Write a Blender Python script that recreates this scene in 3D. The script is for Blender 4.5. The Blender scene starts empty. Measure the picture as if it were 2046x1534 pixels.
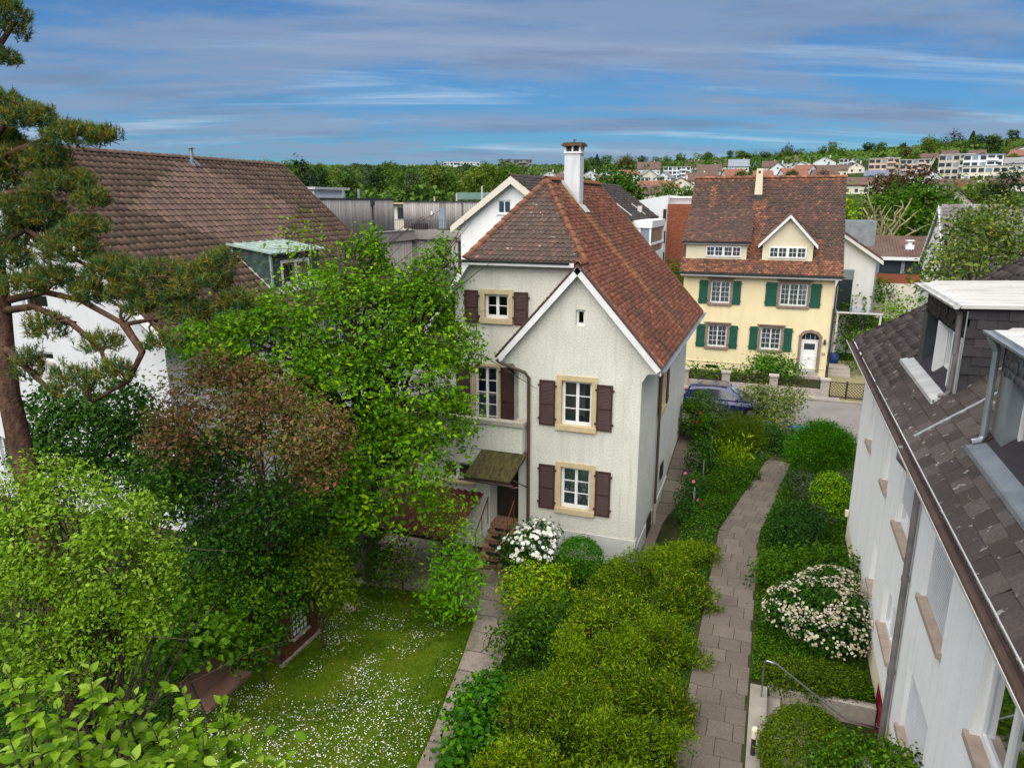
import bpy, math, random
import numpy as np
from mathutils import Vector, Matrix
from mathutils.geometry import tessellate_polygon
random.seed(11)
RNG = np.random.default_rng(11)
S = bpy.context.scene
COL = S.collection
R = math.radians

# ------------------------------------------------------------------ camera, sky, sun, exposure
cam = bpy.data.cameras.new("camera")
cam.sensor_width = 36.0
cam.lens = 25.0
cam.clip_start = 0.1
cam.clip_end = 6000.0
camo = bpy.data.objects.new("camera", cam)
COL.objects.link(camo)
camo.location = (0, 0, 10.6)
camo.rotation_euler = (R(90 - 14.3), 0, R(20.2))
S.camera = camo

SUN_EL, SUN_AZ = R(62), R(187)          # azimuth from +Y towards +X
SUN_DIR = Vector((math.sin(SUN_AZ) * math.cos(SUN_EL), math.cos(SUN_AZ) * math.cos(SUN_EL), math.sin(SUN_EL)))
sun = bpy.data.lights.new("sun", 'SUN')
sun.energy = 3.9
sun.angle = R(95)
sun.color = (1.0, 0.94, 0.84)
suno = bpy.data.objects.new("sun", sun)
COL.objects.link(suno)
suno.rotation_euler = SUN_DIR.to_track_quat('Z', 'Y').to_euler()

world = bpy.data.worlds.new("World")
S.world = world
world.use_nodes = True
nt = world.node_tree
nt.nodes.clear()


def N(t, typ, **kw):
    n = t.nodes.new(typ)
    for k, v in kw.items():
        if k == 'ins':
            for a, b in v.items():
                n.inputs[a].default_value = b
        else:
            setattr(n, k, v)
    return n


def ramp(t, stops, fac=None, interp='LINEAR'):
    r = t.nodes.new('ShaderNodeValToRGB')
    r.color_ramp.interpolation = interp
    e = r.color_ramp.elements
    while len(e) < len(stops):
        e.new(0.5)
    for k, (p, c) in enumerate(stops):
        e[k].position = p
        e[k].color = (c[0], c[1], c[2], 1) if hasattr(c, '__len__') else (c, c, c, 1)
    if fac is not None:
        t.links.new(fac, r.inputs[0])
    return r


def math_n(t, op, a, b=None, clamp=False):
    m = N(t, 'ShaderNodeMath', operation=op, use_clamp=clamp)
    for k, v in enumerate((a, b)):
        if v is None:
            continue
        if isinstance(v, (int, float)):
            m.inputs[k].default_value = v
        else:
            t.links.new(v, m.inputs[k])
    return m.outputs[0]


def mixc(t, fac, a, b, blend='MIX'):
    m = N(t, 'ShaderNodeMix', data_type='RGBA', blend_type=blend)
    for idx, v in ((0, fac), (6, a), (7, b)):
        if isinstance(v, (int, float)):
            m.inputs[idx].default_value = v
        elif isinstance(v, tuple):
            m.inputs[idx].default_value = (v[0], v[1], v[2], 1)
        else:
            t.links.new(v, m.inputs[idx])
    return m.outputs[2]


def build_sky():
    t = nt
    L = t.links.new
    sky = N(t, 'ShaderNodeTexSky', sky_type='NISHITA', sun_disc=False)
    sky.sun_elevation = SUN_EL
    sky.sun_rotation = SUN_AZ
    sky.altitude = 300
    sky.air_density = 1.2
    sky.dust_density = 0.5
    sky.ozone_density = 2.5
    tc = N(t, 'ShaderNodeTexCoord')
    sep = N(t, 'ShaderNodeSeparateXYZ')
    L(tc.outputs['Generated'], sep.inputs[0])
    z = math_n(t, 'MAXIMUM', sep.outputs[2], 0.0)
    zz = math_n(t, 'ADD', z, 0.09)
    u = math_n(t, 'DIVIDE', sep.outputs[0], zz)
    v = math_n(t, 'DIVIDE', sep.outputs[1], zz)
    cv = N(t, 'ShaderNodeCombineXYZ')
    L(u, cv.inputs[0])
    L(v, cv.inputs[1])

    turn = N(t, 'ShaderNodeMapping')       # streaks lie across the wind, level bands as seen from the garden
    turn.inputs['Rotation'].default_value = (0, 0, R(-24))
    L(cv.outputs[0], turn.inputs[0])

    def layer(scale, loc, detail, rough, dist, lo, hi):
        mp = N(t, 'ShaderNodeMapping')
        mp.inputs['Scale'].default_value = scale
        mp.inputs['Location'].default_value = loc
        L(turn.outputs[0], mp.inputs[0])
        n = N(t, 'ShaderNodeTexNoise', ins={'Scale': 1.0, 'Detail': detail, 'Roughness': rough, 'Distortion': dist})
        L(mp.outputs[0], n.inputs['Vector'])
        return ramp(t, [(lo, 0.0), (hi, 1.0)], n.outputs[0], 'EASE').outputs[0]
    grey = layer((0.42, 0.85, 1), (3.1, 1.7, 0), 9, 0.62, 0.3, 0.43, 0.60)
    dark = layer((0.55, 1.25, 1), (8.6, 2.9, 7), 9, 0.62, 0.3, 0.50, 0.68)
    white = layer((0.34, 1.5, 1), (7.3, 4.4, 2), 9, 0.62, 0.5, 0.50, 0.74)
    veil = layer((0.12, 0.2, 1), (1.3, 9.4, 5), 3, 0.5, 0.2, 0.38, 0.7)
    c = mixc(t, 1.0, sky.outputs[0], (0.112, 0.24, 0.38), 'MULTIPLY')
    c = mixc(t, math_n(t, 'MULTIPLY', veil, 0.5), c, (1.05, 1.55, 2.2))
    c = mixc(t, math_n(t, 'MULTIPLY', white, 0.8), c, (2.1, 2.65, 3.2))
    c = mixc(t, math_n(t, 'MULTIPLY', grey, 0.78), c, (1.0, 1.32, 1.92))
    c = mixc(t, math_n(t, 'MULTIPLY', dark, 0.55), c, (0.66, 0.92, 1.46))
    bg = N(t, 'ShaderNodeBackground', ins={'Strength': 0.135})
    L(c, bg.inputs[0])
    out = N(t, 'ShaderNodeOutputWorld')
    L(bg.outputs[0], out.inputs[0])


build_sky()
vs = S.view_settings
vs.view_transform = 'Standard'
vs.look = 'None'
vs.gamma = 1.0
vs.use_curve_mapping = False
vs.exposure = 0.97
S.render.film_transparent = False
S.cycles.max_bounces = 6
S.cycles.diffuse_bounces = 3
S.cycles.glossy_bounces = 2
S.cycles.transmission_bounces = 4
S.cycles.transparent_max_bounces = 12
S.cycles.use_denoising = True
S.cycles.caustics_reflective = False
S.cycles.caustics_refractive = False

# ------------------------------------------------------------------ materials
MATS = {}


def newmat(name):
    m = bpy.data.materials.new(name)
    m.use_nodes = True
    t = m.node_tree
    b = t.nodes['Principled BSDF']
    MATS[name] = m
    return m, t, b


def bump(t, b, h, strength, dist):
    bp = N(t, 'ShaderNodeBump', ins={'Strength': strength, 'Distance': dist})
    t.links.new(h, bp.inputs['Height'])
    t.links.new(bp.outputs[0], b.inputs['Normal'])


def noise(t, scale, detail=4, rough=0.55, vec=None, dist=0.0, stretch=None):
    n = N(t, 'ShaderNodeTexNoise', ins={'Scale': scale, 'Detail': detail, 'Roughness': rough, 'Distortion': dist})
    if vec is None:
        g = N(t, 'ShaderNodeNewGeometry')
        vec = g.outputs['Position']
    if stretch:
        mp = N(t, 'ShaderNodeMapping')
        mp.inputs['Scale'].default_value = stretch
        t.links.new(vec, mp.inputs[0])
        vec = mp.outputs[0]
    t.links.new(vec, n.inputs['Vector'])
    return n.outputs[0]


def plain(name, c1, c2=None, scale=3.0, rough=0.7, spec=0.3, bs=0.0, bscale=30.0, bdist=0.01, metal=0.0, stretch=None, lo=0.3, hi=0.7):
    m, t, b = newmat(name)
    b.inputs['Roughness'].default_value = rough
    b.inputs['Specular IOR Level'].default_value = spec
    b.inputs['Metallic'].default_value = metal
    if c2 is None:
        b.inputs['Base Color'].default_value = (*c1, 1)
    else:
        n = noise(t, scale, 5, 0.6, stretch=stretch)
        t.links.new(ramp(t, [(lo, c1), (hi, c2)], n).outputs[0], b.inputs['Base Color'])
    if bs:
        bump(t, b, noise(t, bscale, 4, 0.6), bs, bdist)
    return m


def tintfac(t):
    """value 0..1 that differs from piece to piece: the mesh attribute plus the object's random number"""
    a = N(t, 'ShaderNodeAttribute', attribute_name='tint')
    o = N(t, 'ShaderNodeObjectInfo')
    return math_n(t, 'FRACT', math_n(t, 'ADD', a.outputs['Fac'], o.outputs['Random']))


def pieces(name, stops, rough=0.8, spec=0.25, dirt=None, dscale=1.2, dlo=0.5, dhi=0.68, bs=0.3, bscale=40, bdist=0.01, damt=0.8, extra=None):
    m, t, b = newmat(name)
    b.inputs['Roughness'].default_value = rough
    b.inputs['Specular IOR Level'].default_value = spec
    c = ramp(t, stops, tintfac(t)).outputs[0]
    if dirt:
        d = ramp(t, [(dlo, 0.0), (dhi, 1.0)], noise(t, dscale, 6, 0.65)).outputs[0]
        c = mixc(t, math_n(t, 'MULTIPLY', d, damt), c, dirt)
    fine = ramp(t, [(0.25, 0.72), (0.75, 1.18)], noise(t, 22, 3, 0.6)).outputs[0]
    c = mixc(t, 1.0, c, fine, 'MULTIPLY')
    if extra:
        c = extra(t, c)
    t.links.new(c, b.inputs['Base Color'])
    bump(t, b, noise(t, bscale, 3, 0.6), bs, bdist)
    return m


def leafmat(name, stops, trans=0.35, rough=0.6, spec=0.12):
    m, t, b = newmat(name)
    c = ramp(t, stops, tintfac(t)).outputs[0]
    b.inputs['Roughness'].default_value = rough
    b.inputs['Specular IOR Level'].default_value = spec
    t.links.new(c, b.inputs['Base Color'])
    tr = N(t, 'ShaderNodeBsdfTranslucent')
    c2 = mixc(t, 1.0, c, (1.2, 1.3, 0.35), 'MULTIPLY')
    t.links.new(c2, tr.inputs[0])
    mx = N(t, 'ShaderNodeMixShader', ins={0: trans})
    t.links.new(b.outputs[0], mx.inputs[1])
    t.links.new(tr.outputs[0], mx.inputs[2])
    t.links.new(mx.outputs[0], t.nodes['Material Output'].inputs[0])
    return m


def glassmat(name, tint=(0.75, 0.8, 0.82), refl=0.5):
    m, t, b = newmat(name)
    t.nodes.remove(b)
    tr = N(t, 'ShaderNodeBsdfTransparent')
    tr.inputs[0].default_value = (*tint, 1)
    gl = N(t, 'ShaderNodeBsdfGlossy', ins={'Roughness': 0.03})
    gl.inputs[0].default_value = (0.9, 0.95, 1, 1)
    fr = N(t, 'ShaderNodeFresnel', ins={'IOR': 1.5})
    f = math_n(t, 'ADD', math_n(t, 'MULTIPLY', fr.outputs[0], 2.6), 0.03, True)
    mx = N(t, 'ShaderNodeMixShader')
    t.links.new(f, mx.inputs[0])
    t.links.new(tr.outputs[0], mx.inputs[1])
    t.links.new(gl.outputs[0], mx.inputs[2])
    t.links.new(mx.outputs[0], t.nodes['Material Output'].inputs[0])
    return m


# ------------------------------------------------------------------ mesh helpers
ORG = {}


def worg(o):
    while o is not None:
        if o.name in ORG:
            return ORG[o.name]
        o = o.parent
    return Vector((0, 0, 0))


class MB:
    def __init__(s):
        s.v = []
        s.f = []
        s.m = []

    def add(s, vs, fs, mi=0):
        k = len(s.v)
        s.v.extend([tuple(map(float, p)) for p in vs])
        for f in fs:
            s.f.append([i + k for i in f])
            s.m.append(mi)
        return s

    def box(s, x0, x1, y0, y1, z0, z1, mi=0):
        x0, x1 = min(x0, x1), max(x0, x1)
        y0, y1 = min(y0, y1), max(y0, y1)
        z0, z1 = min(z0, z1), max(z0, z1)
        vs = [(x, y, z) for z in (z0, z1) for y in (y0, y1) for x in (x0, x1)]
        return s.add(vs, [(0, 2, 3, 1), (4, 5, 7, 6), (0, 1, 5, 4), (2, 6, 7, 3), (0, 4, 6, 2), (1, 3, 7, 5)], mi)

    def fbox(s, F, u0, u1, v0, v1, w0, w1, mi=0):
        k = [F.p(u, v, w) for w in (w0, w1) for v in (v0, v1) for u in (u0, u1)]
        fs = [(0, 2, 3, 1), (4, 5, 7, 6), (0, 1, 5, 4), (2, 6, 7, 3), (0, 4, 6, 2), (1, 3, 7, 5)]
        if F.left:
            fs = [tuple(reversed(f)) for f in fs]
        return s.add(k, fs, mi)

    def prism(s, poly, ext, mi=0):
        """planar 3D polygon extruded by the vector ext"""
        n = len(poly)
        e = Vector(ext)
        a = [Vector(p) for p in poly]
        b = [p + e for p in a]
        nn = Vector((0, 0, 0))
        for i in range(n):
            nn += a[i].cross(a[(i + 1) % n])
        fl = nn.dot(e) > 0
        top = list(range(n))
        fs = [top[::-1] if fl else top, [i + n for i in (top if fl else top[::-1])]]
        for i in range(n):
            j = (i + 1) % n
            q = (i, j, j + n, i + n)
            fs.append(q if fl else q[::-1])
        return s.add(a + b, fs, mi)

    def tube(s, pts, rad, n=8, mi=0, caps=True):
        pts = [Vector(p) for p in pts]
        if not hasattr(rad, '__len__'):
            rad = [rad] * len(pts)
        rings = []
        prev = None
        k = len(s.v)
        for i, p in enumerate(pts):
            d = (pts[min(i + 1, len(pts) - 1)] - pts[max(i - 1, 0)])
            d = d.normalized() if d.length > 1e-9 else Vector((0, 0, 1))
            if prev is None:
                a = d.orthogonal().normalized()
            else:
                a = (prev - d * prev.dot(d))
                a = a.normalized() if a.length > 1e-6 else d.orthogonal().normalized()
            prev = a
            b = d.cross(a)
            for j in range(n):
                t = 2 * math.pi * j / n
                s.v.append(tuple(p + (a * math.cos(t) + b * math.sin(t)) * rad[i]))
        for i in range(len(pts) - 1):
            for j in range(n):
                j2 = (j + 1) % n
                s.f.append([k + i * n + j, k + i * n + j2, k + (i + 1) * n + j2, k + (i + 1) * n + j])
                s.m.append(mi)
        if caps:
            s.f.append([k + j for j in range(n)][::-1])
            s.m.append(mi)
            q = k + (len(pts) - 1) * n
            s.f.append([q + j for j in range(n)])
            s.m.append(mi)
        return s

    def sph(s, c, r, nu=12, nv=8, mi=0, half=False):
        if not hasattr(r, '__len__'):
            r = (r, r, r)
        vs = []
        lo = 0.0 if half else -math.pi / 2
        for i in range(nv + 1):
            ph = lo + (math.pi / 2 - lo) * i / nv
            for j in range(nu):
                th = 2 * math.pi * j / nu
                vs.append((c[0] + r[0] * math.cos(ph) * math.cos(th), c[1] + r[1] * math.cos(ph) * math.sin(th), c[2] + r[2] * math.sin(ph)))
        fs = []
        for i in range(nv):
            for j in range(nu):
                j2 = (j + 1) % nu
                fs.append((i * nu + j, i * nu + j2, (i + 1) * nu + j2, (i + 1) * nu + j))
        return s.add(vs, fs, mi)

    def gutter(s, p0, p1, r=0.07, mi=0, n=6, up=Vector((0, 0, 1))):
        """open half-round trough from p0 to p1"""
        p0, p1 = Vector(p0), Vector(p1)
        d = (p1 - p0).normalized()
        a = d.cross(up).normalized()
        vs = []
        for p in (p0, p1):
            for rr in (r, r * 0.86):
                for j in range(n + 1):
                    t = math.pi * j / n
                    vs.append(p + a * math.cos(t) * rr - up * math.sin(t) * rr)
        m = n + 1
        fs = []
        for j in range(n):
            fs.append((j, 2 * m + j, 2 * m + j + 1, j + 1))
            fs.append((m + j, m + j + 1, 3 * m + j + 1, 3 * m + j))
            fs.append((j, j + 1, m + j + 1, m + j))
            fs.append((2 * m + j, 3 * m + j, 3 * m + j + 1, 2 * m + j + 1))
        fs.append((0, m, 3 * m, 2 * m))
        fs.append((n, 2 * m + n, 3 * m + n, m + n))
        for o in (0, 2 * m):
            fs.append([o + j for j in range(m)])
        return s.add(vs, fs, mi)


class Frame:
    """a vertical facade: u along the wall, v up, w outwards"""
    def __init__(s, O, U):
        s.O = Vector(O)
        s.U = Vector(U).normalized()
        s.V = Vector((0, 0, 1))
        s.W = s.U.cross(s.V)
        s.left = False

    def p(s, u, v, w=0.0):
        return s.O + s.U * u + s.V * v + s.W * w


def finish(name, me, mats, parent, kind, smooth, loc=None):
    o = bpy.data.objects.new(name, me)
    COL.objects.link(o)
    if parent is not None:
        o.parent = parent
    if loc is not None:
        o.location = loc
    if kind:
        o['kind'] = kind
    if smooth:
        me.polygons.foreach_set('use_smooth', [True] * len(me.polygons))
    for m in (mats if isinstance(mats, (list, tuple)) else [mats]):
        me.materials.append(MATS[m] if isinstance(m, str) else m)
    return o


def obj(name, mb, mats, parent=None, kind=None, smooth=False, local=False):
    me = bpy.data.meshes.new(name)
    g = Vector((0, 0, 0)) if (local or parent is None) else worg(parent)
    me.from_pydata([(p[0] - g.x, p[1] - g.y, p[2] - g.z) for p in mb.v], [], mb.f)
    if any(mb.m):
        me.polygons.foreach_set('material_index', mb.m)
    me.update()
    return finish(name, me, mats, parent, kind, smooth)


def single(name, mb, mats, label, cat, base, group=None, kind=None, smooth=False):
    """a top-level thing of one mesh, its origin at its base"""
    me = bpy.data.meshes.new(name)
    g = Vector(base)
    me.from_pydata([(p[0] - g.x, p[1] - g.y, p[2] - g.z) for p in mb.v], [], mb.f)
    if any(mb.m):
        me.polygons.foreach_set('material_index', mb.m)
    me.update()
    o = finish(name, me, mats, None, kind, smooth, g)
    ORG[o.name] = g
    tag(o, label, cat, group)
    return o


def npmesh(name, V, F, tint=None):
    V = np.asarray(V, np.float32)
    F = np.asarray(F, np.int32)
    me = bpy.data.meshes.new(name)
    nf, k = F.shape
    me.vertices.add(len(V))
    me.vertices.foreach_set('co', V.ravel())
    me.loops.add(nf * k)
    me.loops.foreach_set('vertex_index', F.ravel())
    me.polygons.add(nf)
    me.polygons.foreach_set('loop_start', np.arange(0, nf * k, k, dtype=np.int32))
    me.update(calc_edges=True)
    if tint is not None:
        a = me.attributes.new('tint', 'FLOAT', 'FACE')
        a.data.foreach_set('value', np.asarray(tint, np.float32))
    return me


def npobj(name, V, F, mats, parent=None, tint=None, kind=None, smooth=False, local=False, midx=None):
    g = np.array((0, 0, 0) if (local or parent is None) else tuple(worg(parent)))
    me = npmesh(name, np.asarray(V) - g, F, tint)
    if midx is not None:
        me.polygons.foreach_set('material_index', np.asarray(midx, np.int32))
    return finish(name, me, mats, parent, kind, smooth)


def tag(o, label, cat=None, group=None):
    o['label'] = label
    if cat:
        o['category'] = cat
    if group:
        o['group'] = group
    return o


def thing(name, label, cat, loc=(0, 0, 0), group=None, rz=0.0):
    o = bpy.data.objects.new(name, None)
    o.empty_display_size = 0.3
    COL.objects.link(o)
    o.location = loc
    o.rotation_euler = (0, 0, rz)
    ORG[o.name] = Vector(loc)
    return tag(o, label, cat, group)


def structure(name, mb, mats, smooth=False, parent=None):
    o = obj(name, mb, mats, parent, None, smooth)
    if parent is None:
        o['kind'] = 'structure'
    return o


def share(name, me, parent, M=None, loc=None, rot=None, scale=None):
    """another object that shares the mesh me"""
    o = bpy.data.objects.new(name, me)
    COL.objects.link(o)
    o.parent = parent
    if M is not None:
        o.matrix_local = M
    if loc is not None:
        o.location = loc
    if rot is not None:
        o.rotation_euler = rot
    if scale is not None:
        o.scale = scale
    return o


def copy_tree(o, parent=None):
    c = o.copy()
    COL.objects.link(c)
    c.parent = parent
    for ch in o.children:
        copy_tree(ch, c)
    return c


def wall(name, F, outline, holes, mats, parent, depth=0.22):
    """wall skin with real openings; the reveals run back by depth"""
    loops = [[Vector((p[0], p[1], 0)) for p in outline]] + [[Vector((p[0], p[1], 0)) for p in h] for h in holes]
    flat = [p for l in loops for p in l]
    mb = MB()
    tris = tessellate_polygon(loops)
    fs = []
    for t in tris:
        a, b, c = (flat[i] for i in t)
        fs.append(tuple(t) if (b - a).cross(c - a).z > 0 else tuple(reversed(t)))
    mb.add([F.p(p.x, p.y, 0) for p in flat], fs)
    for h in holes:
        n = len(h)
        for i in range(n):
            a, b = h[i], h[(i + 1) % n]
            mb.add([F.p(*a, 0), F.p(*b, 0), F.p(*b, -depth), F.p(*a, -depth)], [(0, 1, 2, 3)])
    return obj(name, mb, mats, parent)


def rect(u0, u1, v0, v1):
    return [(u0, v0), (u1, v0), (u1, v1), (u0, v1)]


def window(F, u0, u1, v0, v1, parent, frame='white_paint', glass='glass', cas=2, rows=3, cols=1, back=0.12, fw=0.05, st=0.045, bar=0.022, curtain=None, surround=None, sw=0.12, sproud=0.03, sill=None, sillw=0.1, lintel=None, name='window', label=None):
    """window = frame mesh; panes, surround, sill and curtain are its sub-parts"""
    mb = MB()
    w0, w1 = -back - 0.05, -back
    mb.fbox(F, u0, u0 + fw, v0, v1, w0, w1)
    mb.fbox(F, u1 - fw, u1, v0, v1, w0, w1)
    mb.fbox(F, u0 + fw, u1 - fw, v0, v0 + fw * 1.5, w0, w1)
    mb.fbox(F, u0 + fw, u1 - fw, v1 - fw, v1, w0, w1)
    iu0, iu1, iv0, iv1 = u0 + fw, u1 - fw, v0 + fw * 1.5, v1 - fw
    cw = (iu1 - iu0) / cas
    panes = []
    for c in range(cas):
        a, b = iu0 + c * cw + 0.002, iu0 + (c + 1) * cw - 0.002
        w0c, w1c = w0 + 0.004, w1 + 0.012
        mb.fbox(F, a, a + st, iv0, iv1, w0c, w1c)
        mb.fbox(F, b - st, b, iv0, iv1, w0c, w1c)
        mb.fbox(F, a + st, b - st, iv0, iv0 + st, w0c, w1c)
        mb.fbox(F, a + st, b - st, iv1 - st, iv1, w0c, w1c)
        pa, pb, pc, pd = a + st, b - st, iv0 + st, iv1 - st
        for r in range(1, rows):
            v = pc + (pd - pc) * r / rows
            mb.fbox(F, pa, pb, v - bar / 2, v + bar / 2, w0c + 0.006, w1c - 0.004)
        for q in range(1, cols):
            u = pa + (pb - pa) * q / cols
            mb.fbox(F, u - bar / 2, u + bar / 2, pc, pd, w0c + 0.008, w1c - 0.002)
        for r in range(rows):
            for q in range(cols):
                panes.append((pa + (pb - pa) * q / cols, pa + (pb - pa) * (q + 1) / cols, pc + (pd - pc) * r / rows, pc + (pd - pc) * (r + 1) / rows))
    o = obj(name, mb, frame, parent)
    if label:
        o['label'] = label
    for (a, b, c, d) in panes:
        e = 0.003
        obj('pane', MB().fbox(F, a + e, b - e, c + e, d - e, w0 + 0.018, w0 + 0.024), glass, o)
    if curtain:
        k = 26
        vs, fs = [], []
        for i in range(k + 1):
            u = u0 + (u1 - u0) * i / k
            w = -back - 0.10 + 0.025 * math.sin(i * 1.9) + 0.015 * math.sin(i * 5.1)
            vs += [F.p(u, v0 + 0.05, w), F.p(u, v1 - 0.02, w)]
        for i in range(k):
            fs.append((2 * i, 2 * i + 2, 2 * i + 3, 2 * i + 1))
        obj('curtain', MB().add(vs, fs), curtain, o)
    if surround:
        m = MB()
        m.fbox(F, u0 - sw, u0 + 0.006, v0, v1 - 0.006, -0.10, sproud)
        m.fbox(F, u1 - 0.006, u1 + sw, v0, v1 - 0.006, -0.10, sproud)
        m.fbox(F, u0 - sw, u1 + sw, v1 - 0.006, v1 + sw, -0.101, sproud + 0.002)
        if lintel:
            m.fbox(F, u0 - sw - 0.1, u1 + sw + 0.1, v1 + sw, v1 + sw + lintel, -0.02, sproud + 0.09)
        obj('surround', m, surround, o)
        obj('sill', MB().fbox(F, u0 - sw - 0.01, u1 + sw + 0.01, v0 - sw, v0 + 0.012, -0.11, sillw), sill or surround, o)
    elif sill:
        obj('sill', MB().fbox(F, u0 - 0.06, u1 + 0.06, v0 - 0.07, v0 + 0.01, -back + 0.004, sillw), sill, o)
    return o


def shutter(F, u0, u1, v0, v1, parent, mat, slats=True, cut=False, tilt=0.0):
    mb = MB()
    fr = 0.055
    w0, w1 = 0.03, 0.07
    mb.fbox(F, u0, u0 + fr, v0, v1, w0, w1)
    mb.fbox(F, u1 - fr, u1, v0, v1, w0, w1)
    vm = v0 + (v1 - v0) * 0.48
    for a, b in ((v0, v0 + 0.07), (vm - 0.035, vm + 0.035), (v1 - 0.07, v1)):
        mb.fbox(F, u0 + fr, u1 - fr, a, b, w0, w1 - 0.002)
    for (a, b) in ((v0 + 0.07, vm - 0.035), (vm + 0.035, v1 - 0.07)):
        if slats:
            n = max(4, int((b - a) / 0.045))
            for i in range(n):
                v = a + (b - a) * i / n
                h = (b - a) / n
                P = [F.p(u0 + fr, v, w1 - 0.006), F.p(u1 - fr, v, w1 - 0.006), F.p(u1 - fr, v + h * 1.15, w0 + 0.004), F.p(u0 + fr, v + h * 1.15, w0 + 0.004)]
                mb.add(P, [(0, 1, 2, 3)])
                mb.add([F.p(u0 + fr, v - 0.008, w1 - 0.006), F.p(u1 - fr, v - 0.008, w1 - 0.006), P[1], P[0]], [(0, 1, 2, 3)])
        else:
            mb.fbox(F, u0 + fr, u1 - fr, a, b, w0 + 0.006, w1 - 0.012)
    if cut:       # small louvred field near the top
        b = v1 - 0.17
        for i in range(4):
            v = b - 0.02 - i * 0.055
            mb.fbox(F, u0 + 0.14, u1 - 0.14, v - 0.038, v, w1 - 0.012, w1 + 0.006)
    for v in (v0 + 0.2, v1 - 0.2):       # hinges
        mb.fbox(F, u1 - 0.02, u1 + 0.05, v, v + 0.05, 0.02, w1 + 0.012)
        mb.fbox(F, u0 - 0.05, u0 + 0.02, v, v + 0.05, 0.02, w1 + 0.012)
    return obj('shutter', mb, mat, parent)


def slab(mb, poly, t, mi=0):
    """roof plane: polygon given anticlockwise from above, thickness t downwards along its normal"""
    a = [Vector(p) for p in poly]
    n = Vector((0, 0, 0))
    for i in range(len(a)):
        n += a[i].cross(a[(i + 1) % len(a)])
    n.normalize()
    if n.z < 0:
        n = -n
    return mb.prism(a, -n * t, mi)


def tile_template(w, L, th, round_end=0.0, wave=0.0, lift=0.02, seg=5):
    """a roof tile in its own axes: x across, y up the slope (0 = lower edge), z off the roof"""
    vs, fs = [], []
    if wave > 0:       # pantile: profiled across, lower edge thick
        xs = np.linspace(-w / 2, w / 2, seg * 2 + 1)
        prof = wave * np.maximum(0, np.cos((xs / w) * 2 * math.pi)) ** 0.8
        k = len(xs)
        for (y, zz) in ((0, lift + th), (L, th * 0.3)):
            for x, p in zip(xs, prof):
                vs.append((x, y, zz + p))
        for x, p in zip(xs, prof):
            vs.append((x, 0.0, 0.0))
        for i in range(k - 1):
            fs.append((i, i + 1, k + i + 1, k + i))
            fs.append((2 * k + i, 2 * k + i + 1, i + 1, i))
        return np.array(vs), fs
    low = []
    n = seg if round_end > 0 else 1
    for i in range(n + 1):
        x = -w / 2 + w * i / n
        y = round_end * (2 * x / w) ** 2
        low.append((x, y))
    k = len(low)
    for (x, y) in low:
        vs.append((x, y, lift + th))
    vs += [(w / 2, L, th * 0.4), (-w / 2, L, th * 0.4)]
    for (x, y) in low:
        vs.append((x, y, 0.0))
    fs.append(tuple(range(k + 2)))
    for i in range(k - 1):
        fs.append((k + 2 + i, k + 2 + i + 1, i + 1, i))
    fs.append((k - 1, 2 * k + 1, k))
    fs.append((k + 2, 0, k + 1))
    return np.array(vs), fs


def lay_tiles(name, roof, mat, tpl, O, u, s, ulen, slen, w, e, inside, keep, jit=0.007, stagger=True, rest=True, tri=True, sorter=None):
    """rows of tiles on the plane O + u*a + s*b; the keep tiles nearest the viewer become parts, the rest one stuff part"""
    O, u, s = Vector(O), Vector(u).normalized(), Vector(s).normalized()
    n = u.cross(s).normalized()
    if n.z < 0:
        n = -n
    B = np.array([u, s, n]).T
    pos = []
    r = 0
    while r * e < slen:
        off = (0.5 * w if (stagger and r % 2) else 0.0)
        c = 0
        while c * w + off - w < ulen:
            a, b = c * w + off, r * e
            if inside(a, b):
                pos.append((a, b))
            c += 1
        r += 1
    pos = np.array(pos)
    P = np.array(O)[None] + pos[:, :1] * np.array(u)[None] + pos[:, 1:2] * np.array(s)[None]
    P += np.array(n)[None] * 0.004
    d = np.linalg.norm(P - np.array((0, 0, 10.6)), axis=1)
    if sorter is not None:
        d = sorter(P)
    order = np.argsort(d)
    g = np.array(worg(roof))
    tv, tf = tpl
    kk = order[:keep]
    if len(kk):
        me = bpy.data.meshes.new(name)
        me.from_pydata([tuple(p) for p in tv], [], [list(f) for f in tf])
        me.materials.append(MATS[mat])
        for i in kk:
            Rm = Matrix(((B[0, 0], B[0, 1], B[0, 2], 0), (B[1, 0], B[1, 1], B[1, 2], 0), (B[2, 0], B[2, 1], B[2, 2], 0), (0, 0, 0, 1)))
            j = Matrix.Rotation(random.gauss(0, 0.02), 4, 'Z') @ Matrix.Rotation(random.gauss(0, 0.018), 4, 'X')
            q = P[i] - g
            share(name, me, roof, Matrix.Translation((q[0], q[1], q[2])) @ Rm @ j)
    rr = order[keep:]
    if rest and len(rr):
        tris = []
        for f in tf:
            for i in range(1, len(f) - 1):
                tris.append((f[0], f[i], f[i + 1]))
        tris = np.array(tris)
        nr = len(rr)
        T = np.repeat(tv[None], nr, 0)
        ang = RNG.normal(0, 0.02, nr)
        ca, sa = np.cos(ang)[:, None], np.sin(ang)[:, None]
        X = T[:, :, 0] * ca - T[:, :, 1] * sa
        Yy = T[:, :, 0] * sa + T[:, :, 1] * ca
        Zz = T[:, :, 2] + RNG.normal(0, jit, nr)[:, None]
        loc = np.stack([X, Yy, Zz], 2) @ B.T
        V = (loc + P[rr][:, None, :]).reshape(-1, 3)
        F = (tris[None] + (np.arange(nr) * len(tv))[:, None, None]).reshape(-1, 3)
        tint = np.repeat(RNG.random(nr), len(tris))
        npobj(name + 's', V, F, mat, roof, tint, 'stuff')


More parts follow.
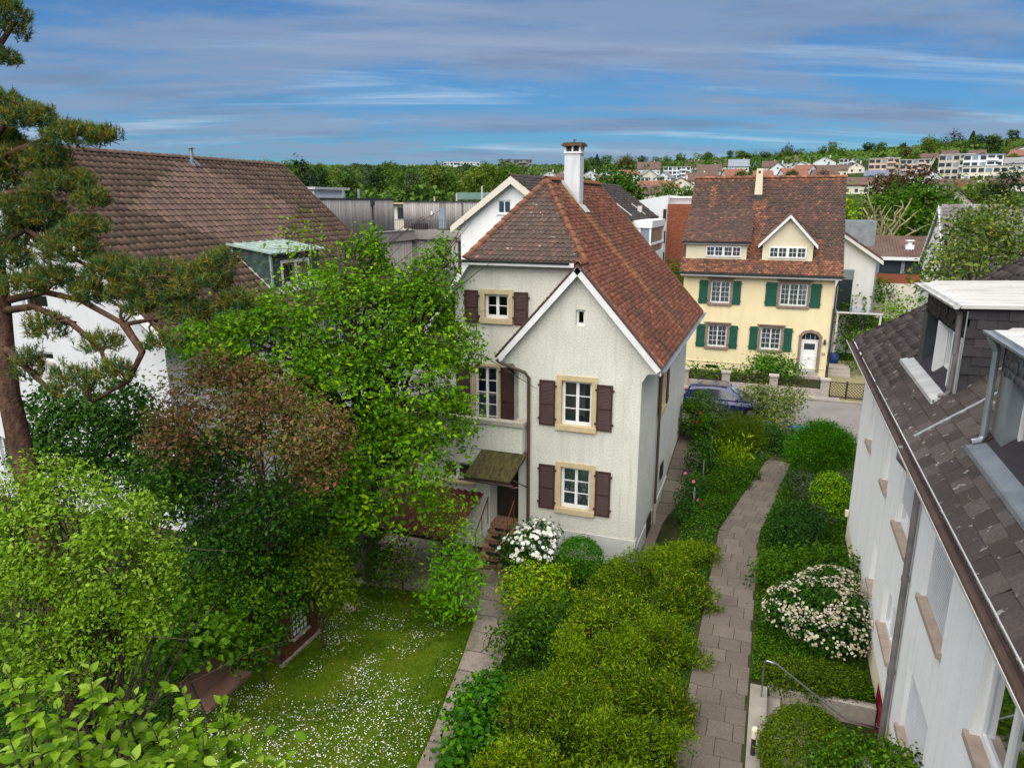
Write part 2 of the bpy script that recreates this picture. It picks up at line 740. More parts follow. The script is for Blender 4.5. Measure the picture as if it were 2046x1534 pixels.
def cap_tiles(roof, mat, p0, p1, r=0.12, step=0.36, name='ridge_tile', n=6):
    """half-round cap tiles along a ridge or hip, each its own part"""
    p0, p1 = Vector(p0), Vector(p1)
    d = p1 - p0
    L = d.length
    d.normalize()
    side = d.cross(Vector((0, 0, 1))).normalized()
    up = side.cross(d).normalized()
    k = max(1, int(round(L / step)))
    st = L / k
    vs, fs = [], []
    for (y, rr, lift) in ((0.0, r, 0.02), (st * 1.08, r * 0.84, 0.0)):
        for q in (1.0, 0.8):
            for j in range(n + 1):
                t = math.pi * (j / n)
                vs.append((math.cos(t) * rr * q, y, math.sin(t) * rr * q + lift - r * 0.45))
    m = n + 1
    for j in range(n):
        fs.append((j, 2 * m + j, 2 * m + j + 1, j + 1)[::-1])
        fs.append((j, j + 1, m + j + 1, m + j)[::-1])
    me = bpy.data.meshes.new(name)
    me.from_pydata(vs, [], fs)
    me.update()
    me.polygons.foreach_set('use_smooth', [True] * len(me.polygons))
    me.materials.append(MATS[mat])
    Rm = Matrix((side, d, up)).transposed().to_4x4()
    g = worg(roof)
    for i in range(k):
        share(name, me, roof, Matrix.Translation(p0 + d * (i * st) - g) @ Rm)


# ------------------------------------------------------------------ foliage helpers
def unit(a):
    return a / np.maximum(np.linalg.norm(a, axis=1, keepdims=True), 1e-9)


def rnd_dirs(n):
    return unit(RNG.normal(0, 1, (n, 3)))


def leaf_geo(P, Nn, L, W, fold=0.22, droop=0.0):
    """folded leaves: four points, two triangles each"""
    n = len(P)
    t = RNG.normal(0, 1, (n, 3))
    t[:, 2] -= droop
    t = unit(t - Nn * np.sum(t * Nn, 1, keepdims=True))
    b = np.cross(Nn, t)
    L = np.asarray(L).reshape(-1, 1) * np.ones((n, 1))
    W = np.asarray(W).reshape(-1, 1) * np.ones((n, 1))
    base = P - t * L * 0.5
    tip = P + t * L * 0.5 - Nn * L * 0.08
    l = P + b * W * 0.5 + Nn * W * fold - t * L * 0.06
    r = P - b * W * 0.5 + Nn * W * fold - t * L * 0.06
    V = np.stack([base, r, tip, l], 1).reshape(-1, 3)
    k = (np.arange(n) * 4)[:, None]
    F = np.concatenate([np.concatenate([k, k + 1, k + 2], 1)[:, None], np.concatenate([k, k + 2, k + 3], 1)[:, None]], 1).reshape(-1, 3)
    return V, F


def blob_points(blobs, ncl, inner=0.62, lump=0.2, low=-0.75):
    """cluster centres spread through the outer part of ellipsoids; returns centre and outward direction"""
    blobs = np.array(blobs, float)
    vol = (blobs[:, 3] * blobs[:, 4] * blobs[:, 5]) ** (2 / 3)
    which = RNG.choice(len(blobs), ncl, p=vol / vol.sum())
    d = rnd_dirs(ncl)
    bad = d[:, 2] < low
    d[bad] = -d[bad]
    rr = inner + (1 - inner) * np.sqrt(RNG.random(ncl))
    stray = RNG.random(ncl) < (0.09 if inner < 0.85 else 0.0)
    rr[stray] *= 1.08 + 0.22 * RNG.random(stray.sum())       # shoots that break the outline
    lob = rnd_dirs(9)
    am = RNG.normal(0, lump, 9)
    rr = rr * (1 + (np.maximum(0, d @ lob.T) ** 4) @ am)
    B = blobs[which]
    C = B[:, :3] + d * B[:, 3:] * rr[:, None]
    # clusters that fall deep inside a neighbouring blob move out of sight work: drop them
    keep = np.ones(ncl, bool)
    for b in blobs:
        q = np.sum(((C - b[:3]) / b[3:]) ** 2, 1)
        keep &= q > 0.24
    out = unit(d / B[:, 3:])
    return C[keep], out[keep]


def foliage(blobs, nleaf, L, lpc=10, rcl=0.25, inner=0.62, lump=0.2, aspect=0.6, up=0.5, outw=0.6, jit=0.7, low=-0.75, droop=0.3, Lvar=0.36, clump=0.13):
    ncl = max(8, int(nleaf / lpc))
    C, out = blob_points(blobs, ncl, inner, lump, low)
    n = len(C) * lpc
    P = np.repeat(C, lpc, 0) + RNG.normal(0, rcl, (n, 3)) * np.array((1, 1, 0.75))
    Nn = unit(np.repeat(out, lpc, 0) * outw + np.array((0, 0, up)) + RNG.normal(0, jit, (n, 3)) * 0.6)
    ll = L * (1 + RNG.normal(0, Lvar, n)).clip(0.45, 1.7)
    V, F = leaf_geo(P, Nn, ll, ll * aspect, droop=droop)
    tint = (np.repeat(RNG.random(len(C)), lpc) * clump * 4 + RNG.random(n) * (1 - clump * 4)).clip(0, 0.999)
    return V, F, np.repeat(tint, 2)


def join(parts):
    Vs, Fs, Ts, k = [], [], [], 0
    for V, F, T in parts:
        Vs.append(V)
        Fs.append(F + k)
        Ts.append(T)
        k += len(V)
    return np.concatenate(Vs), np.concatenate(Fs), np.concatenate(Ts)


def limb(mb, a, b, r0, r1, sag=0.0, n=5, wig=0.08, sides=6):
    a, b = Vector(a), Vector(b)
    L = (b - a).length
    pts = []
    for i in range(n + 1):
        t = i / n
        p = a.lerp(b, t)
        p.z += sag * L * math.sin(math.pi * t) * 1.0
        if 0 < i < n:
            p += Vector((random.gauss(0, 1), random.gauss(0, 1), random.gauss(0, 0.6))) * wig * L / n
        pts.append(p)
    mb.tube(pts, [r0 + (r1 - r0) * (i / n) for i in range(n + 1)], sides)
    return pts


def wood(base, blobs, r0, nlimb=14, fork=0.45, twigs=3):
    """tapered trunk with limbs that run up into the crown's blobs"""
    mb = MB()
    blobs = [Vector(b[:3]) for b in blobs]
    base = Vector(base)
    c = sum(blobs, Vector((0, 0, 0))) / len(blobs)
    top = Vector((c.x, c.y, max(b.z for b in blobs)))
    pts = [base]
    for i in range(1, 7):
        t = i / 6
        p = base.lerp(top, t)
        p += Vector((random.gauss(0, 1), random.gauss(0, 1), 0)) * 0.05 * (top - base).length * 0.35
        pts.append(p)
    mb.tube([base - Vector((0, 0, 0.2))] + pts, [r0 * 1.25] + [r0 * (1 - 0.85 * i / 6) for i in range(7)], 8)
    for k in range(nlimb):
        b = blobs[k % len(blobs)] + Vector((random.gauss(0, 0.3), random.gauss(0, 0.3), random.gauss(0, 0.25)))
        i = min(5, max(1, int(fork * 6 + random.random() * 3)))
        a = pts[i]
        if b.z < a.z - 0.5:
            a = pts[max(1, i - 2)]
        pl = limb(mb, a, b, r0 * 0.42 * (1 - i / 9), r0 * 0.08, 0.1)
        for q in range(twigs):
            s0 = pl[random.randint(2, 4)]
            limb(mb, s0, s0 + Vector((random.gauss(0, 1), random.gauss(0, 1), random.gauss(0.5, 0.6))) * (b - a).length * 0.25, r0 * 0.1, r0 * 0.03, 0.05, 3, sides=4)
    return mb
# ------------------------------------------------------------------ the materials of this place
def stucco(name, c1, c2, bs=0.9, bscale=16.0, bdist=0.03, speck=0.80, dirt=0.28):
    m, t, b = newmat(name)
    b.inputs['Roughness'].default_value = 0.9
    b.inputs['Specular IOR Level'].default_value = 0.15
    n = noise(t, 0.7, 5, 0.6)
    c = ramp(t, [(0.3, c1), (0.72, c2)], n).outputs[0]
    fine = noise(t, bscale, 3, 0.62)
    c = mixc(t, 1.0, c, ramp(t, [(0.3, speck), (0.62, 1.05)], fine).outputs[0], 'MULTIPLY')
    streak = ramp(t, [(0.52, 0.0), (0.78, 1.0)], noise(t, 1.0, 5, 0.65, stretch=(4.5, 4.5, 0.3))).outputs[0]
    c = mixc(t, math_n(t, 'MULTIPLY', streak, dirt), c, (0.34, 0.34, 0.3))
    t.links.new(c, b.inputs['Base Color'])
    bump(t, b, fine, bs, bdist)
    return m


stucco('harling', (0.58, 0.575, 0.51), (0.68, 0.67, 0.605), 0.7, 20, dirt=0.5)
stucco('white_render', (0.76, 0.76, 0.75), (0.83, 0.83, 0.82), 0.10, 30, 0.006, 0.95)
stucco('cream_render', (0.62, 0.56, 0.40), (0.70, 0.63, 0.45), 0.12, 22, 0.01, 0.95)
stucco('yellow_render', (0.71, 0.60, 0.36), (0.79, 0.67, 0.42), 0.12, 22, 0.01, 0.95)
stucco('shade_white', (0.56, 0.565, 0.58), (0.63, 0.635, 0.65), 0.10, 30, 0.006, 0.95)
stucco('grey_render', (0.34, 0.34, 0.34), (0.46, 0.46, 0.45), 0.3, 22, 0.01)
plain('plinth', (0.42, 0.43, 0.42), (0.54, 0.55, 0.53), 1.5, 0.9, 0.1, 0.2, 30)
plain('white_paint', (0.74, 0.74, 0.73), (0.8, 0.8, 0.79), 4, 0.5, 0.3)
plain('white_board', (0.62, 0.62, 0.61), (0.74, 0.74, 0.73), 2.5, 0.6, 0.25)
plain('sandstone', (0.43, 0.345, 0.20), (0.55, 0.45, 0.28), 5, 0.85, 0.15, 0.3, 40)
plain('brown_stone', (0.20, 0.15, 0.115), (0.27, 0.20, 0.155), 5, 0.85, 0.15, 0.2, 40)
plain('grey_stone', (0.28, 0.25, 0.22), (0.42, 0.38, 0.33), 6, 0.9, 0.1, 0.4, 40)
plain('sill_stone', (0.30, 0.235, 0.185), (0.42, 0.345, 0.28), 5, 0.85, 0.15, 0.3, 60)
plain('brown_shutter', (0.042, 0.017, 0.015), (0.065, 0.028, 0.024), 6, 0.55, 0.3)
plain('green_shutter', (0.008, 0.065, 0.042), (0.012, 0.09, 0.058), 4, 0.55, 0.3)
plain('dark_wood', (0.02, 0.013, 0.01), (0.035, 0.022, 0.016), 6, 0.6, 0.3)
plain('zinc', (0.22, 0.25, 0.27), (0.36, 0.39, 0.40), 2.2, 0.45, 0.5, metal=0.55)
plain('zinc_pale', (0.42, 0.42, 0.40), (0.62, 0.61, 0.58), 1.4, 0.55, 0.4, metal=0.25, stretch=(0.4, 3, 1))
plain('zinc_dark', (0.035, 0.04, 0.042), (0.07, 0.075, 0.075), 3, 0.5, 0.4, metal=0.4)
plain('pipe_brown', (0.05, 0.03, 0.022), (0.085, 0.055, 0.042), 3, 0.5, 0.4)
plain('pipe_grey', (0.11, 0.10, 0.10), (0.19, 0.175, 0.17), 3, 0.5, 0.4)
plain('copper', (0.19, 0.26, 0.23), (0.34, 0.42, 0.38), 3.5, 0.7, 0.2)
plain('copper_dark', (0.02, 0.035, 0.035), (0.06, 0.10, 0.09), 3, 0.6, 0.3)
plain('iron', (0.02, 0.02, 0.02), (0.05, 0.04, 0.035), 8, 0.6, 0.3)
plain('rust_iron', (0.10, 0.035, 0.02), (0.16, 0.07, 0.045), 8, 0.75, 0.2)
plain('steel', (0.36, 0.38, 0.40), None, rough=0.3, metal=0.9)
plain('concrete', (0.20, 0.18, 0.155), (0.32, 0.29, 0.25), 1.8, 0.9, 0.15, 0.3, 35)
plain('asphalt', (0.145, 0.135, 0.128), (0.205, 0.19, 0.18), 0.7, 0.9, 0.15, 0.3, 60)
plain('yard', (0.10, 0.088, 0.078), (0.17, 0.15, 0.13), 1.2, 0.9, 0.15, 0.3, 35)
plain('gravel', (0.16, 0.14, 0.06), (0.30, 0.26, 0.16), 9, 0.95, 0.1, 0.6, 50, 0.02)
plain('soil', (0.030, 0.022, 0.014), (0.075, 0.058, 0.034), 2.5, 0.95, 0.1, 0.7, 18, 0.04)
plain('rubber', (0.008, 0.008, 0.009), (0.016, 0.016, 0.017), 20, 0.85, 0.2)
plain('terracotta', (0.19, 0.10, 0.062), (0.28, 0.155, 0.10), 4, 0.8, 0.2, 0.2, 40)
plain('red_door', (0.19, 0.004, 0.018), None, rough=0.45)
plain('fabric_brown', (0.155, 0.085, 0.062), (0.225, 0.13, 0.10), 3, 0.9, 0.1, 0.2, 60)
plain('wood_red', (0.075, 0.028, 0.016), (0.15, 0.058, 0.03), 2.5, 0.8, 0.2, 0.3, 20, stretch=(8, 8, 0.8))
plain('bark', (0.035, 0.026, 0.02), (0.10, 0.08, 0.062), 9, 0.95, 0.1, 0.8, 14, 0.04, stretch=(1, 1, 0.25))
plain('pine_bark', (0.035, 0.020, 0.014), (0.12, 0.068, 0.046), 8, 0.95, 0.1, 1.0, 12, 0.06, stretch=(1, 1, 0.3))
plain('bare_bark', (0.17, 0.155, 0.08), (0.30, 0.27, 0.15), 3, 0.95, 0.1, 0.5, 14, 0.03)
plain('lace', (0.60, 0.61, 0.62), (0.75, 0.76, 0.77), 12, 0.9, 0.1)
plain('blue_curtain', (0.12, 0.17, 0.33), (0.22, 0.28, 0.46), 6, 0.9, 0.1)
plain('drape', (0.34, 0.37, 0.39), (0.50, 0.53, 0.55), 6, 0.9, 0.1)
plain('blue_cushion', (0.05, 0.16, 0.30), None, rough=0.9)
plain('shutter_grey', (0.38, 0.39, 0.40), (0.45, 0.46, 0.47), 2, 0.6, 0.2)
plain('cream_plain', (0.62, 0.57, 0.47), (0.68, 0.63, 0.53), 2, 0.85, 0.15)
plain('pale_plain', (0.60, 0.62, 0.64), (0.68, 0.70, 0.71), 2, 0.85, 0.15)
plain('pink_plain', (0.50, 0.36, 0.28), (0.56, 0.42, 0.33), 2, 0.85, 0.15)
plain('beige_plain', (0.44, 0.40, 0.33), (0.50, 0.46, 0.39), 2, 0.85, 0.15)
plain('taupe_plain', (0.22, 0.19, 0.175), (0.27, 0.235, 0.22), 2, 0.85, 0.15)
plain('dark_glass', (0.02, 0.026, 0.032), (0.04, 0.05, 0.06), 0.6, 0.08, 0.6)
plain('blue_glass', (0.16, 0.22, 0.27), (0.24, 0.30, 0.35), 0.3, 0.12, 0.6)
plain('green_glass', (0.10, 0.17, 0.14), (0.20, 0.30, 0.25), 0.9, 0.12, 0.6)
plain('far_roof_brown', (0.085, 0.055, 0.045), (0.135, 0.09, 0.075), 0.6, 0.9, 0.1)
plain('far_roof_red', (0.17, 0.075, 0.05), (0.23, 0.11, 0.08), 0.6, 0.9, 0.1)
plain('far_roof_grey', (0.15, 0.15, 0.155), (0.24, 0.235, 0.235), 0.6, 0.9, 0.1)
plain('solar', (0.10, 0.12, 0.16), (0.16, 0.18, 0.22), 0.6, 0.25, 0.5)
plain('blue_plastic', (0.008, 0.03, 0.16), None, rough=0.5)
plain('red_box', (0.42, 0.05, 0.05), None, rough=0.5)
plain('parking_blue', (0.10, 0.24, 0.46), (0.16, 0.30, 0.50), 4, 0.8, 0.2)
plain('lamp_glass', (0.72, 0.66, 0.45), None, rough=0.4)
plain('chimney_white', (0.50, 0.52, 0.53), (0.66, 0.68, 0.69), 2.0, 0.7, 0.2, stretch=(3, 3, 0.5))
plain('chimney_cap', (0.06, 0.045, 0.025), (0.19, 0.11, 0.06), 7, 0.9, 0.1, 0.6, 20)
glassmat('glass')
glassmat('glass_dim', (0.5, 0.55, 0.56))


def streaks(t, c):
    """rain streak of pale rust below the chimney and grey lichen bands, running down the right-hand slope"""
    g = N(t, 'ShaderNodeNewGeometry')
    sp = N(t, 'ShaderNodeSeparateXYZ')
    t.links.new(g.outputs['Position'], sp.inputs[0])
    wob = math_n(t, 'MULTIPLY', math_n(t, 'SUBTRACT', noise(t, 0.9, 4, 0.6), 0.5), 1.2)
    y = math_n(t, 'ADD', sp.outputs[1], wob)

    def band(c0, w):
        d = math_n(t, 'ABSOLUTE', math_n(t, 'SUBTRACT', y, c0))
        return math_n(t, 'SUBTRACT', 1.0, math_n(t, 'DIVIDE', d, w), True)
    zlow = math_n(t, 'SUBTRACT', 1.0, math_n(t, 'DIVIDE', math_n(t, 'SUBTRACT', sp.outputs[2], 5.7), 2.6), True)
    rust = math_n(t, 'MULTIPLY', band(26.6, 0.5), ramp(t, [(0.0, 1.0), (0.75, 0.55), (1.0, 0.0)], zlow).outputs[0])
    c = mixc(t, math_n(t, 'MULTIPLY', rust, 0.75), c, (0.36, 0.17, 0.055))
    grey = band(27.6, 0.55)
    c = mixc(t, math_n(t, 'MULTIPLY', grey, 0.6), c, (0.085, 0.075, 0.05))
    grey2 = math_n(t, 'MULTIPLY', band(23.2, 1.0), zlow)
    c = mixc(t, math_n(t, 'MULTIPLY', grey2, 0.8), c, (0.055, 0.045, 0.04))
    return c


def flecks(t, c):
    f = ramp(t, [(0.655, 0.0), (0.69, 1.0)], noise(t, 6.5, 3, 0.5)).outputs[0]
    return mixc(t, math_n(t, 'MULTIPLY', f, 0.7), c, (0.30, 0.28, 0.26))


pieces('tile_red', [(0.0, (0.145, 0.052, 0.034)), (0.45, (0.205, 0.074, 0.046)), (0.8, (0.26, 0.096, 0.056)), (0.93, (0.34, 0.14, 0.072)), (1.0, (0.125, 0.056, 0.037))], dirt=(0.075, 0.038, 0.03), dscale=0.55, dlo=0.45, dhi=0.72, damt=0.6, extra=streaks)
pieces('tile_brown', [(0.0, (0.052, 0.038, 0.033)), (0.5, (0.072, 0.047, 0.040)), (0.88, (0.088, 0.051, 0.042)), (1.0, (0.13, 0.062, 0.046))], dirt=(0.060, 0.050, 0.032), dscale=1.6, damt=0.6, extra=flecks)
pieces('tile_cap', [(0.0, (0.155, 0.062, 0.036)), (0.6, (0.225, 0.092, 0.05)), (1.0, (0.135, 0.062, 0.04))], dirt=(0.10, 0.075, 0.03), dscale=2.2, damt=0.7)
pieces('pantile', [(0.0, (0.080, 0.050, 0.040)), (0.6, (0.112, 0.070, 0.053)), (1.0, (0.138, 0.088, 0.064))], dirt=(0.088, 0.062, 0.032), dscale=0.5, damt=0.55, bs=0.15)
pieces('slate', [(0.0, (0.042, 0.033, 0.030)), (0.6, (0.064, 0.050, 0.045)), (1.0, (0.092, 0.075, 0.068))], dirt=(0.055, 0.05, 0.035), dscale=1.5, damt=0.5, extra=flecks)
pieces('slate_dark', [(0.0, (0.028, 0.026, 0.03)), (1.0, (0.05, 0.042, 0.046))], bs=0.2)
pieces('slate_pale', [(0.0, (0.15, 0.14, 0.14)), (0.8, (0.21, 0.20, 0.195)), (1.0, (0.30, 0.30, 0.31))], bs=0.2)
pieces('tile_old', [(0.0, (0.060, 0.040, 0.034)), (0.4, (0.085, 0.052, 0.042)), (0.75, (0.11, 0.060, 0.045)), (0.94, (0.15, 0.070, 0.046)), (1.0, (0.25, 0.10, 0.055))], dirt=(0.052, 0.042, 0.036), dscale=0.6, dlo=0.46, dhi=0.62, damt=0.7)
pieces('tile_old_red', [(0.0, (0.12, 0.055, 0.036)), (0.6, (0.20, 0.082, 0.045)), (1.0, (0.30, 0.125, 0.065))], dirt=(0.09, 0.05, 0.035), dscale=2.2, damt=0.6)
pieces('brick', [(0.0, (0.21, 0.065, 0.035)), (0.6, (0.28, 0.088, 0.045)), (1.0, (0.33, 0.11, 0.06))], bs=0.1)
pieces('paving', [(0.0, (0.112, 0.092, 0.074)), (0.5, (0.130, 0.108, 0.087)), (1.0, (0.150, 0.125, 0.101))], dirt=(0.095, 0.085, 0.06), dscale=1.6, dlo=0.48, dhi=0.72, damt=0.6)
pieces('flagstone', [(0.0, (0.17, 0.14, 0.12)), (1.0, (0.25, 0.21, 0.18))], dirt=(0.085, 0.075, 0.05), dscale=2.0, damt=0.7)
pieces('timber_grey', [(0.0, (0.235, 0.215, 0.205)), (0.6, (0.285, 0.262, 0.25)), (1.0, (0.335, 0.31, 0.295))], bs=0.1)
pieces('corrugated', [(0.0, (0.085, 0.022, 0.018)), (1.0, (0.12, 0.032, 0.026))], dirt=(0.05, 0.03, 0.02), dscale=2, bs=0.1)


def mossy():
    m, t, b = newmat('moss')
    b.inputs['Roughness'].default_value = 0.95
    n = noise(t, 5.5, 6, 0.65, stretch=(1.6, 0.6, 0.6))
    c = ramp(t, [(0.34, (0.022, 0.016, 0.009)), (0.50, (0.055, 0.046, 0.010)), (0.64, (0.095, 0.085, 0.014)), (0.76, (0.06, 0.034, 0.015))], n).outputs[0]
    t.links.new(c, b.inputs['Base Color'])
    bump(t, b, noise(t, 25, 5, 0.7), 1.0, 0.05)


def lawnmat():
    m, t, b = newmat('lawn')
    b.inputs['Roughness'].default_value = 0.95
    b.inputs['Specular IOR Level'].default_value = 0.1
    n = noise(t, 0.9, 6, 0.65)
    c = ramp(t, [(0.30, (0.045, 0.082, 0.008)), (0.5, (0.085, 0.125, 0.010)), (0.66, (0.125, 0.135, 0.016))], n).outputs[0]
    t.links.new(c, b.inputs['Base Color'])
    bump(t, b, noise(t, 40, 4, 0.7), 0.8, 0.04)


def groundmat(name, stops, sc):
    m, t, b = newmat(name)
    b.inputs['Roughness'].default_value = 0.95
    b.inputs['Specular IOR Level'].default_value = 0.1
    t.links.new(ramp(t, stops, noise(t, sc, 6, 0.65)).outputs[0], b.inputs['Base Color'])
    bump(t, b, noise(t, sc * 8, 4, 0.7), 0.6, 0.1)


mossy()
lawnmat()
groundmat('earth_green', [(0.32, (0.020, 0.024, 0.009)), (0.5, (0.032, 0.040, 0.012)), (0.68, (0.055, 0.045, 0.022))], 1.1)
groundmat('hill_green', [(0.35, (0.016, 0.032, 0.008)), (0.6, (0.035, 0.058, 0.012))], 0.05)

LM = {
    'leaf_bright': [(0.0, (0.035, 0.108, 0.002)), (0.35, (0.082, 0.209, 0.002)), (0.75, (0.162, 0.330, 0.002)), (1.0, (0.283, 0.453, 0.002))],
    'leaf_apple': [(0.0, (0.040, 0.098, 0.002)), (0.35, (0.093, 0.191, 0.002)), (0.75, (0.167, 0.291, 0.009)), (1.0, (0.266, 0.385, 0.054))],
    'leaf_mid': [(0.0, (0.017, 0.051, 0.002)), (0.5, (0.039, 0.107, 0.002)), (1.0, (0.086, 0.182, 0.002))],
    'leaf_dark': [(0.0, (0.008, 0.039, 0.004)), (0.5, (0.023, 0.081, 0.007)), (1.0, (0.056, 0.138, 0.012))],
    'leaf_ivy': [(0.0, (0.009, 0.042, 0.005)), (0.5, (0.026, 0.099, 0.004)), (0.85, (0.064, 0.175, 0.002)), (1.0, (0.161, 0.276, 0.002))],
    'leaf_vine': [(0.0, (0.020, 0.069, 0.002)), (0.6, (0.052, 0.137, 0.002)), (1.0, (0.119, 0.241, 0.003))],
    'leaf_copper': [(0.0, (0.072, 0.052, 0.020)), (0.3, (0.152, 0.087, 0.036)), (0.55, (0.167, 0.145, 0.042)), (0.78, (0.196, 0.104, 0.050)), (0.92, (0.138, 0.196, 0.039)), (1.0, (0.377, 0.109, 0.091))],
    'leaf_box': [(0.0, (0.015, 0.075, 0.002)), (0.6, (0.039, 0.155, 0.002)), (1.0, (0.093, 0.233, 0.002))],
    'leaf_olive': [(0.0, (0.025, 0.054, 0.002)), (0.5, (0.063, 0.109, 0.002)), (1.0, (0.123, 0.184, 0.002))],
    'leaf_golden': [(0.0, (0.032, 0.072, 0.002)), (0.35, (0.075, 0.141, 0.002)), (0.75, (0.140, 0.223, 0.002)), (0.95, (0.215, 0.292, 0.002)), (1.0, (0.185, 0.110, 0.017))],
    'leaf_lime': [(0.0, (0.069, 0.136, 0.002)), (0.5, (0.140, 0.262, 0.002)), (0.9, (0.241, 0.375, 0.002)), (1.0, (0.391, 0.366, 0.002))],
    'leaf_peony': [(0.0, (0.055, 0.159, 0.002)), (0.6, (0.108, 0.285, 0.002)), (1.0, (0.183, 0.378, 0.002))],
    'leaf_grass': [(0.0, (0.055, 0.122, 0.002)), (0.45, (0.101, 0.208, 0.002)), (0.8, (0.156, 0.256, 0.002)), (1.0, (0.186, 0.193, 0.005))],
    'needle_pine': [(0.0, (0.029, 0.079, 0.033)), (0.4, (0.060, 0.133, 0.046)), (0.62, (0.098, 0.165, 0.034)), (0.8, (0.166, 0.155, 0.015)), (1.0, (0.235, 0.163, 0.022))],
    'needle_dark': [(0.0, (0.006, 0.023, 0.009)), (1.0, (0.025, 0.054, 0.015))],
    'leaf_maple': [(0.0, (0.045, 0.085, 0.014)), (0.5, (0.095, 0.155, 0.020)), (0.85, (0.165, 0.220, 0.028)), (1.0, (0.24, 0.235, 0.04))],
    'leaf_far_a': [(0.0, (0.035, 0.073, 0.012)), (0.6, (0.069, 0.134, 0.018)), (1.0, (0.115, 0.196, 0.024))],
    'leaf_far_b': [(0.0, (0.055, 0.088, 0.012)), (0.6, (0.107, 0.152, 0.018)), (1.0, (0.166, 0.220, 0.026))],
    'leaf_far_c': [(0.0, (0.017, 0.043, 0.013)), (0.6, (0.032, 0.072, 0.019)), (1.0, (0.053, 0.102, 0.025))],
    'leaf_far_d': [(0.0, (0.039, 0.063, 0.028)), (0.6, (0.073, 0.106, 0.048)), (1.0, (0.108, 0.152, 0.069))],
    'leaf_far_e': [(0.0, (0.036, 0.020, 0.011)), (1.0, (0.082, 0.049, 0.027))],
}
for k_, v_ in LM.items():
    leafmat(k_, v_, 0.3 if k_.startswith('leaf') else 0.12)
leafmat('petal_white', [(0.0, (0.62, 0.62, 0.58)), (1.0, (0.80, 0.80, 0.77))], 0.25)
leafmat('petal_cream', [(0.0, (0.36, 0.29, 0.18)), (0.5, (0.54, 0.48, 0.36)), (1.0, (0.68, 0.64, 0.54))], 0.25)
leafmat('petal_pink', [(0.0, (0.52, 0.07, 0.16)), (1.0, (0.70, 0.20, 0.30))], 0.25)
leafmat('petal_red', [(0.0, (0.42, 0.01, 0.02)), (1.0, (0.55, 0.03, 0.04))], 0.25)
leafmat('petal_yellow', [(0.0, (0.55, 0.34, 0.02)), (1.0, (0.66, 0.45, 0.04))], 0.25)

# ------------------------------------------------------------------ the lie of the land
def sst(a, b, x):
    t = np.clip((np.asarray(x, float) - a) / (b - a), 0, 1)
    return t * t * (3 - 2 * t)


def gz(x, y):
    """ground height: low lawn garden on the left, path level on the right, sunken entrance by the white block"""
    x = np.asarray(x, float)
    y = np.asarray(y, float)
    up = np.maximum(sst(-3.4, -1.5, x), sst(24.6, 31.6, y))
    h = -1.05 * (1 - up)
    pit = (x > 0.62) & (x < 6) & (y > 11.4) & (y < 15.05)
    return np.where(pit, -1.12, h)


def hill_k(az):
    return np.interp(az, (-70, -36, -25, -13, -2, 13.5, 40), (0.58, 0.60, 0.62, 0.64, 0.74, 0.86, 0.9))


def hill_z(x, y):
    d = np.hypot(x, y)
    az = np.degrees(np.arctan2(x, y))
    return 0.105 * np.clip(d - 150, 0, 560) * hill_k(az)


def grid_mesh(xs, ys, zf):
    X, Yv = np.meshgrid(xs, ys)
    Zv = zf(X, Yv)
    V = np.stack([X, Yv, Zv], 2).reshape(-1, 3)
    nx, ny = len(xs), len(ys)
    i = np.arange(nx - 1)
    j = np.arange(ny - 1)
    I, J = np.meshgrid(i, j)
    a = (J * nx + I).ravel()
    F = np.stack([a, a + 1, a + nx + 1, a + nx], 1)
    return V, F


xs = np.concatenate([np.linspace(-3000, -60, 12), np.arange(-45, -14, 2.0), np.arange(-13, 3.2, 0.25), np.arange(3.5, 12, 1.0), np.linspace(20, 3000, 14)])
ys = np.concatenate([np.linspace(-200, -5, 6), np.arange(0, 8, 1.0), np.arange(8.1, 34, 0.25), np.arange(34.5, 60, 2.0), np.linspace(70, 4000, 16)])
V, F = grid_mesh(xs, ys, gz)
g = npobj('ground', V, F, 'earth_green', smooth=True)
g['kind'] = 'structure'
# hills as a polar sheet that rises out of the plain
az = np.radians(np.linspace(-85, 60, 90))
rr = np.concatenate([np.linspace(140, 720, 30), np.linspace(800, 2600, 6)])
A, D_ = np.meshgrid(az, rr)
X, Yv = np.sin(A) * D_, np.cos(A) * D_
Zv = hill_z(X, Yv) - 0.6
V = np.stack([X, Yv, Zv], 2).reshape(-1, 3)
nx, ny = len(az), len(rr)
I, J = np.meshgrid(np.arange(nx - 1), np.arange(ny - 1))
a = (J * nx + I).ravel()
F = np.stack([a, a + 1, a + nx + 1, a + nx], 1)
g = npobj('hill', V, F[:, ::-1], 'hill_green', smooth=True)
g['kind'] = 'structure'

# street with kerb
mb = MB()
mb.add([(-90, 34.2, 0.012), (90, 34.2, 0.012), (90, 41.15, 0.012), (-90, 41.15, 0.012)], [(0, 1, 2, 3)])
structure('street', mb, 'asphalt')
structure('kerb', MB().box(-90, 90, 41.15, 41.35, -0.2, 0.12), 'concrete')
structure('sidewalk', MB().box(-90, 3.9, 41.35, 42.0, -0.2, 0.10), 'concrete')
structure('driveway', MB().add([(3.5, 41.4, 0.016), (6.6, 41.4, 0.016), (6.2, 53, 0.016), (3.5, 53, 0.016)], [(0, 1, 2, 3)]), 'gravel')

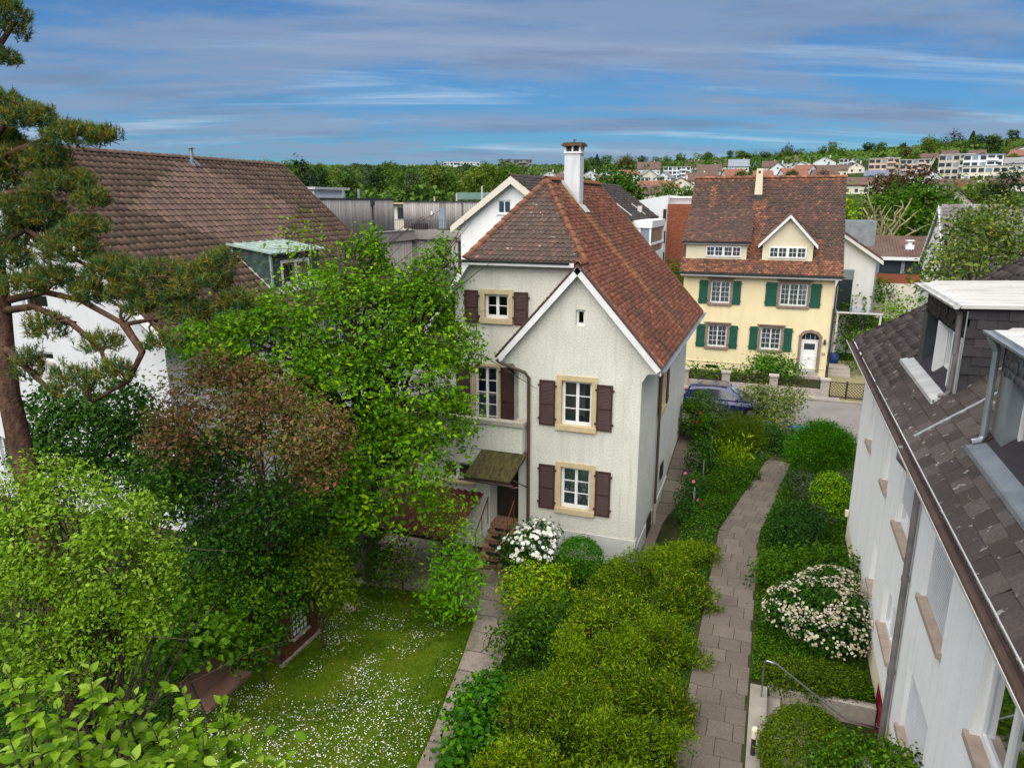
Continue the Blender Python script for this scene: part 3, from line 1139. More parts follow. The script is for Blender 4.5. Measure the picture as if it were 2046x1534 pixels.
# lawn, yard
LAWN = [(-12.1, 16.0), (-11.2, 16.9), (-9.0, 17.5), (-7.3, 16.7), (-6.95, 15.4), (-6.75, 13.6), (-6.32, 11.4), (-5.95, 8.2), (-9.6, 7.6), (-12.2, 9.6), (-12.4, 12.6), (-11.3, 13.2)]
structure('lawn', MB().add([(x, y, -1.045) for x, y in LAWN], [tuple(range(len(LAWN)))]), 'lawn')
YARD = [(-12.4, 17.2), (-8.9, 17.55), (-7.2, 16.9), (-6.5, 17.6), (-6.6, 20.3), (-12.4, 21.0)]
structure('yard', MB().add([(x, y, -1.040) for x, y in YARD], [tuple(range(len(YARD)))]), 'yard')

# garden path: pale slabs in running bond, each slab a piece
pb = MB()
pb.add([(-1.10, 4.5, -0.006), (0.28, 4.5, -0.006), (0.28, 23.2, -0.006), (1.42, 31.0, -0.006), (0.5, 31.2, -0.006), (-1.10, 22.9, -0.006)], [(0, 1, 2, 3, 4, 5)])
path = structure('garden_path', pb, 'soil')
slabs = {}


def slab_piece(parent, sx, sy, th, cx, cy, cz, rz=0.0, mat='paving', rx=0.0, name='paving_slab'):
    key = (round(sx, 2), round(sy, 2), mat, name)
    if key not in slabs:
        m = MB()
        a, b = sx / 2, sy / 2
        e = 0.006
        vs = [(-a, -b, 0), (a, -b, 0), (a, b, 0), (-a, b, 0), (-a, -b, th - e), (a, -b, th - e), (a, b, th - e), (-a, b, th - e),
              (-a + e, -b + e, th), (a - e, -b + e, th), (a - e, b - e, th), (-a + e, b - e, th)]
        fs = [(0, 3, 2, 1), (8, 9, 10, 11)]
        for q in range(4):
            r = (q + 1) % 4
            fs += [(q, r, 4 + r, 4 + q), (4 + q, 4 + r, 8 + r, 8 + q)]
        me = bpy.data.meshes.new(name)
        me.from_pydata(vs, [], fs)
        me.materials.append(MATS[mat])
        slabs[key] = me
    g = worg(parent)
    return share(name, slabs[key], parent, loc=(cx - g.x, cy - g.y, cz - g.z), rot=(rx + random.gauss(0, 0.006), random.gauss(0, 0.006), rz + random.gauss(0, 0.004)))


def slab_row(parent, ox, oy, rz, v, width, sz, row, jt=0.012):
    u = 0.0
    first = sz * (0.98, 0.62, 0.36)[row % 3]
    ca, sa = math.cos(rz), math.sin(rz)
    while u < width - 0.1:
        w = min(first if u == 0 else sz, width - u)
        if w > 0.1:
            cu, cv = u + w / 2, v + sz / 2
            slab_piece(parent, round(w - jt, 2), sz - jt, 0.05, ox + cu * ca - cv * sa, oy + cu * sa + cv * ca, -0.040, rz)
        u += w


SZ = 0.52
for r_ in range(34):
    slab_row(path, -1.05, 5.2, 0.0, r_ * SZ, 1.27, SZ, r_)
for r_ in range(15):
    slab_row(path, -1.05, 22.92, R(-10.2), r_ * SZ + 0.02, 1.27 if r_ < 12 else 1.1, SZ, r_ + 1)
# path beside the house, rising towards the street
SP = [(-2.95, 22.0)]
sm = MB()
for q_ in np.arange(20.5, 33.3, 0.4):
    za_, zb_ = (float(-1.05 * (1 - sst(24.6, 31.6, v_))) + 0.016 for v_ in (q_, q_ + 0.4))
    sm.add([(-3.56, q_, za_), (-2.35, q_, za_), (-2.35, q_ + 0.4, zb_), (-3.56, q_ + 0.4, zb_)], [(0, 1, 2, 3)])
side = structure('side_path', sm, 'soil')
y_ = 20.7
r_ = 0
while y_ < 33.2:
    L_ = 0.82
    z_ = float(gz(-3.5, y_ + L_ / 2)) if False else float(-1.05 * (1 - sst(24.6, 31.6, y_ + L_ / 2)))
    z2_ = float(-1.05 * (1 - sst(24.6, 31.6, y_ + L_)))
    z1_ = float(-1.05 * (1 - sst(24.6, 31.6, y_)))
    for (a_, b_) in (((-3.54, -2.94), (-2.93, -2.4)) if r_ % 2 else ((-3.54, -2.75), (-2.74, -2.4))):
        slab_piece(side, round(b_ - a_ - 0.012, 2), round(L_ - 0.015, 2), 0.05, (a_ + b_) / 2, y_ + L_ / 2, z_ + 0.0, 0.0, 'paving', math.atan2(z2_ - z1_, L_))
    y_ += L_
    r_ += 1
# cracked flag path between lawn and shrubs
flags = structure('flagstone_path', MB().add([(-8.3, 19.6, -1.034), (-6.9, 19.4, -1.034), (-6.2, 17.6, -1.034), (-5.75, 15.0, -1.034), (-5.35, 11.5, -1.034), (-4.9, 8.0, -1.034), (-5.9, 8.0, -1.034), (-6.3, 11.5, -1.034), (-6.95, 15.2, -1.034), (-7.3, 17.0, -1.034)], [tuple(range(10))]), 'soil')


def flag(poly):
    c = Vector((sum(p[0] for p in poly) / len(poly), sum(p[1] for p in poly) / len(poly), 0))
    m = MB()
    q = []
    for p in poly:
        d = Vector((p[0], p[1], 0)) - c
        q.append(c + d * (1 - 0.03 / max(0.3, d.length)))
    m.prism([(p.x, p.y, -1.03) for p in q], (0, 0, 0.045 + random.random() * 0.015))
    obj('flagstone', m, 'flagstone', flags)


fy = [19.4, 18.6, 17.7, 16.9, 16.1, 15.2, 14.4, 13.6, 12.7, 11.9, 11.0, 10.1, 9.2, 8.3]


def fl(y):
    return np.interp(y, (8, 11.5, 15.2, 17, 19.5), (-5.9, -6.3, -6.95, -7.35, -8.2)), np.interp(y, (8, 11.5, 15, 17.6, 19.5), (-4.9, -5.35, -5.8, -6.2, -6.9))


pm = None
for i_ in range(len(fy) - 1):
    a_, b_ = fy[i_], fy[i_ + 1]
    l0, r0 = fl(a_)
    l1, r1 = fl(b_)
    t0 = random.uniform(0.35, 0.65) if pm is None else pm
    t1 = random.uniform(0.3, 0.7)
    pm = t1
    d0, d1 = random.uniform(-0.12, 0.12), random.uniform(-0.12, 0.12)
    m0, m1 = l0 + (r0 - l0) * t0, l1 + (r1 - l1) * t1
    if i_ % 3 == 2:
        flag([(l0, a_), (l1, b_), (m1, b_ + 0.05), (r1, b_), (r0, a_), (m0, a_ + 0.05)])
    else:
        flag([(l0, a_), (l1, b_), (m1, b_ + 0.05), (m1 + 0.1, (a_ + b_) / 2 + d0), (m0, a_ + 0.05)])
        flag([(m0, a_ + 0.05), (m1 + 0.1, (a_ + b_) / 2 + d0), (m1, b_ + 0.05), (r1, b_), (r0, a_)])

# sunken entrance by the white block: concrete steps, retaining wall, landing
st_ = MB()
st_.box(0.26, 0.62, 8.0, 15.0, -1.2, 0.022)
steps = structure('entrance_steps', st_, 'concrete')
for i_ in range(5):
    obj('step', MB().box(0.622 + 0.29 * i_, 0.62 + 0.29 * (i_ + 1), 11.4, 15.0, -1.3, -0.19 * (i_ + 1)), 'concrete', steps)
obj('landing', MB().box(2.075, 2.84, 11.4, 15.0, -1.3, -1.05), 'concrete', steps)
single('retaining_wall', MB().box(0.63, 2.84, 15.002, 15.2, -1.3, 0.035), 'grey_stone', 'low mossy concrete retaining wall under the clipped hedge by the entrance steps', 'wall', (1.7, 15.1, -1.2))
# ================================================================== the white harled house in the middle
H = thing('gabled_house', 'white harled house with red tiled roof, brown shutters and tall white chimney', 'house', (-7, 27, -1.05))
FB = Frame((0, 21.3, 0), (1, 0, 0))          # gable front
FR = Frame((0, 22.3, 0), (1, 0, 0))          # set-back front on the left
FS = Frame((-3.58, 0, 0), (0, 1, 0))         # side towards the path
FE = Frame((0, 20.9, 0), (1, 0, 0))          # low porch under the balcony
wall('gable_wall', FB, [(-7.6, -0.1), (-3.58, -0.1), (-3.58, 5.22), (-3.42, 5.50), (-3.02, 5.52), (-5.64, 8.55), (-8.22, 5.52), (-7.8, 5.50), (-7.6, 5.24)],
     [rect(-6.14, -5.12, 3.60, 5.10), rect(-6.12, -5.10, 0.70, 2.17), rect(-5.72, -5.42, 6.87, 7.38)], 'harling', H)
for pts_ in (((-8.22, 5.52), (-7.8, 5.50), (-7.6, 5.24), (-7.6, -0.1)), ((-3.58, 5.22), (-3.42, 5.50), (-3.02, 5.52))):
    m = MB()
    for a, b in zip(pts_[:-1], pts_[1:]):
        m.add([FB.p(*a, 0), FB.p(*b, 0), FB.p(*b, -1.0), FB.p(*a, -1.0)], [(0, 1, 2, 3)])
    obj('bay_return', m, 'harling', H)
wall('front_wall', FR, [(-10.3, -1.2), (-5.6, -1.2), (-5.6, 8.45), (-5.75, 8.62), (-9.72, 8.62), (-10.3, 7.85)],
     [rect(-9.20, -8.32, 6.77, 7.62), rect(-9.60, -8.72, 2.72, 5.10)], 'harling', H)
wall('side_wall', FS, [(21.3, -0.45), (33.1, -0.45), (33.1, 6.15), (21.3, 6.15)], [rect(25.65, 26.55, 3.12, 4.66)], 'harling', H)
m = MB()
m.add([(-10.3, 22.3, -1.2), (-10.3, 33.1, -1.2), (-10.3, 33.1, 7.9), (-10.3, 22.3, 7.9)], [(0, 1, 2, 3)])
m.add([(-10.3, 33.1, -1.2), (-3.58, 33.1, -1.2), (-3.58, 33.1, 6.2), (-7.9, 33.1, 11.1), (-10.3, 33.1, 7.9)], [(0, 1, 2, 3, 4)])
obj('rear_wall', m, 'harling', H)
m = MB()
m.box(-7.61, -3.55, 21.27, 21.6, -1.2, -0.1)
m.box(-3.85, -3.548, 21.62, 33.12, -1.2, -0.45)
obj('plinth', m, 'plinth', H)
# floors inside keep the rooms dark
obj('floor_slab', MB().box(-10.2, -3.7, 21.5, 33.0, 2.55, 2.7).box(-10.2, -3.7, 22.5, 33.0, 5.6, 5.72).box(-10.2, -3.7, 24.2, 24.3, -1, 5.5), 'dark_wood', H)

# windows
window(FB, -6.14, -5.12, 3.60, 5.10, H, surround='sandstone', sw=0.16, sproud=0.035, rows=3, glass='glass', back=0.13, label='upper gable window with sandstone surround')
window(FB, -6.12, -5.10, 0.70, 2.17, H, surround='sandstone', sw=0.16, sproud=0.035, rows=3, curtain='drape', back=0.13, label='lower gable window with grey curtains')
window(FB, -5.72, -5.42, 6.87, 7.38, H, cas=1, rows=1, back=0.10, fw=0.05, st=0.02, glass='glass_dim', label='small attic window')
window(FR, -9.20, -8.32, 6.77, 7.62, H, surround='sandstone', sw=0.15, sproud=0.035, rows=2, back=0.12)
window(FR, -9.60, -8.72, 2.72, 5.10, H, surround='sandstone', sw=0.10, rows=5, curtain='blue_curtain', back=0.1, label='tall balcony window with blue curtain')
window(FS, 25.65, 26.55, 3.12, 4.66, H, surround='sandstone', sw=0.15, sproud=0.04, rows=3, curtain='drape', back=0.12)
obj('cushion', MB().sph((-5.75, 21.75, 3.72), (0.35, 0.15, 0.12), 10, 6), 'blue_cushion', H, smooth=True)
for (F_, a, b, c, d) in ((FB, -6.87, -6.34, 3.55, 5.06), (FB, -4.97, -4.46, 3.55, 5.06), (FB, -6.86, -6.31, 0.62, 2.18), (FB, -4.93, -4.43, 0.62, 2.18),
                         (FR, -9.92, -9.42, 6.62, 7.72), (FR, -8.12, -7.62, 6.62, 7.72), (FR, -10.28, -9.76, 2.75, 5.12), (FR, -8.60, -8.12, 2.75, 5.12),
                         (FS, 24.98, 25.46, 3.08, 4.66), (FS, 26.74, 27.22, 3.08, 4.66)):
    shutter(F_, a, b, c, d, H, 'brown_shutter')
# cellar gratings on the side
for (a, b, c, d) in ((23.45, 24.35, -0.98, -0.30), (26.3, 26.95, 0.15, 0.75)):
    m = MB()
    for k in range(7):
        u = a + (b - a) * k / 6
        m.fbox(FS, u - 0.012, u + 0.012, c, d, 0.035, 0.06)
    for v in (c, (c + d) / 2, d):
        m.fbox(FS, a, b, v - 0.012, v + 0.012, 0.04, 0.065)
    m.fbox(FS, a + 0.02, b - 0.02, c + 0.02, d - 0.02, 0.032, 0.034)
    obj('cellar_grating', m, 'iron', H)

# balcony and porch below it
wall('porch_wall', FE, [(-11.2, -1.2), (-8.5, -1.2), (-8.5, 2.55), (-11.2, 2.55)], [rect(-10.35, -9.1, 1.30, 2.0)], 'harling', H)
obj('porch_return', MB().add([(-8.5, 20.9, -1.2), (-8.5, 21.62, -1.2), (-8.5, 21.62, 2.55), (-8.5, 20.9, 2.55)], [(0, 1, 2, 3)]), 'harling', H)
obj('porch_return', MB().add([(-11.2, 20.9, -1.2), (-11.2, 22.3, -1.2), (-11.2, 22.3, 2.55), (-11.2, 20.9, 2.55)], [(0, 1, 2, 3)]), 'harling', H)
window(FE, -10.35, -9.1, 1.30, 2.0, H, rows=1, cas=2, sill='sandstone', label='low porch window half hidden by the tree')
bal = obj('balcony', MB().box(-11.2, -7.33, 20.88, 21.03, 2.58, 3.50).box(-7.48, -7.33, 21.03, 21.6, 2.58, 3.50).box(-11.2, -11.05, 21.03, 22.3, 2.58, 3.5).box(-11.04, -7.49, 21.04, 22.29, 2.58, 2.68), 'harling', H)
obj('coping', MB().box(-11.25, -7.62, 20.80, 21.10, 3.502, 3.64).box(-7.62, -7.26, 20.79, 21.3, 3.503, 3.655), 'grey_stone', bal)
dr = obj('door', MB().box(-8.47, -7.62, 21.56, 21.60, -0.05, 2.05).box(-8.42, -8.08, 21.545, 21.56, 0.1, 0.9).box(-8.02, -7.67, 21.545, 21.56, 0.1, 0.9).box(-8.42, -8.08, 21.545, 21.56, 1.0, 1.9).box(-8.02, -7.67, 21.545, 21.56, 1.0, 1.9), 'dark_wood', H)
obj('handle', MB().tube([(-7.72, 21.54, 0.95), (-7.72, 21.50, 0.95), (-7.84, 21.50, 0.95)], 0.012, 6), 'steel', dr)
obj('door_reveal', MB().box(-8.5, -7.6, 21.60, 21.66, -0.2, 2.5).box(-8.5, -7.6, 21.05, 21.6, 2.06, 2.5), 'dark_wood', H)
# mossy canopy over the door
cn = obj('canopy', MB().prism([(-8.78, 20.86, 2.52), (-7.18, 20.86, 2.52), (-7.36, 19.72, 1.97), (-8.92, 19.72, 1.97)], (0, 0, -0.05)), 'dark_wood', H)
V, F = grid_mesh(np.linspace(0, 1, 40), np.linspace(0, 1, 28), lambda x, y: 0 * x)
xx = -8.78 + 1.6 * V[:, 0] + (1 - V[:, 1]) * -0.16
yy = 20.86 - (1 - V[:, 1]) * 1.14
zz = 2.545 - (1 - V[:, 1]) * 0.55 + RNG.random(len(V)) * 0.022 + 0.012 * np.abs(np.sin(V[:, 0] * 38))
npobj('moss', np.stack([xx, yy, zz], 1), F, 'moss', cn, smooth=True)
obj('canopy_gutter', MB().gutter((-9.05, 19.68, 1.95), (-7.22, 19.68, 1.93), 0.055).tube([(-7.30, 19.68, 1.90), (-7.30, 19.72, 1.83), (-7.12, 19.9, 1.80)], 0.025, 6), 'pipe_brown', cn)
obj('brace', MB().tube([(-7.32, 20.0, 1.98), (-7.28, 21.28, 1.25)], 0.022, 5), 'iron', cn)
obj('brace', MB().tube([(-7.3, 20.8, 2.5), (-7.22, 21.28, 2.62)], 0.03, 5), 'pipe_brown', cn)
# flight of steps
fs_ = obj('steps', MB().box(-8.46, -7.62, 20.9, 21.55, -1.2, -0.06), 'terracotta', H)
for i in range(5):
    y1 = 20.9 - 0.27 * i
    obj('step', MB().box(-8.46, -7.6, y1 - 0.27, y1 - 0.001, -1.2, -0.06 - 0.166 * (i + 1)).box(-8.48, -7.58, y1 - 0.295, y1 - 0.002, -0.10 - 0.166 * (i + 1), -0.058 - 0.166 * (i + 1)), 'terracotta', fs_)
order = ('topmost', 'second from the top', 'middle one', 'second from the bottom', 'bottom one')
for i in range(5):
    y1 = 20.9 - 0.27 * i
    n = 12
    P = [(-8.02 + 0.29 * math.cos(math.pi * k / n), y1 - 0.03 - 0.23 * math.sin(math.pi * k / n), -0.056 - 0.166 * (i + 1)) for k in range(n + 1)]
    single('step_mat', MB().prism(P, (0, 0, 0.012)), 'rubber', 'black half-round rubber mat on the brick-red steps, %s of five' % order[i], 'mat', (-8.02, y1 - 0.1, -0.056 - 0.166 * (i + 1)), 'rubber mats on the house steps')
for x in (-8.55, -7.62):
    hr = obj('handrail', MB().tube([(x, 20.95, 0.85), (x, 20.9, 0.88), (x, 19.72, 0.02), (x, 19.66, -0.05)], 0.02, 6).tube([(x, 20.85, 0.84), (x, 20.85, -0.1)], 0.015, 6).tube([(x, 19.75, 0.04), (x, 19.75, -1.0)], 0.015, 6).tube([(x, 20.3, 0.43), (x, 20.3, -0.6)], 0.015, 6), 'rust_iron', H)
obj('wall_lamp', MB().box(-9.75, -9.55, 20.70, 20.88, 3.08, 3.26).box(-9.72, -9.58, 20.66, 20.70, 3.1, 3.24), 'iron', H)

# roof
E1, E2, R2, R1, HF, AP = (-2.95, 21.05, 5.75), (-2.95, 33.4, 5.75), (-7.95, 33.4, 11.38), (-7.95, 25.2, 11.38), (-5.63, 22.0, 8.77), (-5.63, 21.05, 8.77)
HL = (-9.75, 22.0, 8.78)
m = MB()
slab(m, [E1, E2, R2, R1, HF, AP], 0.14)
slab(m, [R1, HL, HF], 0.14)
slab(m, [R1, R2, (-11.5, 33.4, 6.26), (-11.5, 22.0, 6.26), HL], 0.14)
slab(m, [AP, (-8.32, 21.05, 5.72), (-8.32, 22.6, 5.72), (-5.63, 22.6, 8.77)], 0.14)
roof = obj('roof', m, 'tile_brown', H)
m = MB()
for (a, b) in ((AP, E1), (AP, (-8.32, 21.05, 5.72)), (HL, (-11.5, 22.0, 6.26))):
    a, b = Vector(a), Vector(b)
    d = (b - a).normalized()
    n = Vector((d.z, 0, -d.x)) if d.x < 0 else Vector((-d.z, 0, d.x))
    if n.z > 0:
        n = -n
    P = [a + n * 0.03, b + n * 0.03, b + n * 0.21, a + n * 0.21]
    m.prism(P, (0, -0.035, 0))
    m.prism([a + n * 0.15, b + n * 0.15, b + n * 0.17, a + n * 0.17], (0, 0.26, 0))
obj('bargeboard', m, 'white_board', roof)
obj('soffit', MB().box(-9.9, -6.0, 21.98, 22.3, 8.60, 8.64).box(-9.9, -6.0, 21.95, 21.98, 8.60, 8.74).box(-3.57, -3.0, 21.8, 33.3, 5.52, 5.56).box(-3.02, -2.98, 21.09, 33.35, 5.52, 5.68), 'white_board', roof)
obj('gutter', MB().gutter((-2.88, 21.0, 5.72), (-2.88, 33.45, 5.72), 0.075), 'zinc', roof)
obj('gutter', MB().gutter((-9.98, 21.93, 8.76), (-6.15, 21.93, 8.76), 0.07), 'zinc_dark', roof)
obj('downpipe', MB().tube([(-8.25, 21.0, 5.68), (-8.2, 21.05, 5.58), (-7.35, 21.15, 5.28), (-7.22, 21.2, 5.1), (-7.22, 21.2, -0.6)], 0.055, 8), 'pipe_brown', roof)
obj('downpipe', MB().tube([(-2.9, 24.75, 5.65), (-2.95, 24.75, 5.5), (-3.42, 24.78, 5.2), (-3.48, 24.8, 5.0), (-3.48, 24.8, -0.2)], 0.05, 8), 'pipe_brown', roof)
obj('downpipe_foot', MB().tube([(-3.48, 24.8, -0.2), (-3.48, 24.8, -1.02)], 0.06, 8), 'grey_stone', roof)
k48 = (11.38 - 5.75) / (7.95 - 2.95)
sdir = Vector((-1, 0, k48)).normalized()
SL = math.hypot(5.0, 5.63)


def in_right(a, b):
    if not (0.04 < a < 12.31 and b < SL - 0.05):
        return False
    z = 5.75 + b * sdir.z
    if z > 8.77:
        t = (z - 8.77) / (11.38 - 8.77)
        return a > 0.95 + t * 3.2 - 0.05
    return True


lay_tiles('roof_tile', roof, 'tile_red', tile_template(0.166, 0.20, 0.012, 0.028, lift=0.012, seg=3), E1, (0, 1, 0), sdir, 12.3, SL, 0.17, 0.155, in_right, 70)
hs = (Vector(R1) - Vector((-7.95, 22.0, 8.775)))
hl = hs.length
hs = hs.normalized()


def in_hip(a, b):
    t = b / hl
    x = -9.75 + a
    return -9.75 + t * 1.8 - 0.02 < x < -5.63 - t * 2.32 + 0.05 and t < 0.985


lay_tiles('roof_tile', roof, 'tile_brown', tile_template(0.178, 0.26, 0.014, 0.055, lift=0.016, seg=6), (-9.75, 22.0, 8.775), (1, 0, 0), hs, 4.15, hl, 0.182, 0.205, in_hip, 230)
cap_tiles(roof, 'tile_cap', (-5.63, 22.02, 8.82), (-7.95, 25.2, 11.43), 0.13, 0.40)
cap_tiles(roof, 'tile_cap', (-9.78, 21.98, 8.82), (-7.95, 25.2, 11.43), 0.12, 0.40)
cap_tiles(roof, 'tile_cap', (-7.95, 25.1, 11.44), (-7.95, 33.4, 11.44), 0.13, 0.36)
cap_tiles(roof, 'tile_cap', (-5.63, 21.02, 8.82), (-5.63, 22.2, 8.82), 0.11, 0.2)
obj('verge_tiles', MB().prism([Vector(E2) + Vector((0, 0.02, 0.06)), Vector(R2) + Vector((0, 0.02, 0.06)), Vector(R2) + Vector((0, 0.02, -0.08)), Vector(E2) + Vector((0, 0.02, -0.08))], (0, -0.14, 0)), 'tile_cap', roof)
m = MB()
for k in range(22):       # dark stepped verge tiles along the gable
    for (x1, s_) in ((-2.95, 1), (-8.32, -1)):
        t0, t1 = k / 22, (k + 1) / 22
        a = Vector(AP).lerp(Vector((x1, 21.05, 5.74)), t0)
        b = Vector(AP).lerp(Vector((x1, 21.05, 5.74)), t1)
        m.prism([a + Vector((0, -0.05, 0.045)), b + Vector((0, -0.05, 0.065)), b + Vector((0, -0.05, -0.01)), a + Vector((0, -0.05, -0.03))], (0, 0.14, 0))
obj('verge_tiles', m, 'tile_brown', roof)
# chimney
ch = obj('chimney', MB().box(-7.74, -7.14, 26.7, 27.25, 10.2, 12.42), 'chimney_white', roof)
obj('flashing', MB().prism([(-8.0, 26.66, 11.50), (-6.98, 26.66, 10.36), (-6.98, 26.66, 10.42), (-7.15, 26.66, 10.66), (-7.75, 26.66, 11.40)], (0, 0.03, 0)).prism([(-7.1, 26.62, 10.50), (-6.86, 26.62, 10.23), (-6.86, 27.3, 10.23), (-7.1, 27.3, 10.50)], (0.01, 0, 0.03)), 'zinc_pale', roof)
m = MB()
for x in (-7.75, -7.47, -7.19):
    m.box(x, x + 0.06, 26.69, 26.75, 12.42, 12.62).box(x, x + 0.06, 27.2, 27.26, 12.42, 12.62)
m.box(-7.75, -7.69, 26.94, 27.0, 12.42, 12.62).box(-7.19, -7.13, 26.94, 27.0, 12.42, 12.62)
m.box(-7.78, -7.10, 26.66, 27.29, 12.36, 12.43)
obj('chimney_vents', m, 'white_board', ch)
obj('chimney_core', MB().box(-7.66, -7.22, 26.78, 27.17, 12.43, 12.62), 'iron', ch)
m = MB()
m.box(-7.84, -7.04, 26.60, 27.35, 12.622, 12.70)
m.box(-7.79, -7.09, 26.65, 27.30, 12.70, 12.75)
obj('chimney_cap', m, 'chimney_cap', ch)
obj('chimney_pot', MB().tube([(-7.45, 26.97, 12.75), (-7.45, 26.97, 12.86)], 0.05, 6).box(-7.53, -7.37, 26.9, 27.04, 12.86, 12.875), 'steel', ch)

# lean-to shelter with a dark red corrugated roof, left of the steps
LT = thing('lean_to_shelter', 'low lean-to with dark red corrugated roof under the big tree', 'shelter', (-10.2, 19.6, -1.05))
lr = MB()
n = 60
for i in range(n):
    x0, x1 = -11.7 + 3.0 * i / n, -11.7 + 3.0 * (i + 1) / n
    z0, z1 = 0.035 * math.sin(i * 2 * math.pi / 5), 0.035 * math.sin((i + 1) * 2 * math.pi / 5)
    lr.add([(x0, 18.2, 0.50 + z0), (x1, 18.2, 0.50 + z1), (x1, 20.86, 1.02 + z1), (x0, 20.86, 1.02 + z0)], [(0, 1, 2, 3)])
    lr.add([(x0, 18.2, 0.49 + z0), (x1, 18.2, 0.49 + z1), (x1, 20.86, 1.01 + z1), (x0, 20.86, 1.01 + z0)], [(3, 2, 1, 0)])
obj('corrugated_roof', lr, 'corrugated', LT)
for x in (-11.5, -9.05):
    obj('post', MB().box(x - 0.05, x + 0.05, 18.3, 18.4, -1.05, 0.46), 'dark_wood', LT)
obj('beam', MB().box(-11.6, -8.8, 18.28, 18.42, 0.34, 0.46), 'dark_wood', LT)

# ================================================================== yellow house across the street
YH = thing('yellow_house', 'cream yellow house with green shutters and gabled dormer across the street', 'house', (-1, 50, 0))
FY = Frame((0, 47.0, 0), (1, 0, 0))
yw = [(-3.80, -2.59, 4.38, 5.80, -4.50, -1.95, 2), (0.35, 1.95, 4.40, 5.80, -0.48, 2.70, 3), (-3.80, -2.60, 1.55, 2.97, -4.50, -1.95, 2), (-0.57, 0.65, 1.58, 3.0, -1.22, 1.30, 2)]
holes = [rect(a, b, c, d) for a, b, c, d, _, _, _ in yw] + [[(1.86, 0.33), (2.86, 0.33), (2.86, 2.55), (2.7, 2.74), (2.36, 2.83), (2.02, 2.74), (1.86, 2.55)], rect(-3.8, -3.0, 0.12, 0.36)]
wall('front_wall', FY, [(-5.5, -0.2), (3.42, -0.2), (3.42, 6.25), (-5.5, 6.25)], holes, 'yellow_render', YH, 0.2)
m = MB()
for x, s_ in ((-5.5, -1), (3.42, 1)):
    m.add([(x, 47.0, -0.2), (x, 57.5, -0.2), (x, 57.5, 6.3), (x, 52.3, 11.9), (x, 47.0, 6.3)], [(0, 1, 2, 3, 4)])
m.add([(-5.5, 57.5, -0.2), (3.42, 57.5, -0.2), (3.42, 57.5, 6.3), (-5.5, 57.5, 6.3)], [(0, 1, 2, 3)])
obj('side_wall', m, 'yellow_render', YH)
obj('floor_slab', MB().box(-5.4, 3.3, 47.4, 57, 3.4, 3.5).box(-5.4, 3.3, 49.0, 49.1, 0, 6.2).box(-5.4, 3.3, 47.4, 57, 6.0, 6.1), 'dark_wood', YH)
obj('plinth_line', MB().box(-5.53, 3.44, 46.97, 46.999, 0.55, 0.6), 'yellow_render', YH)
for i, (a, b, c, d, s0, s1, cas) in enumerate(yw):
    window(FY, a, b, c, d, YH, cas=cas, rows=4, cols=2, surround='brown_stone', sw=0.13, sproud=0.04, lintel=0.07, curtain='lace', back=0.1, st=0.035, bar=0.02)
    shutter(FY, s0, a - 0.16, c - 0.03, d + 0.03, YH, 'green_shutter', slats=False, cut=True)
    shutter(FY, b + 0.16, s1, c - 0.03, d + 0.03, YH, 'green_shutter', slats=False, cut=True)
dd = obj('door', MB().box(1.88, 2.84, 47.14, 47.2, 0.34, 2.30).box(1.96, 2.32, 47.115, 47.14, 0.45, 1.0).box(2.40, 2.76, 47.115, 47.14, 0.45, 1.0).box(1.96, 2.32, 47.115, 47.14, 1.08, 1.35).box(2.40, 2.76, 47.115, 47.14, 1.08, 1.35).box(1.86, 2.86, 47.12, 47.2, 2.30, 2.36), 'white_paint', YH)
obj('door_window', MB().box(2.05, 2.67, 47.12, 47.139, 1.75, 2.12), 'dark_glass', dd)
obj('fanlight', MB().prism([(1.9, 47.19, 2.36), (2.82, 47.19, 2.36), (2.82, 47.19, 2.54), (2.68, 47.19, 2.72), (2.36, 47.19, 2.80), (2.04, 47.19, 2.72), (1.9, 47.19, 2.54)], (0, 0.02, 0)), 'dark_glass', dd)
obj('fanlight_bars', MB().box(2.08, 2.10, 47.16, 47.185, 2.36, 2.73).box(2.35, 2.37, 47.16, 47.185, 2.36, 2.8).box(2.62, 2.64, 47.16, 47.185, 2.36, 2.73), 'white_paint', dd)
obj('handle', MB().tube([(2.36, 47.12, 1.2), (2.36, 47.06, 1.2), (2.44, 47.06, 1.2)], 0.015, 6), 'iron', dd)
m = MB()
m.fbox(FY, 1.70, 1.86, 0.33, 2.55, -0.1, 0.06).fbox(FY, 2.86, 3.02, 0.33, 2.55, -0.1, 0.06)
arc_i = [(1.86, 2.55), (2.02, 2.74), (2.36, 2.83), (2.70, 2.74), (2.86, 2.55)]
arc_o = [(1.66, 2.60), (1.92, 2.90), (2.36, 3.02), (2.80, 2.90), (3.06, 2.60)]
for k in range(4):
    q = [arc_i[k], arc_i[k + 1], arc_o[k + 1], arc_o[k]]
    m.prism([FY.p(*p, 0.065) for p in q], (0, 0.15, 0))
obj('door_surround', m, 'brown_stone', YH)
obj('door_step', MB().box(1.6, 3.1, 46.55, 47.0, -0.1, 0.17).box(1.75, 2.97, 46.8, 47.12, 0.17, 0.33), 'grey_stone', YH)
obj('door_lamp', MB().box(3.14, 3.24, 46.8, 46.98, 2.25, 2.45).sph((3.19, 46.85, 2.22), 0.09, 8, 6), 'iron', YH)
cu = bpy.data.curves.new('house_number', 'FONT')
cu.body = '22'
cu.size = 0.22
cu.extrude = 0.01
cu.align_x = 'CENTER'
to = bpy.data.objects.new('tmp', cu)
COL.objects.link(to)
dg = bpy.context.evaluated_depsgraph_get()
me = bpy.data.meshes.new_from_object(to.evaluated_get(dg))
bpy.data.objects.remove(to)
no = finish('house_number', me, 'iron', YH, None, False)
no.matrix_local = Matrix.Translation(Vector((3.19, 46.98, 1.46)) - worg(YH)) @ Matrix.Rotation(R(90), 4, 'X')
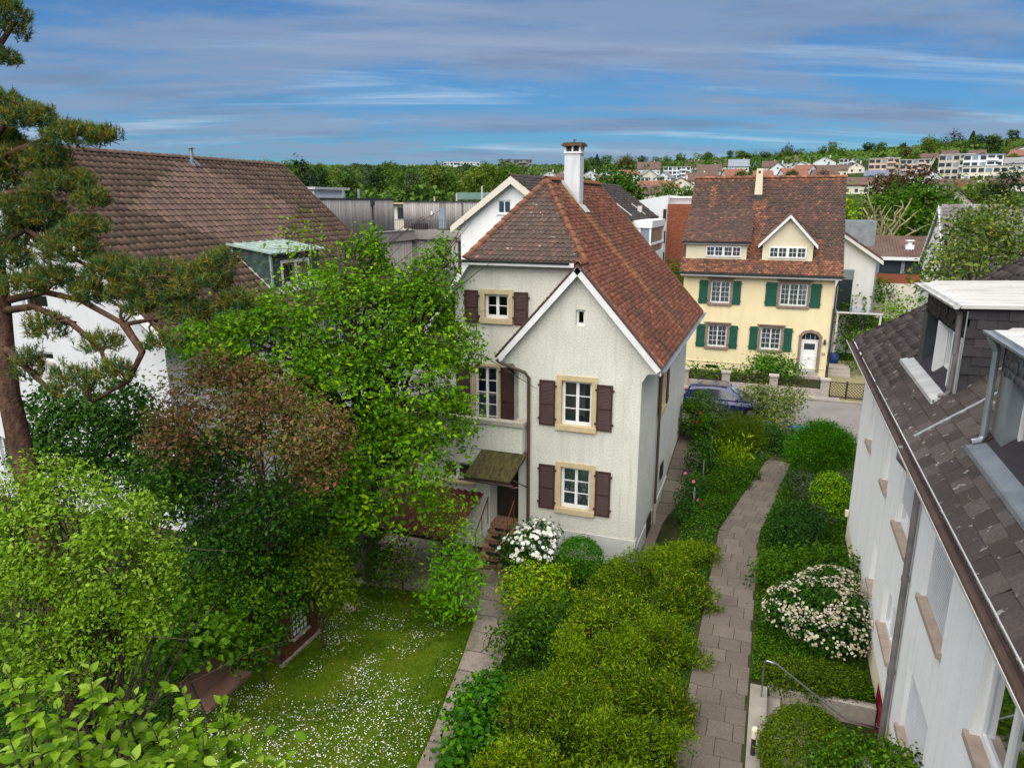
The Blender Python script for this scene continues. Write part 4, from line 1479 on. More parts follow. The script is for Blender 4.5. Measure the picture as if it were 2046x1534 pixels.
# roof
yr = MB()
slab(yr, [(-5.76, 46.5, 6.32), (3.79, 46.5, 6.32), (3.79, 52.3, 12.17), (-5.76, 52.3, 12.17)], 0.16)
slab(yr, [(-5.76, 52.3, 12.17), (3.79, 52.3, 12.17), (3.79, 58.1, 6.32), (-5.76, 58.1, 6.32)], 0.16)
yroof = obj('roof', yr, 'tile_old', YH)
sd = Vector((0, 5.8, 5.85)).normalized()
ysl = math.hypot(5.8, 5.85)


def in_y(a, b):
    z = 6.32 + b * sd.z
    x = -5.76 + a
    if not (0.05 < a < 9.5 and b < ysl - 0.04):
        return False
    if 7.05 < z < 8.3 and -5.7 < x < -1.72:
        return False
    if 7.05 < z < 8.25 and -0.98 < x < 2.12:
        return False
    if 8.25 <= z < 9.95 and abs(x - 0.56) < (9.95 - z) * 1.0:
        return False
    return True


def in_y_low(a, b):
    z = 6.32 + b * sd.z
    x = -5.76 + a
    red = z < 7.1 or (abs(x + 1.35) < 0.42 and z < 10.7) or (2.1 < x < 2.6 and z < 8.3) or (x < -5.45 and z < 8.2) or z > 11.85 or (abs(x + 4.75) < 0.2 and 8.2 < z < 8.9) or (abs(x + 4.4) < 0.16 and 10 < z < 11.6)
    return in_y(a, b) and red and random.random() < 0.9


tpl = tile_template(0.172, 0.22, 0.016, 0.04, lift=0.018, seg=3)
lay_tiles('roof_tile', yroof, 'tile_old', tpl, (-5.76, 46.5, 6.34), (1, 0, 0), sd, 9.5, ysl, 0.178, 0.165, in_y, 0)
lay_tiles('new_roof_tile', yroof, 'tile_old_red', tpl, (-5.76, 46.5, 6.352), (1, 0, 0), sd, 9.5, ysl, 0.178, 0.165, in_y_low, 0)
cap_tiles(yroof, 'tile_old_red', (-5.78, 52.3, 12.26), (3.8, 52.3, 12.26), 0.15, 0.34)
obj('gutter', MB().gutter((-5.85, 46.42, 6.33), (3.88, 46.42, 6.33), 0.09), 'zinc_dark', yroof)
obj('soffit', MB().box(-5.7, 3.73, 46.52, 46.99, 6.12, 6.17).box(-5.7, 3.73, 46.5, 46.52, 6.12, 6.26), 'white_board', yroof)
obj('downpipe', MB().tube([(3.7, 46.5, 6.25), (3.62, 46.9, 6.0), (3.52, 46.93, 5.7), (3.52, 46.93, 0)], 0.05, 6), 'iron', yroof)
# shed dormer
sh = obj('shed_dormer', MB().prism([(-5.5, 47.25, 7.1), (-1.78, 47.25, 7.1), (-1.78, 47.25, 8.16), (-5.5, 47.25, 8.16)], (0, 0.12, 0)).prism([(-1.80, 47.25, 7.05), (-1.80, 48.6, 8.3), (-1.80, 47.25, 8.16)], (0.02, 0, 0)), 'cream_render', yroof)
obj('dormer_roof', MB().prism([(-5.76, 46.95, 8.22), (-1.62, 46.95, 8.22), (-1.62, 50.2, 10.10), (-5.76, 50.2, 10.10)], (0, 0, -0.08)), 'tile_old', sh)
ds = Vector((0, 3.25, 1.88)).normalized()
lay_tiles('dormer_tile', sh, 'tile_old', tpl, (-5.76, 46.95, 8.235), (1, 0, 0), ds, 4.1, 3.75, 0.178, 0.165, lambda a, b: 0.05 < a < 4.1, 0)
obj('dormer_gutter', MB().gutter((-5.8, 46.9, 8.22), (-1.58, 46.9, 8.22), 0.07), 'zinc_dark', sh)
obj('dormer_fascia', MB().box(-5.6, -1.66, 47.0, 47.24, 8.06, 8.12), 'white_board', sh)
FD = Frame((0, 47.25, 0), (1, 0, 0))
for a, b in ((-4.27, -3.20), (-3.20, -2.12)):
    window(FD, a, b, 7.28, 7.96, sh, cas=2, rows=2, cols=2, back=-0.06, st=0.04, fw=0.04)
obj('dormer_backing', MB().box(-4.25, -2.14, 47.235, 47.249, 7.3, 7.94), 'drape', sh)
obj('apron', MB().prism([(-5.5, 47.15, 6.98), (-1.8, 47.15, 6.98), (-1.8, 47.26, 7.15), (-5.5, 47.26, 7.15)], (0, 0, -0.03)), 'zinc_dark', sh)
# gabled dormer
gd = obj('gabled_dormer', MB().prism([(-0.88, 47.25, 7.12), (2.02, 47.25, 7.12), (2.02, 47.25, 8.22), (0.56, 47.25, 9.72), (-0.88, 47.25, 8.22)], (0, 0.12, 0)).prism([(-0.87, 47.37, 7.12), (-0.87, 47.37, 8.2), (-0.87, 48.4, 8.2)], (0.02, 0, 0)).prism([(2.0, 47.37, 7.12), (2.0, 47.37, 8.2), (2.0, 48.4, 8.2)], (0.02, 0, 0)), 'cream_render', yroof)
m = MB()
slab(m, [(-1.12, 46.95, 8.14), (0.56, 46.95, 9.93), (0.56, 50.1, 9.93), (-1.12, 48.3, 8.14)], 0.1)
slab(m, [(0.56, 46.95, 9.93), (2.26, 46.95, 8.14), (2.26, 48.3, 8.14), (0.56, 50.1, 9.93)], 0.1)
obj('dormer_roof', m, 'tile_old', gd)
m = MB()
for s_ in (-1, 1):
    a, b = Vector((0.57, 46.93, 9.90)), Vector((0.57 + s_ * 1.7, 46.93, 8.09))
    m.prism([a, b, b - Vector((0, 0, 0.2)), a - Vector((0, 0, 0.2))], (0, 0.04, 0))
obj('bargeboard', m, 'white_board', gd)
for a, b in ((-0.50, 0.58), (0.58, 1.66)):
    window(FD, a, b, 7.28, 7.98, gd, cas=2, rows=2, cols=2, back=-0.06, st=0.04, fw=0.04)
obj('dormer_backing', MB().box(-0.48, 1.64, 47.235, 47.249, 7.3, 7.96), 'drape', gd)
obj('apron', MB().prism([(-0.9, 47.15, 6.98), (2.04, 47.15, 6.98), (2.04, 47.26, 7.15), (-0.9, 47.26, 7.15)], (0, 0, -0.03)), 'zinc_dark', gd)
yc = obj('chimney', MB().prism([(-1.76, 50.9, 10.6), (-1.24, 50.9, 10.6), (-1.34, 50.9, 12.75), (-1.72, 50.9, 12.75)], (0, 0.5, 0)), 'cream_render', yroof)
obj('chimney_flashing', MB().box(-1.80, -1.20, 50.86, 51.45, 10.6, 11.1), 'zinc_dark', yc)
obj('chimney_slot', MB().box(-1.6, -1.46, 50.89, 50.899, 12.45, 12.6), 'iron', yc)
obj('roof_vent', MB().prism([(-4.9, 48.15, 8.35), (-4.6, 48.15, 8.35), (-4.75, 48.15, 8.7)], (0, 0.5, 0.2)), 'zinc_dark', yroof)
# ================================================================== white block on the right
WB = thing('white_apartment_house', 'white rendered apartment house with dark slate mansard roof along the right edge', 'house', (6, 12, -1.2))
XW = 2.85
FW = Frame((XW, 0, 0), (0, -1, 0))           # u = -y
ww = [(11.15, 12.85, 3.98, 5.38, 'shut'), (14.35, 16.0, 3.98, 5.38, 'half'), (17.45, 18.2, 4.1, 5.30, 'open'), (17.5, 18.2, 1.45, 2.6, 'open'), (14.6, 16.1, 1.50, 2.62, 'open'),
      (11.15, 12.95, 1.25, 2.62, 'shut'), (7.35, 9.3, 3.98, 5.42, 'big'), (7.35, 9.3, 1.25, 2.62, 'shut'), (20.6, 21.4, 4.1, 5.30, 'open'), (4.3, 6.0, 3.98, 5.42, 'shut')]
holes = [rect(-b, -a, c, d) for a, b, c, d, _ in ww]
wall('wall', FW, [(-23.5, 0.66), (-1.5, 0.66), (-1.5, 6.35), (-23.5, 6.35)], holes, 'white_render', WB, 0.30)
obj('end_wall', MB().add([(XW, 23.5, -1.3), (XW, 23.5, 6.35), (14, 23.5, 6.35), (14, 23.5, -1.3)], [(0, 1, 2, 3)]), 'white_render', WB)
obj('end_wall', MB().add([(XW, 1.5, -1.3), (14, 1.5, -1.3), (14, 1.5, 6.35), (XW, 1.5, 6.35)], [(0, 1, 2, 3)]), 'white_render', WB)
FP = Frame((XW + 0.015, 0, 0), (0, -1, 0))
wall('plinth_wall', FP, [(-23.46, -1.3), (-1.5, -1.3), (-1.5, 0.655), (-23.46, 0.655)], [rect(-15.45, -14.5, -1.04, 0.46), rect(-22.4, -21.6, 0.05, 0.45)], 'cream_render', WB, 0.25)
obj('soffit_edge', MB().add([(XW, 23.5, 0.655), (XW, 1.5, 0.655), (XW + 0.015, 1.5, 0.655), (XW + 0.015, 23.5, 0.655)], [(0, 1, 2, 3)]), 'cream_render', WB)
rd = obj('door', MB().box(XW + 0.025, XW + 0.07, 14.5, 15.45, -1.04, 0.46), 'red_door', WB)
obj('handle', MB().tube([(XW + 0.03, 14.62, -0.1), (XW - 0.03, 14.62, -0.1), (XW - 0.03, 14.74, -0.1)], 0.012, 6), 'steel', rd)
obj('cellar_pane', MB().box(XW + 0.22, XW + 0.24, 21.6, 22.4, 0.05, 0.45), 'dark_glass', WB)
obj('floor_slab', MB().box(XW + 0.35, 13.9, 1.6, 23.4, 3.2, 3.35).box(XW + 1.9, XW + 2.0, 1.6, 23.4, 0.7, 6.2).box(XW + 0.35, 13.9, 1.6, 23.4, 5.75, 5.85), 'dark_wood', WB)
for (a, b, c, d, k) in ww:
    wo = window(FW, -b, -a, c, d, WB, cas=2 if b - a > 1 else 1, rows=1, back=0.11, fw=0.05, st=0.05, glass='glass', curtain='drape' if k in ('big',) else None)
    obj('sill', MB().fbox(FW, -b - 0.08, -a + 0.08, c - 0.09, c + 0.012, -0.105, 0.07), 'sill_stone', wo)
    if k in ('shut', 'half'):
        m = MB()
        lo = c + 0.01 if k == 'shut' else c + (d - c) * 0.35
        n = int((d - lo) / 0.06)
        for i in range(n):
            v = lo + (d - lo) * i / n
            h = (d - lo) / n
            m.add([FW.p(-b, v, -0.085), FW.p(-a, v, -0.085), FW.p(-a, v + h * 0.8, -0.073), FW.p(-b, v + h * 0.8, -0.073), FW.p(-a, v + h, -0.090), FW.p(-b, v + h, -0.090)], [(0, 1, 2, 3), (3, 2, 4, 5)])
        rs = obj('roller_shutter', m, 'shutter_grey', wo)
        if k == 'half':
            rs['label'] = 'roller shutter lowered part of the way'
obj('wall_lamp', MB().box(2.72, 2.82, 23.2, 23.32, 0.95, 1.15), 'lamp_glass', WB)
cu = bpy.data.curves.new('digit', 'FONT')
cu.body = '4'
cu.size = 0.2
cu.extrude = 0.006
to = bpy.data.objects.new('tmp', cu)
COL.objects.link(to)
dg = bpy.context.evaluated_depsgraph_get()
me = bpy.data.meshes.new_from_object(to.evaluated_get(dg))
bpy.data.objects.remove(to)
no = finish('house_number', me, 'blue_plastic', WB, None, False)
no.matrix_local = Matrix.Translation(Vector((XW + 0.05, 14.95, 0.55)) - worg(WB)) @ Matrix(((0, 0, -1, 0), (-1, 0, 0, 0), (0, 1, 0, 0), (0, 0, 0, 1)))
# roof
TP = math.tan(R(40.5))
XE, ZE, YF = 2.40, 6.50, 23.86
m = MB()
top = 6.6
slab(m, [(XE, 0.5, ZE), (XE + top, 0.5, ZE + top * TP), (XE + top, YF - top, ZE + top * TP), (XE, YF, ZE)], 0.12)
slab(m, [(XE, YF, ZE), (XE + top, YF - top, ZE + top * TP), (16, YF - top, ZE + top * TP), (16, YF, ZE)], 0.12)
wr = obj('roof', m, 'slate_dark', WB)
su = Vector((1, 0, TP)).normalized()


def in_w(a, b):
    y = YF - a
    x = XE + b * su.x
    if not (a > b * su.x + 0.05 and 0.5 < y):
        return False
    if x > 3.0 and x < 5.3 and 14.5 < y < 18.2:
        return False
    if x > 3.0 and x < 5.3 and 4 < y < 12.0:
        return False
    return True


lay_tiles('roof_slate', wr, 'slate', tile_template(0.395, 0.36, 0.008, 0.0, lift=0.014), (XE, YF, ZE + 0.012), (0, -1, 0), su, 23.3, top / su.x, 0.40, 0.27, in_w, 300,
          sorter=lambda P: np.abs(P[:, 1] - 11.5) + (P[:, 0] - XE) * 0.9)
cap_tiles(wr, 'slate', (XE + 0.05, YF - 0.05, ZE + 0.06), (XE + top, YF - top, ZE + top * TP + 0.05), 0.06, 0.42)
obj('gutter', MB().gutter((XE - 0.08, 0.5, ZE - 0.03), (XE - 0.08, YF + 0.05, ZE - 0.03), 0.085), 'pipe_brown', wr)
obj('gutter_strip', MB().box(XE - 0.175, XE - 0.165, 0.5, YF + 0.05, ZE - 0.04, ZE + 0.0).box(XE - 0.01, XE + 0.16, 0.5, YF - 0.1, ZE + 0.02, ZE + 0.05), 'zinc_pale', wr)
m = MB()
for k in range(46):
    y = 0.6 + k * 0.5
    m.box(XE - 0.02, XE + 0.02, y, y + 0.46, ZE - 0.26, ZE - 0.06)
obj('fascia', m, 'slate_dark', wr)
obj('soffit', MB().box(XE + 0.03, XW + 0.02, 0.5, YF - 0.2, ZE - 0.22, ZE - 0.16), 'white_board', wr)
obj('downpipe', MB().tube([(XE - 0.05, 13.55, 6.42), (XE - 0.05, 13.58, 6.2), (2.55, 13.7, 5.95), (2.76, 13.78, 5.8), (2.76, 13.78, 5.6), (2.76, 13.78, -1.0)], 0.06, 8).tube([(2.76, 13.78, 3.85), (2.76, 13.78, 3.75)], 0.072, 8).tube([(2.76, 13.78, 1.85), (2.76, 13.78, 1.75)], 0.072, 8), 'pipe_grey', wr)
obj('roof_pipe', MB().tube([(2.52, 13.53, ZE + 0.14), (3.3, 13.42, ZE + 0.80), (4.4, 13.3, ZE + 1.74)], 0.03, 8), 'zinc', wr)
obj('roof_light', MB().prism([(4.3, 20.6, 8.20), (4.3, 21.2, 8.20), (4.75, 21.2, 8.58), (4.75, 20.6, 8.58)], (-0.03, 0, 0.04)), 'zinc_pale', wr)


def dormer(y0, y1, ztop, cheek, face, gut, first):
    d = obj('dormer', MB().box(3.25, 3.29, y0, y1, ztop - 0.6, ztop - 0.12), face, wr)
    n = Vector((0, 0, 0))
    # cheeks
    zr = ZE + (3.25 - XE) * TP
    xt = XE + (ztop - ZE) / TP
    obj('cheek', MB().prism([(3.25, y0, zr - 0.1), (xt, y0, ztop - 0.05), (3.25, y0, ztop - 0.05)], (0, 0.06, 0)), cheek, d)
    obj('cheek', MB().prism([(3.25, y1, zr - 0.1), (xt, y1, ztop - 0.05), (3.25, y1, ztop - 0.05)], (0, -0.06, 0)), cheek, d)
    tp = tile_template(0.30, 0.20, 0.006, 0.0, lift=0.010)
    # horizontal slates on the cheek that faces the viewer
    lay_tiles('cheek_slate', d, cheek, tp, (3.25, y0 - 0.004, zr - 0.1), (1, 0, 0), (0, 0, 1), xt - 3.25, ztop - zr, 0.305, 0.165, lambda a, b: a > 0.14 and zr - 0.1 + b > zr - 0.12 + a * TP - 0.1 and a < xt - 3.3, 40) if first else None
    tp2 = tile_template(0.22, 0.16, 0.006, 0.0, lift=0.008)
    lay_tiles('face_slate', d, face, tp2, (3.246, y1 - 0.1, ztop - 0.60), (0, -1, 0), (0, 0, 1), y1 - y0 - 0.2, 0.44, 0.225, 0.12, lambda a, b: 0.0 < a < y1 - y0 - 0.2 and b < 0.40, 0)
    return d


D1 = dormer(14.45, 18.15, 8.86, 'slate_dark', 'slate', 'zinc_pale', True)
D2 = dormer(4.0, 12.08, 8.78, 'slate_pale', 'slate_pale', 'zinc', False)
for (d, y0, y1, zt, mat, gm) in ((D1, 14.35, 18.25, 8.86, 'zinc_pale', 'zinc_pale'), (D2, 3.9, 12.18, 8.78, 'zinc', 'zinc')):
    rf = obj('flat_roof', MB().prism([(3.1, y0, zt - 0.06), (3.1, y0, zt), (5.9, y0, zt + 0.10), (5.9, y0, zt + 0.02)], (0, y1 - y0, 0)), 'zinc_pale', d)
    m = MB()
    k = int((y1 - y0) / 0.55)
    for i in range(k + 1):
        y = y0 + 0.1 + (y1 - y0 - 0.2) * i / k
        m.prism([(3.22, y - 0.02, zt + 0.002), (3.3, y - 0.02, zt + 0.055), (5.85, y - 0.02, zt + 0.15), (5.85, y - 0.02, zt + 0.09)], (0, 0.04, 0))
    obj('seam', m, 'zinc_pale', rf)
    obj('gutter', MB().gutter((3.03, y0 - 0.02, zt - 0.01), (3.03, y1 + 0.02, zt - 0.01), 0.075), gm, d)
    zb = ZE + (3.0 - XE) * TP
    ya, yb = (14.6, 18.4) if d is D1 else (4.0, 11.9)
    obj('ledge', MB().prism([(2.93, ya, zb + 0.0), (2.93, ya, zb + 0.05), (3.4, ya, zb + 0.22), (3.4, ya, zb + 0.14)], (0, yb - ya, 0)).box(2.90, 2.95, ya, yb, zb - 0.03, zb + 0.055), 'zinc_pale' if d is D1 else 'zinc', d)
# dormer windows
FD1 = Frame((3.25, 0, 0), (0, -1, 0))
for (a, b) in ((15.15, 16.45), (16.5, 17.55)):
    window(FD1, -b, -a, 7.26, 8.24, D1, cas=1, rows=1, back=0.16, fw=0.06, st=0.06)
obj('jamb', MB().box(3.20, 3.62, 17.62, 18.1, 7.10, 8.25), 'zinc_dark', D1)
obj('jamb', MB().box(3.22, 3.62, 14.5, 15.1, 7.10, 8.25), 'zinc_pale', D1)
for y_ in (16.44, 15.06):
    obj('mullion', MB().box(3.22, 3.40, y_, y_ + 0.14, 7.22, 8.26), 'white_paint', D1)
obj('room', MB().box(3.9, 3.95, 14.6, 18.0, 7.0, 8.6).box(3.5, 3.9, 14.55, 18.05, 8.3, 8.35), 'dark_wood', D1)
obj('downpipe', MB().tube([(3.08, 14.55, 8.80), (3.16, 14.6, 8.65), (3.18, 14.62, 7.95), (3.2, 14.62, 7.9), (3.18, 14.62, 7.25), (3.14, 14.62, 7.17), (3.02, 14.66, 7.13)], 0.05, 8), 'pipe_grey', D1)
obj('corner_strip', MB().box(3.225, 3.245, 14.42, 14.45, 7.15, 8.75), 'zinc', D1)
for (a, b) in ((9.3, 11.45), (6.8, 9.0)):
    window(FD1, -b, -a, 7.12, 8.18, D2, cas=2, rows=1, back=0.16, fw=0.06, st=0.06)
obj('jamb', MB().box(3.24, 3.60, 11.46, 11.8, 7.0, 8.19), 'zinc', D2)
obj('slate_pier', MB().box(3.245, 3.6, 11.8, 12.06, 7.0, 8.2), 'slate_pale', D2)
obj('room', MB().box(3.9, 3.95, 4.2, 12.0, 6.9, 8.6), 'dark_wood', D2)
obj('downpipe', MB().tube([(3.04, 11.98, 8.72), (3.08, 11.98, 8.62), (3.12, 11.96, 8.5), (3.12, 11.92, 7.22), (3.08, 11.9, 7.15), (2.98, 11.9, 7.12)], [0.075, 0.07, 0.05, 0.05, 0.05, 0.052], 8), 'zinc', D2)

# ================================================================== house with the big brown roof on the left
LH = thing('brown_roof_house', 'white house with large brown pantile roof and copper dormer on the left', 'house', (-26, 26, -1.05))
FL = Frame((0, 18.25, 0), (1, 0, 0))
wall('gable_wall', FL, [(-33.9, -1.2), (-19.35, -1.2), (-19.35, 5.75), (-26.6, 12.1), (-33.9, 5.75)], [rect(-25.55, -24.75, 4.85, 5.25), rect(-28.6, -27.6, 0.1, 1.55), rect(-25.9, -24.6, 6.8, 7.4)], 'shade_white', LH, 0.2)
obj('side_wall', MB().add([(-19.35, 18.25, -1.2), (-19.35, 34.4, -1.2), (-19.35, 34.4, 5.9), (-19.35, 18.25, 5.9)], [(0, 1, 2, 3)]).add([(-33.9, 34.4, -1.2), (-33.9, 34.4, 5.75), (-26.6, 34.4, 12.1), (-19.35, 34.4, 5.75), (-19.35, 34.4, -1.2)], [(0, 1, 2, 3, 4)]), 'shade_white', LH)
obj('floor_slab', MB().box(-33, -20, 18.6, 34, 2.9, 3.0).box(-33, -20, 20, 20.1, -1, 6), 'dark_wood', LH)
window(FL, -25.55, -24.75, 4.85, 5.25, LH, cas=1, rows=1, sill='grey_stone', back=0.12)
window(FL, -28.6, -27.6, 0.1, 1.55, LH, cas=2, rows=1, sill='grey_stone', back=0.12)
window(FL, -25.9, -24.6, 6.8, 7.4, LH, cas=1, rows=1, back=0.12)
m = MB()
slab(m, [(-18.85, 17.82, 6.0), (-18.85, 34.8, 6.0), (-26.6, 34.8, 12.6), (-26.6, 17.82, 12.6)], 0.16)
slab(m, [(-26.6, 17.82, 12.6), (-26.6, 34.8, 12.6), (-34.35, 34.8, 6.0), (-34.35, 17.82, 6.0)], 0.16)
lroof = obj('roof', m, 'pantile', LH)
sl = Vector((-7.75, 0, 6.6)).normalized()
LSL = math.hypot(7.75, 6.6)


def in_l(a, b):
    x = -18.85 + b * sl.x
    y = 17.82 + a
    return 0.1 < a < 16.9 and b < LSL - 0.1 and not (-22.0 < x < -19.95 and 24.85 < y < 28.45)


lay_tiles('roof_tile', lroof, 'pantile', tile_template(0.302, 0.42, 0.014, wave=0.045, lift=0.03), (-18.85, 17.82, 6.02), (0, 1, 0), sl, 16.98, LSL, 0.305, 0.365, in_l, 300, stagger=False,
          sorter=lambda P: np.abs(P[:, 1] - 27) * 1.2 + np.abs(P[:, 2] - 10.3) * 3)
cap_tiles(lroof, 'pantile', (-26.6, 17.8, 12.68), (-26.6, 34.82, 12.68), 0.15, 0.40)
obj('verge', MB().prism([(-18.83, 34.84, 5.95), (-18.83, 34.84, 6.12), (-26.6, 34.84, 12.74), (-26.6, 34.84, 12.55)], (0, -0.12, 0)), 'pantile', lroof)
obj('verge', MB().prism([(-18.83, 17.80, 5.85), (-18.83, 17.80, 6.10), (-26.6, 17.80, 12.72), (-26.6, 17.80, 12.45)], (0, 0.1, 0)), 'white_board', lroof)
obj('gutter', MB().gutter((-18.77, 17.8, 6.0), (-18.77, 34.8, 6.0), 0.08), 'zinc_dark', lroof)
obj('vent_pipe', MB().tube([(-26.35, 27.8, 12.3), (-26.35, 27.8, 13.05)], 0.09, 8).tube([(-26.35, 27.8, 13.06), (-26.35, 27.8, 13.1)], 0.19, 8).prism([(-26.1, 27.5, 12.22), (-26.1, 28.2, 12.22), (-26.6, 28.2, 12.65), (-26.6, 27.5, 12.65)], (0.01, 0, 0.03)), 'zinc', lroof)
cd = obj('copper_dormer', MB().prism([(-20.04, 24.92, 7.02), (-20.04, 24.92, 8.5), (-22.1, 24.92, 8.75)], (0, 0.05, 0)).prism([(-20.04, 28.37, 7.02), (-20.04, 28.37, 8.5), (-22.1, 28.37, 8.75)], (0, 0.05, 0)).box(-20.08, -20.04, 24.97, 25.6, 7.02, 8.5).box(-20.08, -20.04, 27.7, 28.37, 7.02, 8.5).box(-20.08, -20.04, 25.6, 27.7, 8.2, 8.5), 'copper_dark', lroof)
m = MB()
m.prism([(-19.8, 24.75, 8.50), (-19.8, 28.6, 8.50), (-22.3, 28.6, 8.86), (-22.3, 24.75, 8.86)], (0, 0, 0.05))
for i in range(8):
    y = 24.8 + 3.72 * i / 7
    m.prism([(-19.82, y, 8.55), (-22.3, y, 8.91), (-22.3, y, 8.96), (-19.82, y, 8.60)], (0, 0.04, 0))
obj('dormer_roof', m, 'copper', cd)
obj('corner', MB().box(-20.03, -19.96, 24.88, 24.98, 6.98, 8.5), 'copper', cd)
obj('apron', MB().prism([(-20.1, 24.8, 7.06), (-19.72, 24.8, 6.80), (-19.72, 28.5, 6.80), (-20.1, 28.5, 7.06)], (0.0, 0, 0.04)).prism([(-20.0, 24.86, 7.10), (-22.2, 24.86, 8.92), (-22.2, 24.86, 8.84), (-20.0, 24.86, 7.0)], (0, -0.1, 0)), 'zinc_pale', cd)
FC = Frame((-20.04, 0, 0), (0, 1, 0))
window(FC, 25.62, 27.68, 7.06, 8.18, cd, cas=2, rows=1, back=0.02, fw=0.07, st=0.06)
obj('dormer_back', MB().box(-20.7, -20.65, 25, 28.3, 7.3, 8.5), 'dark_wood', cd)
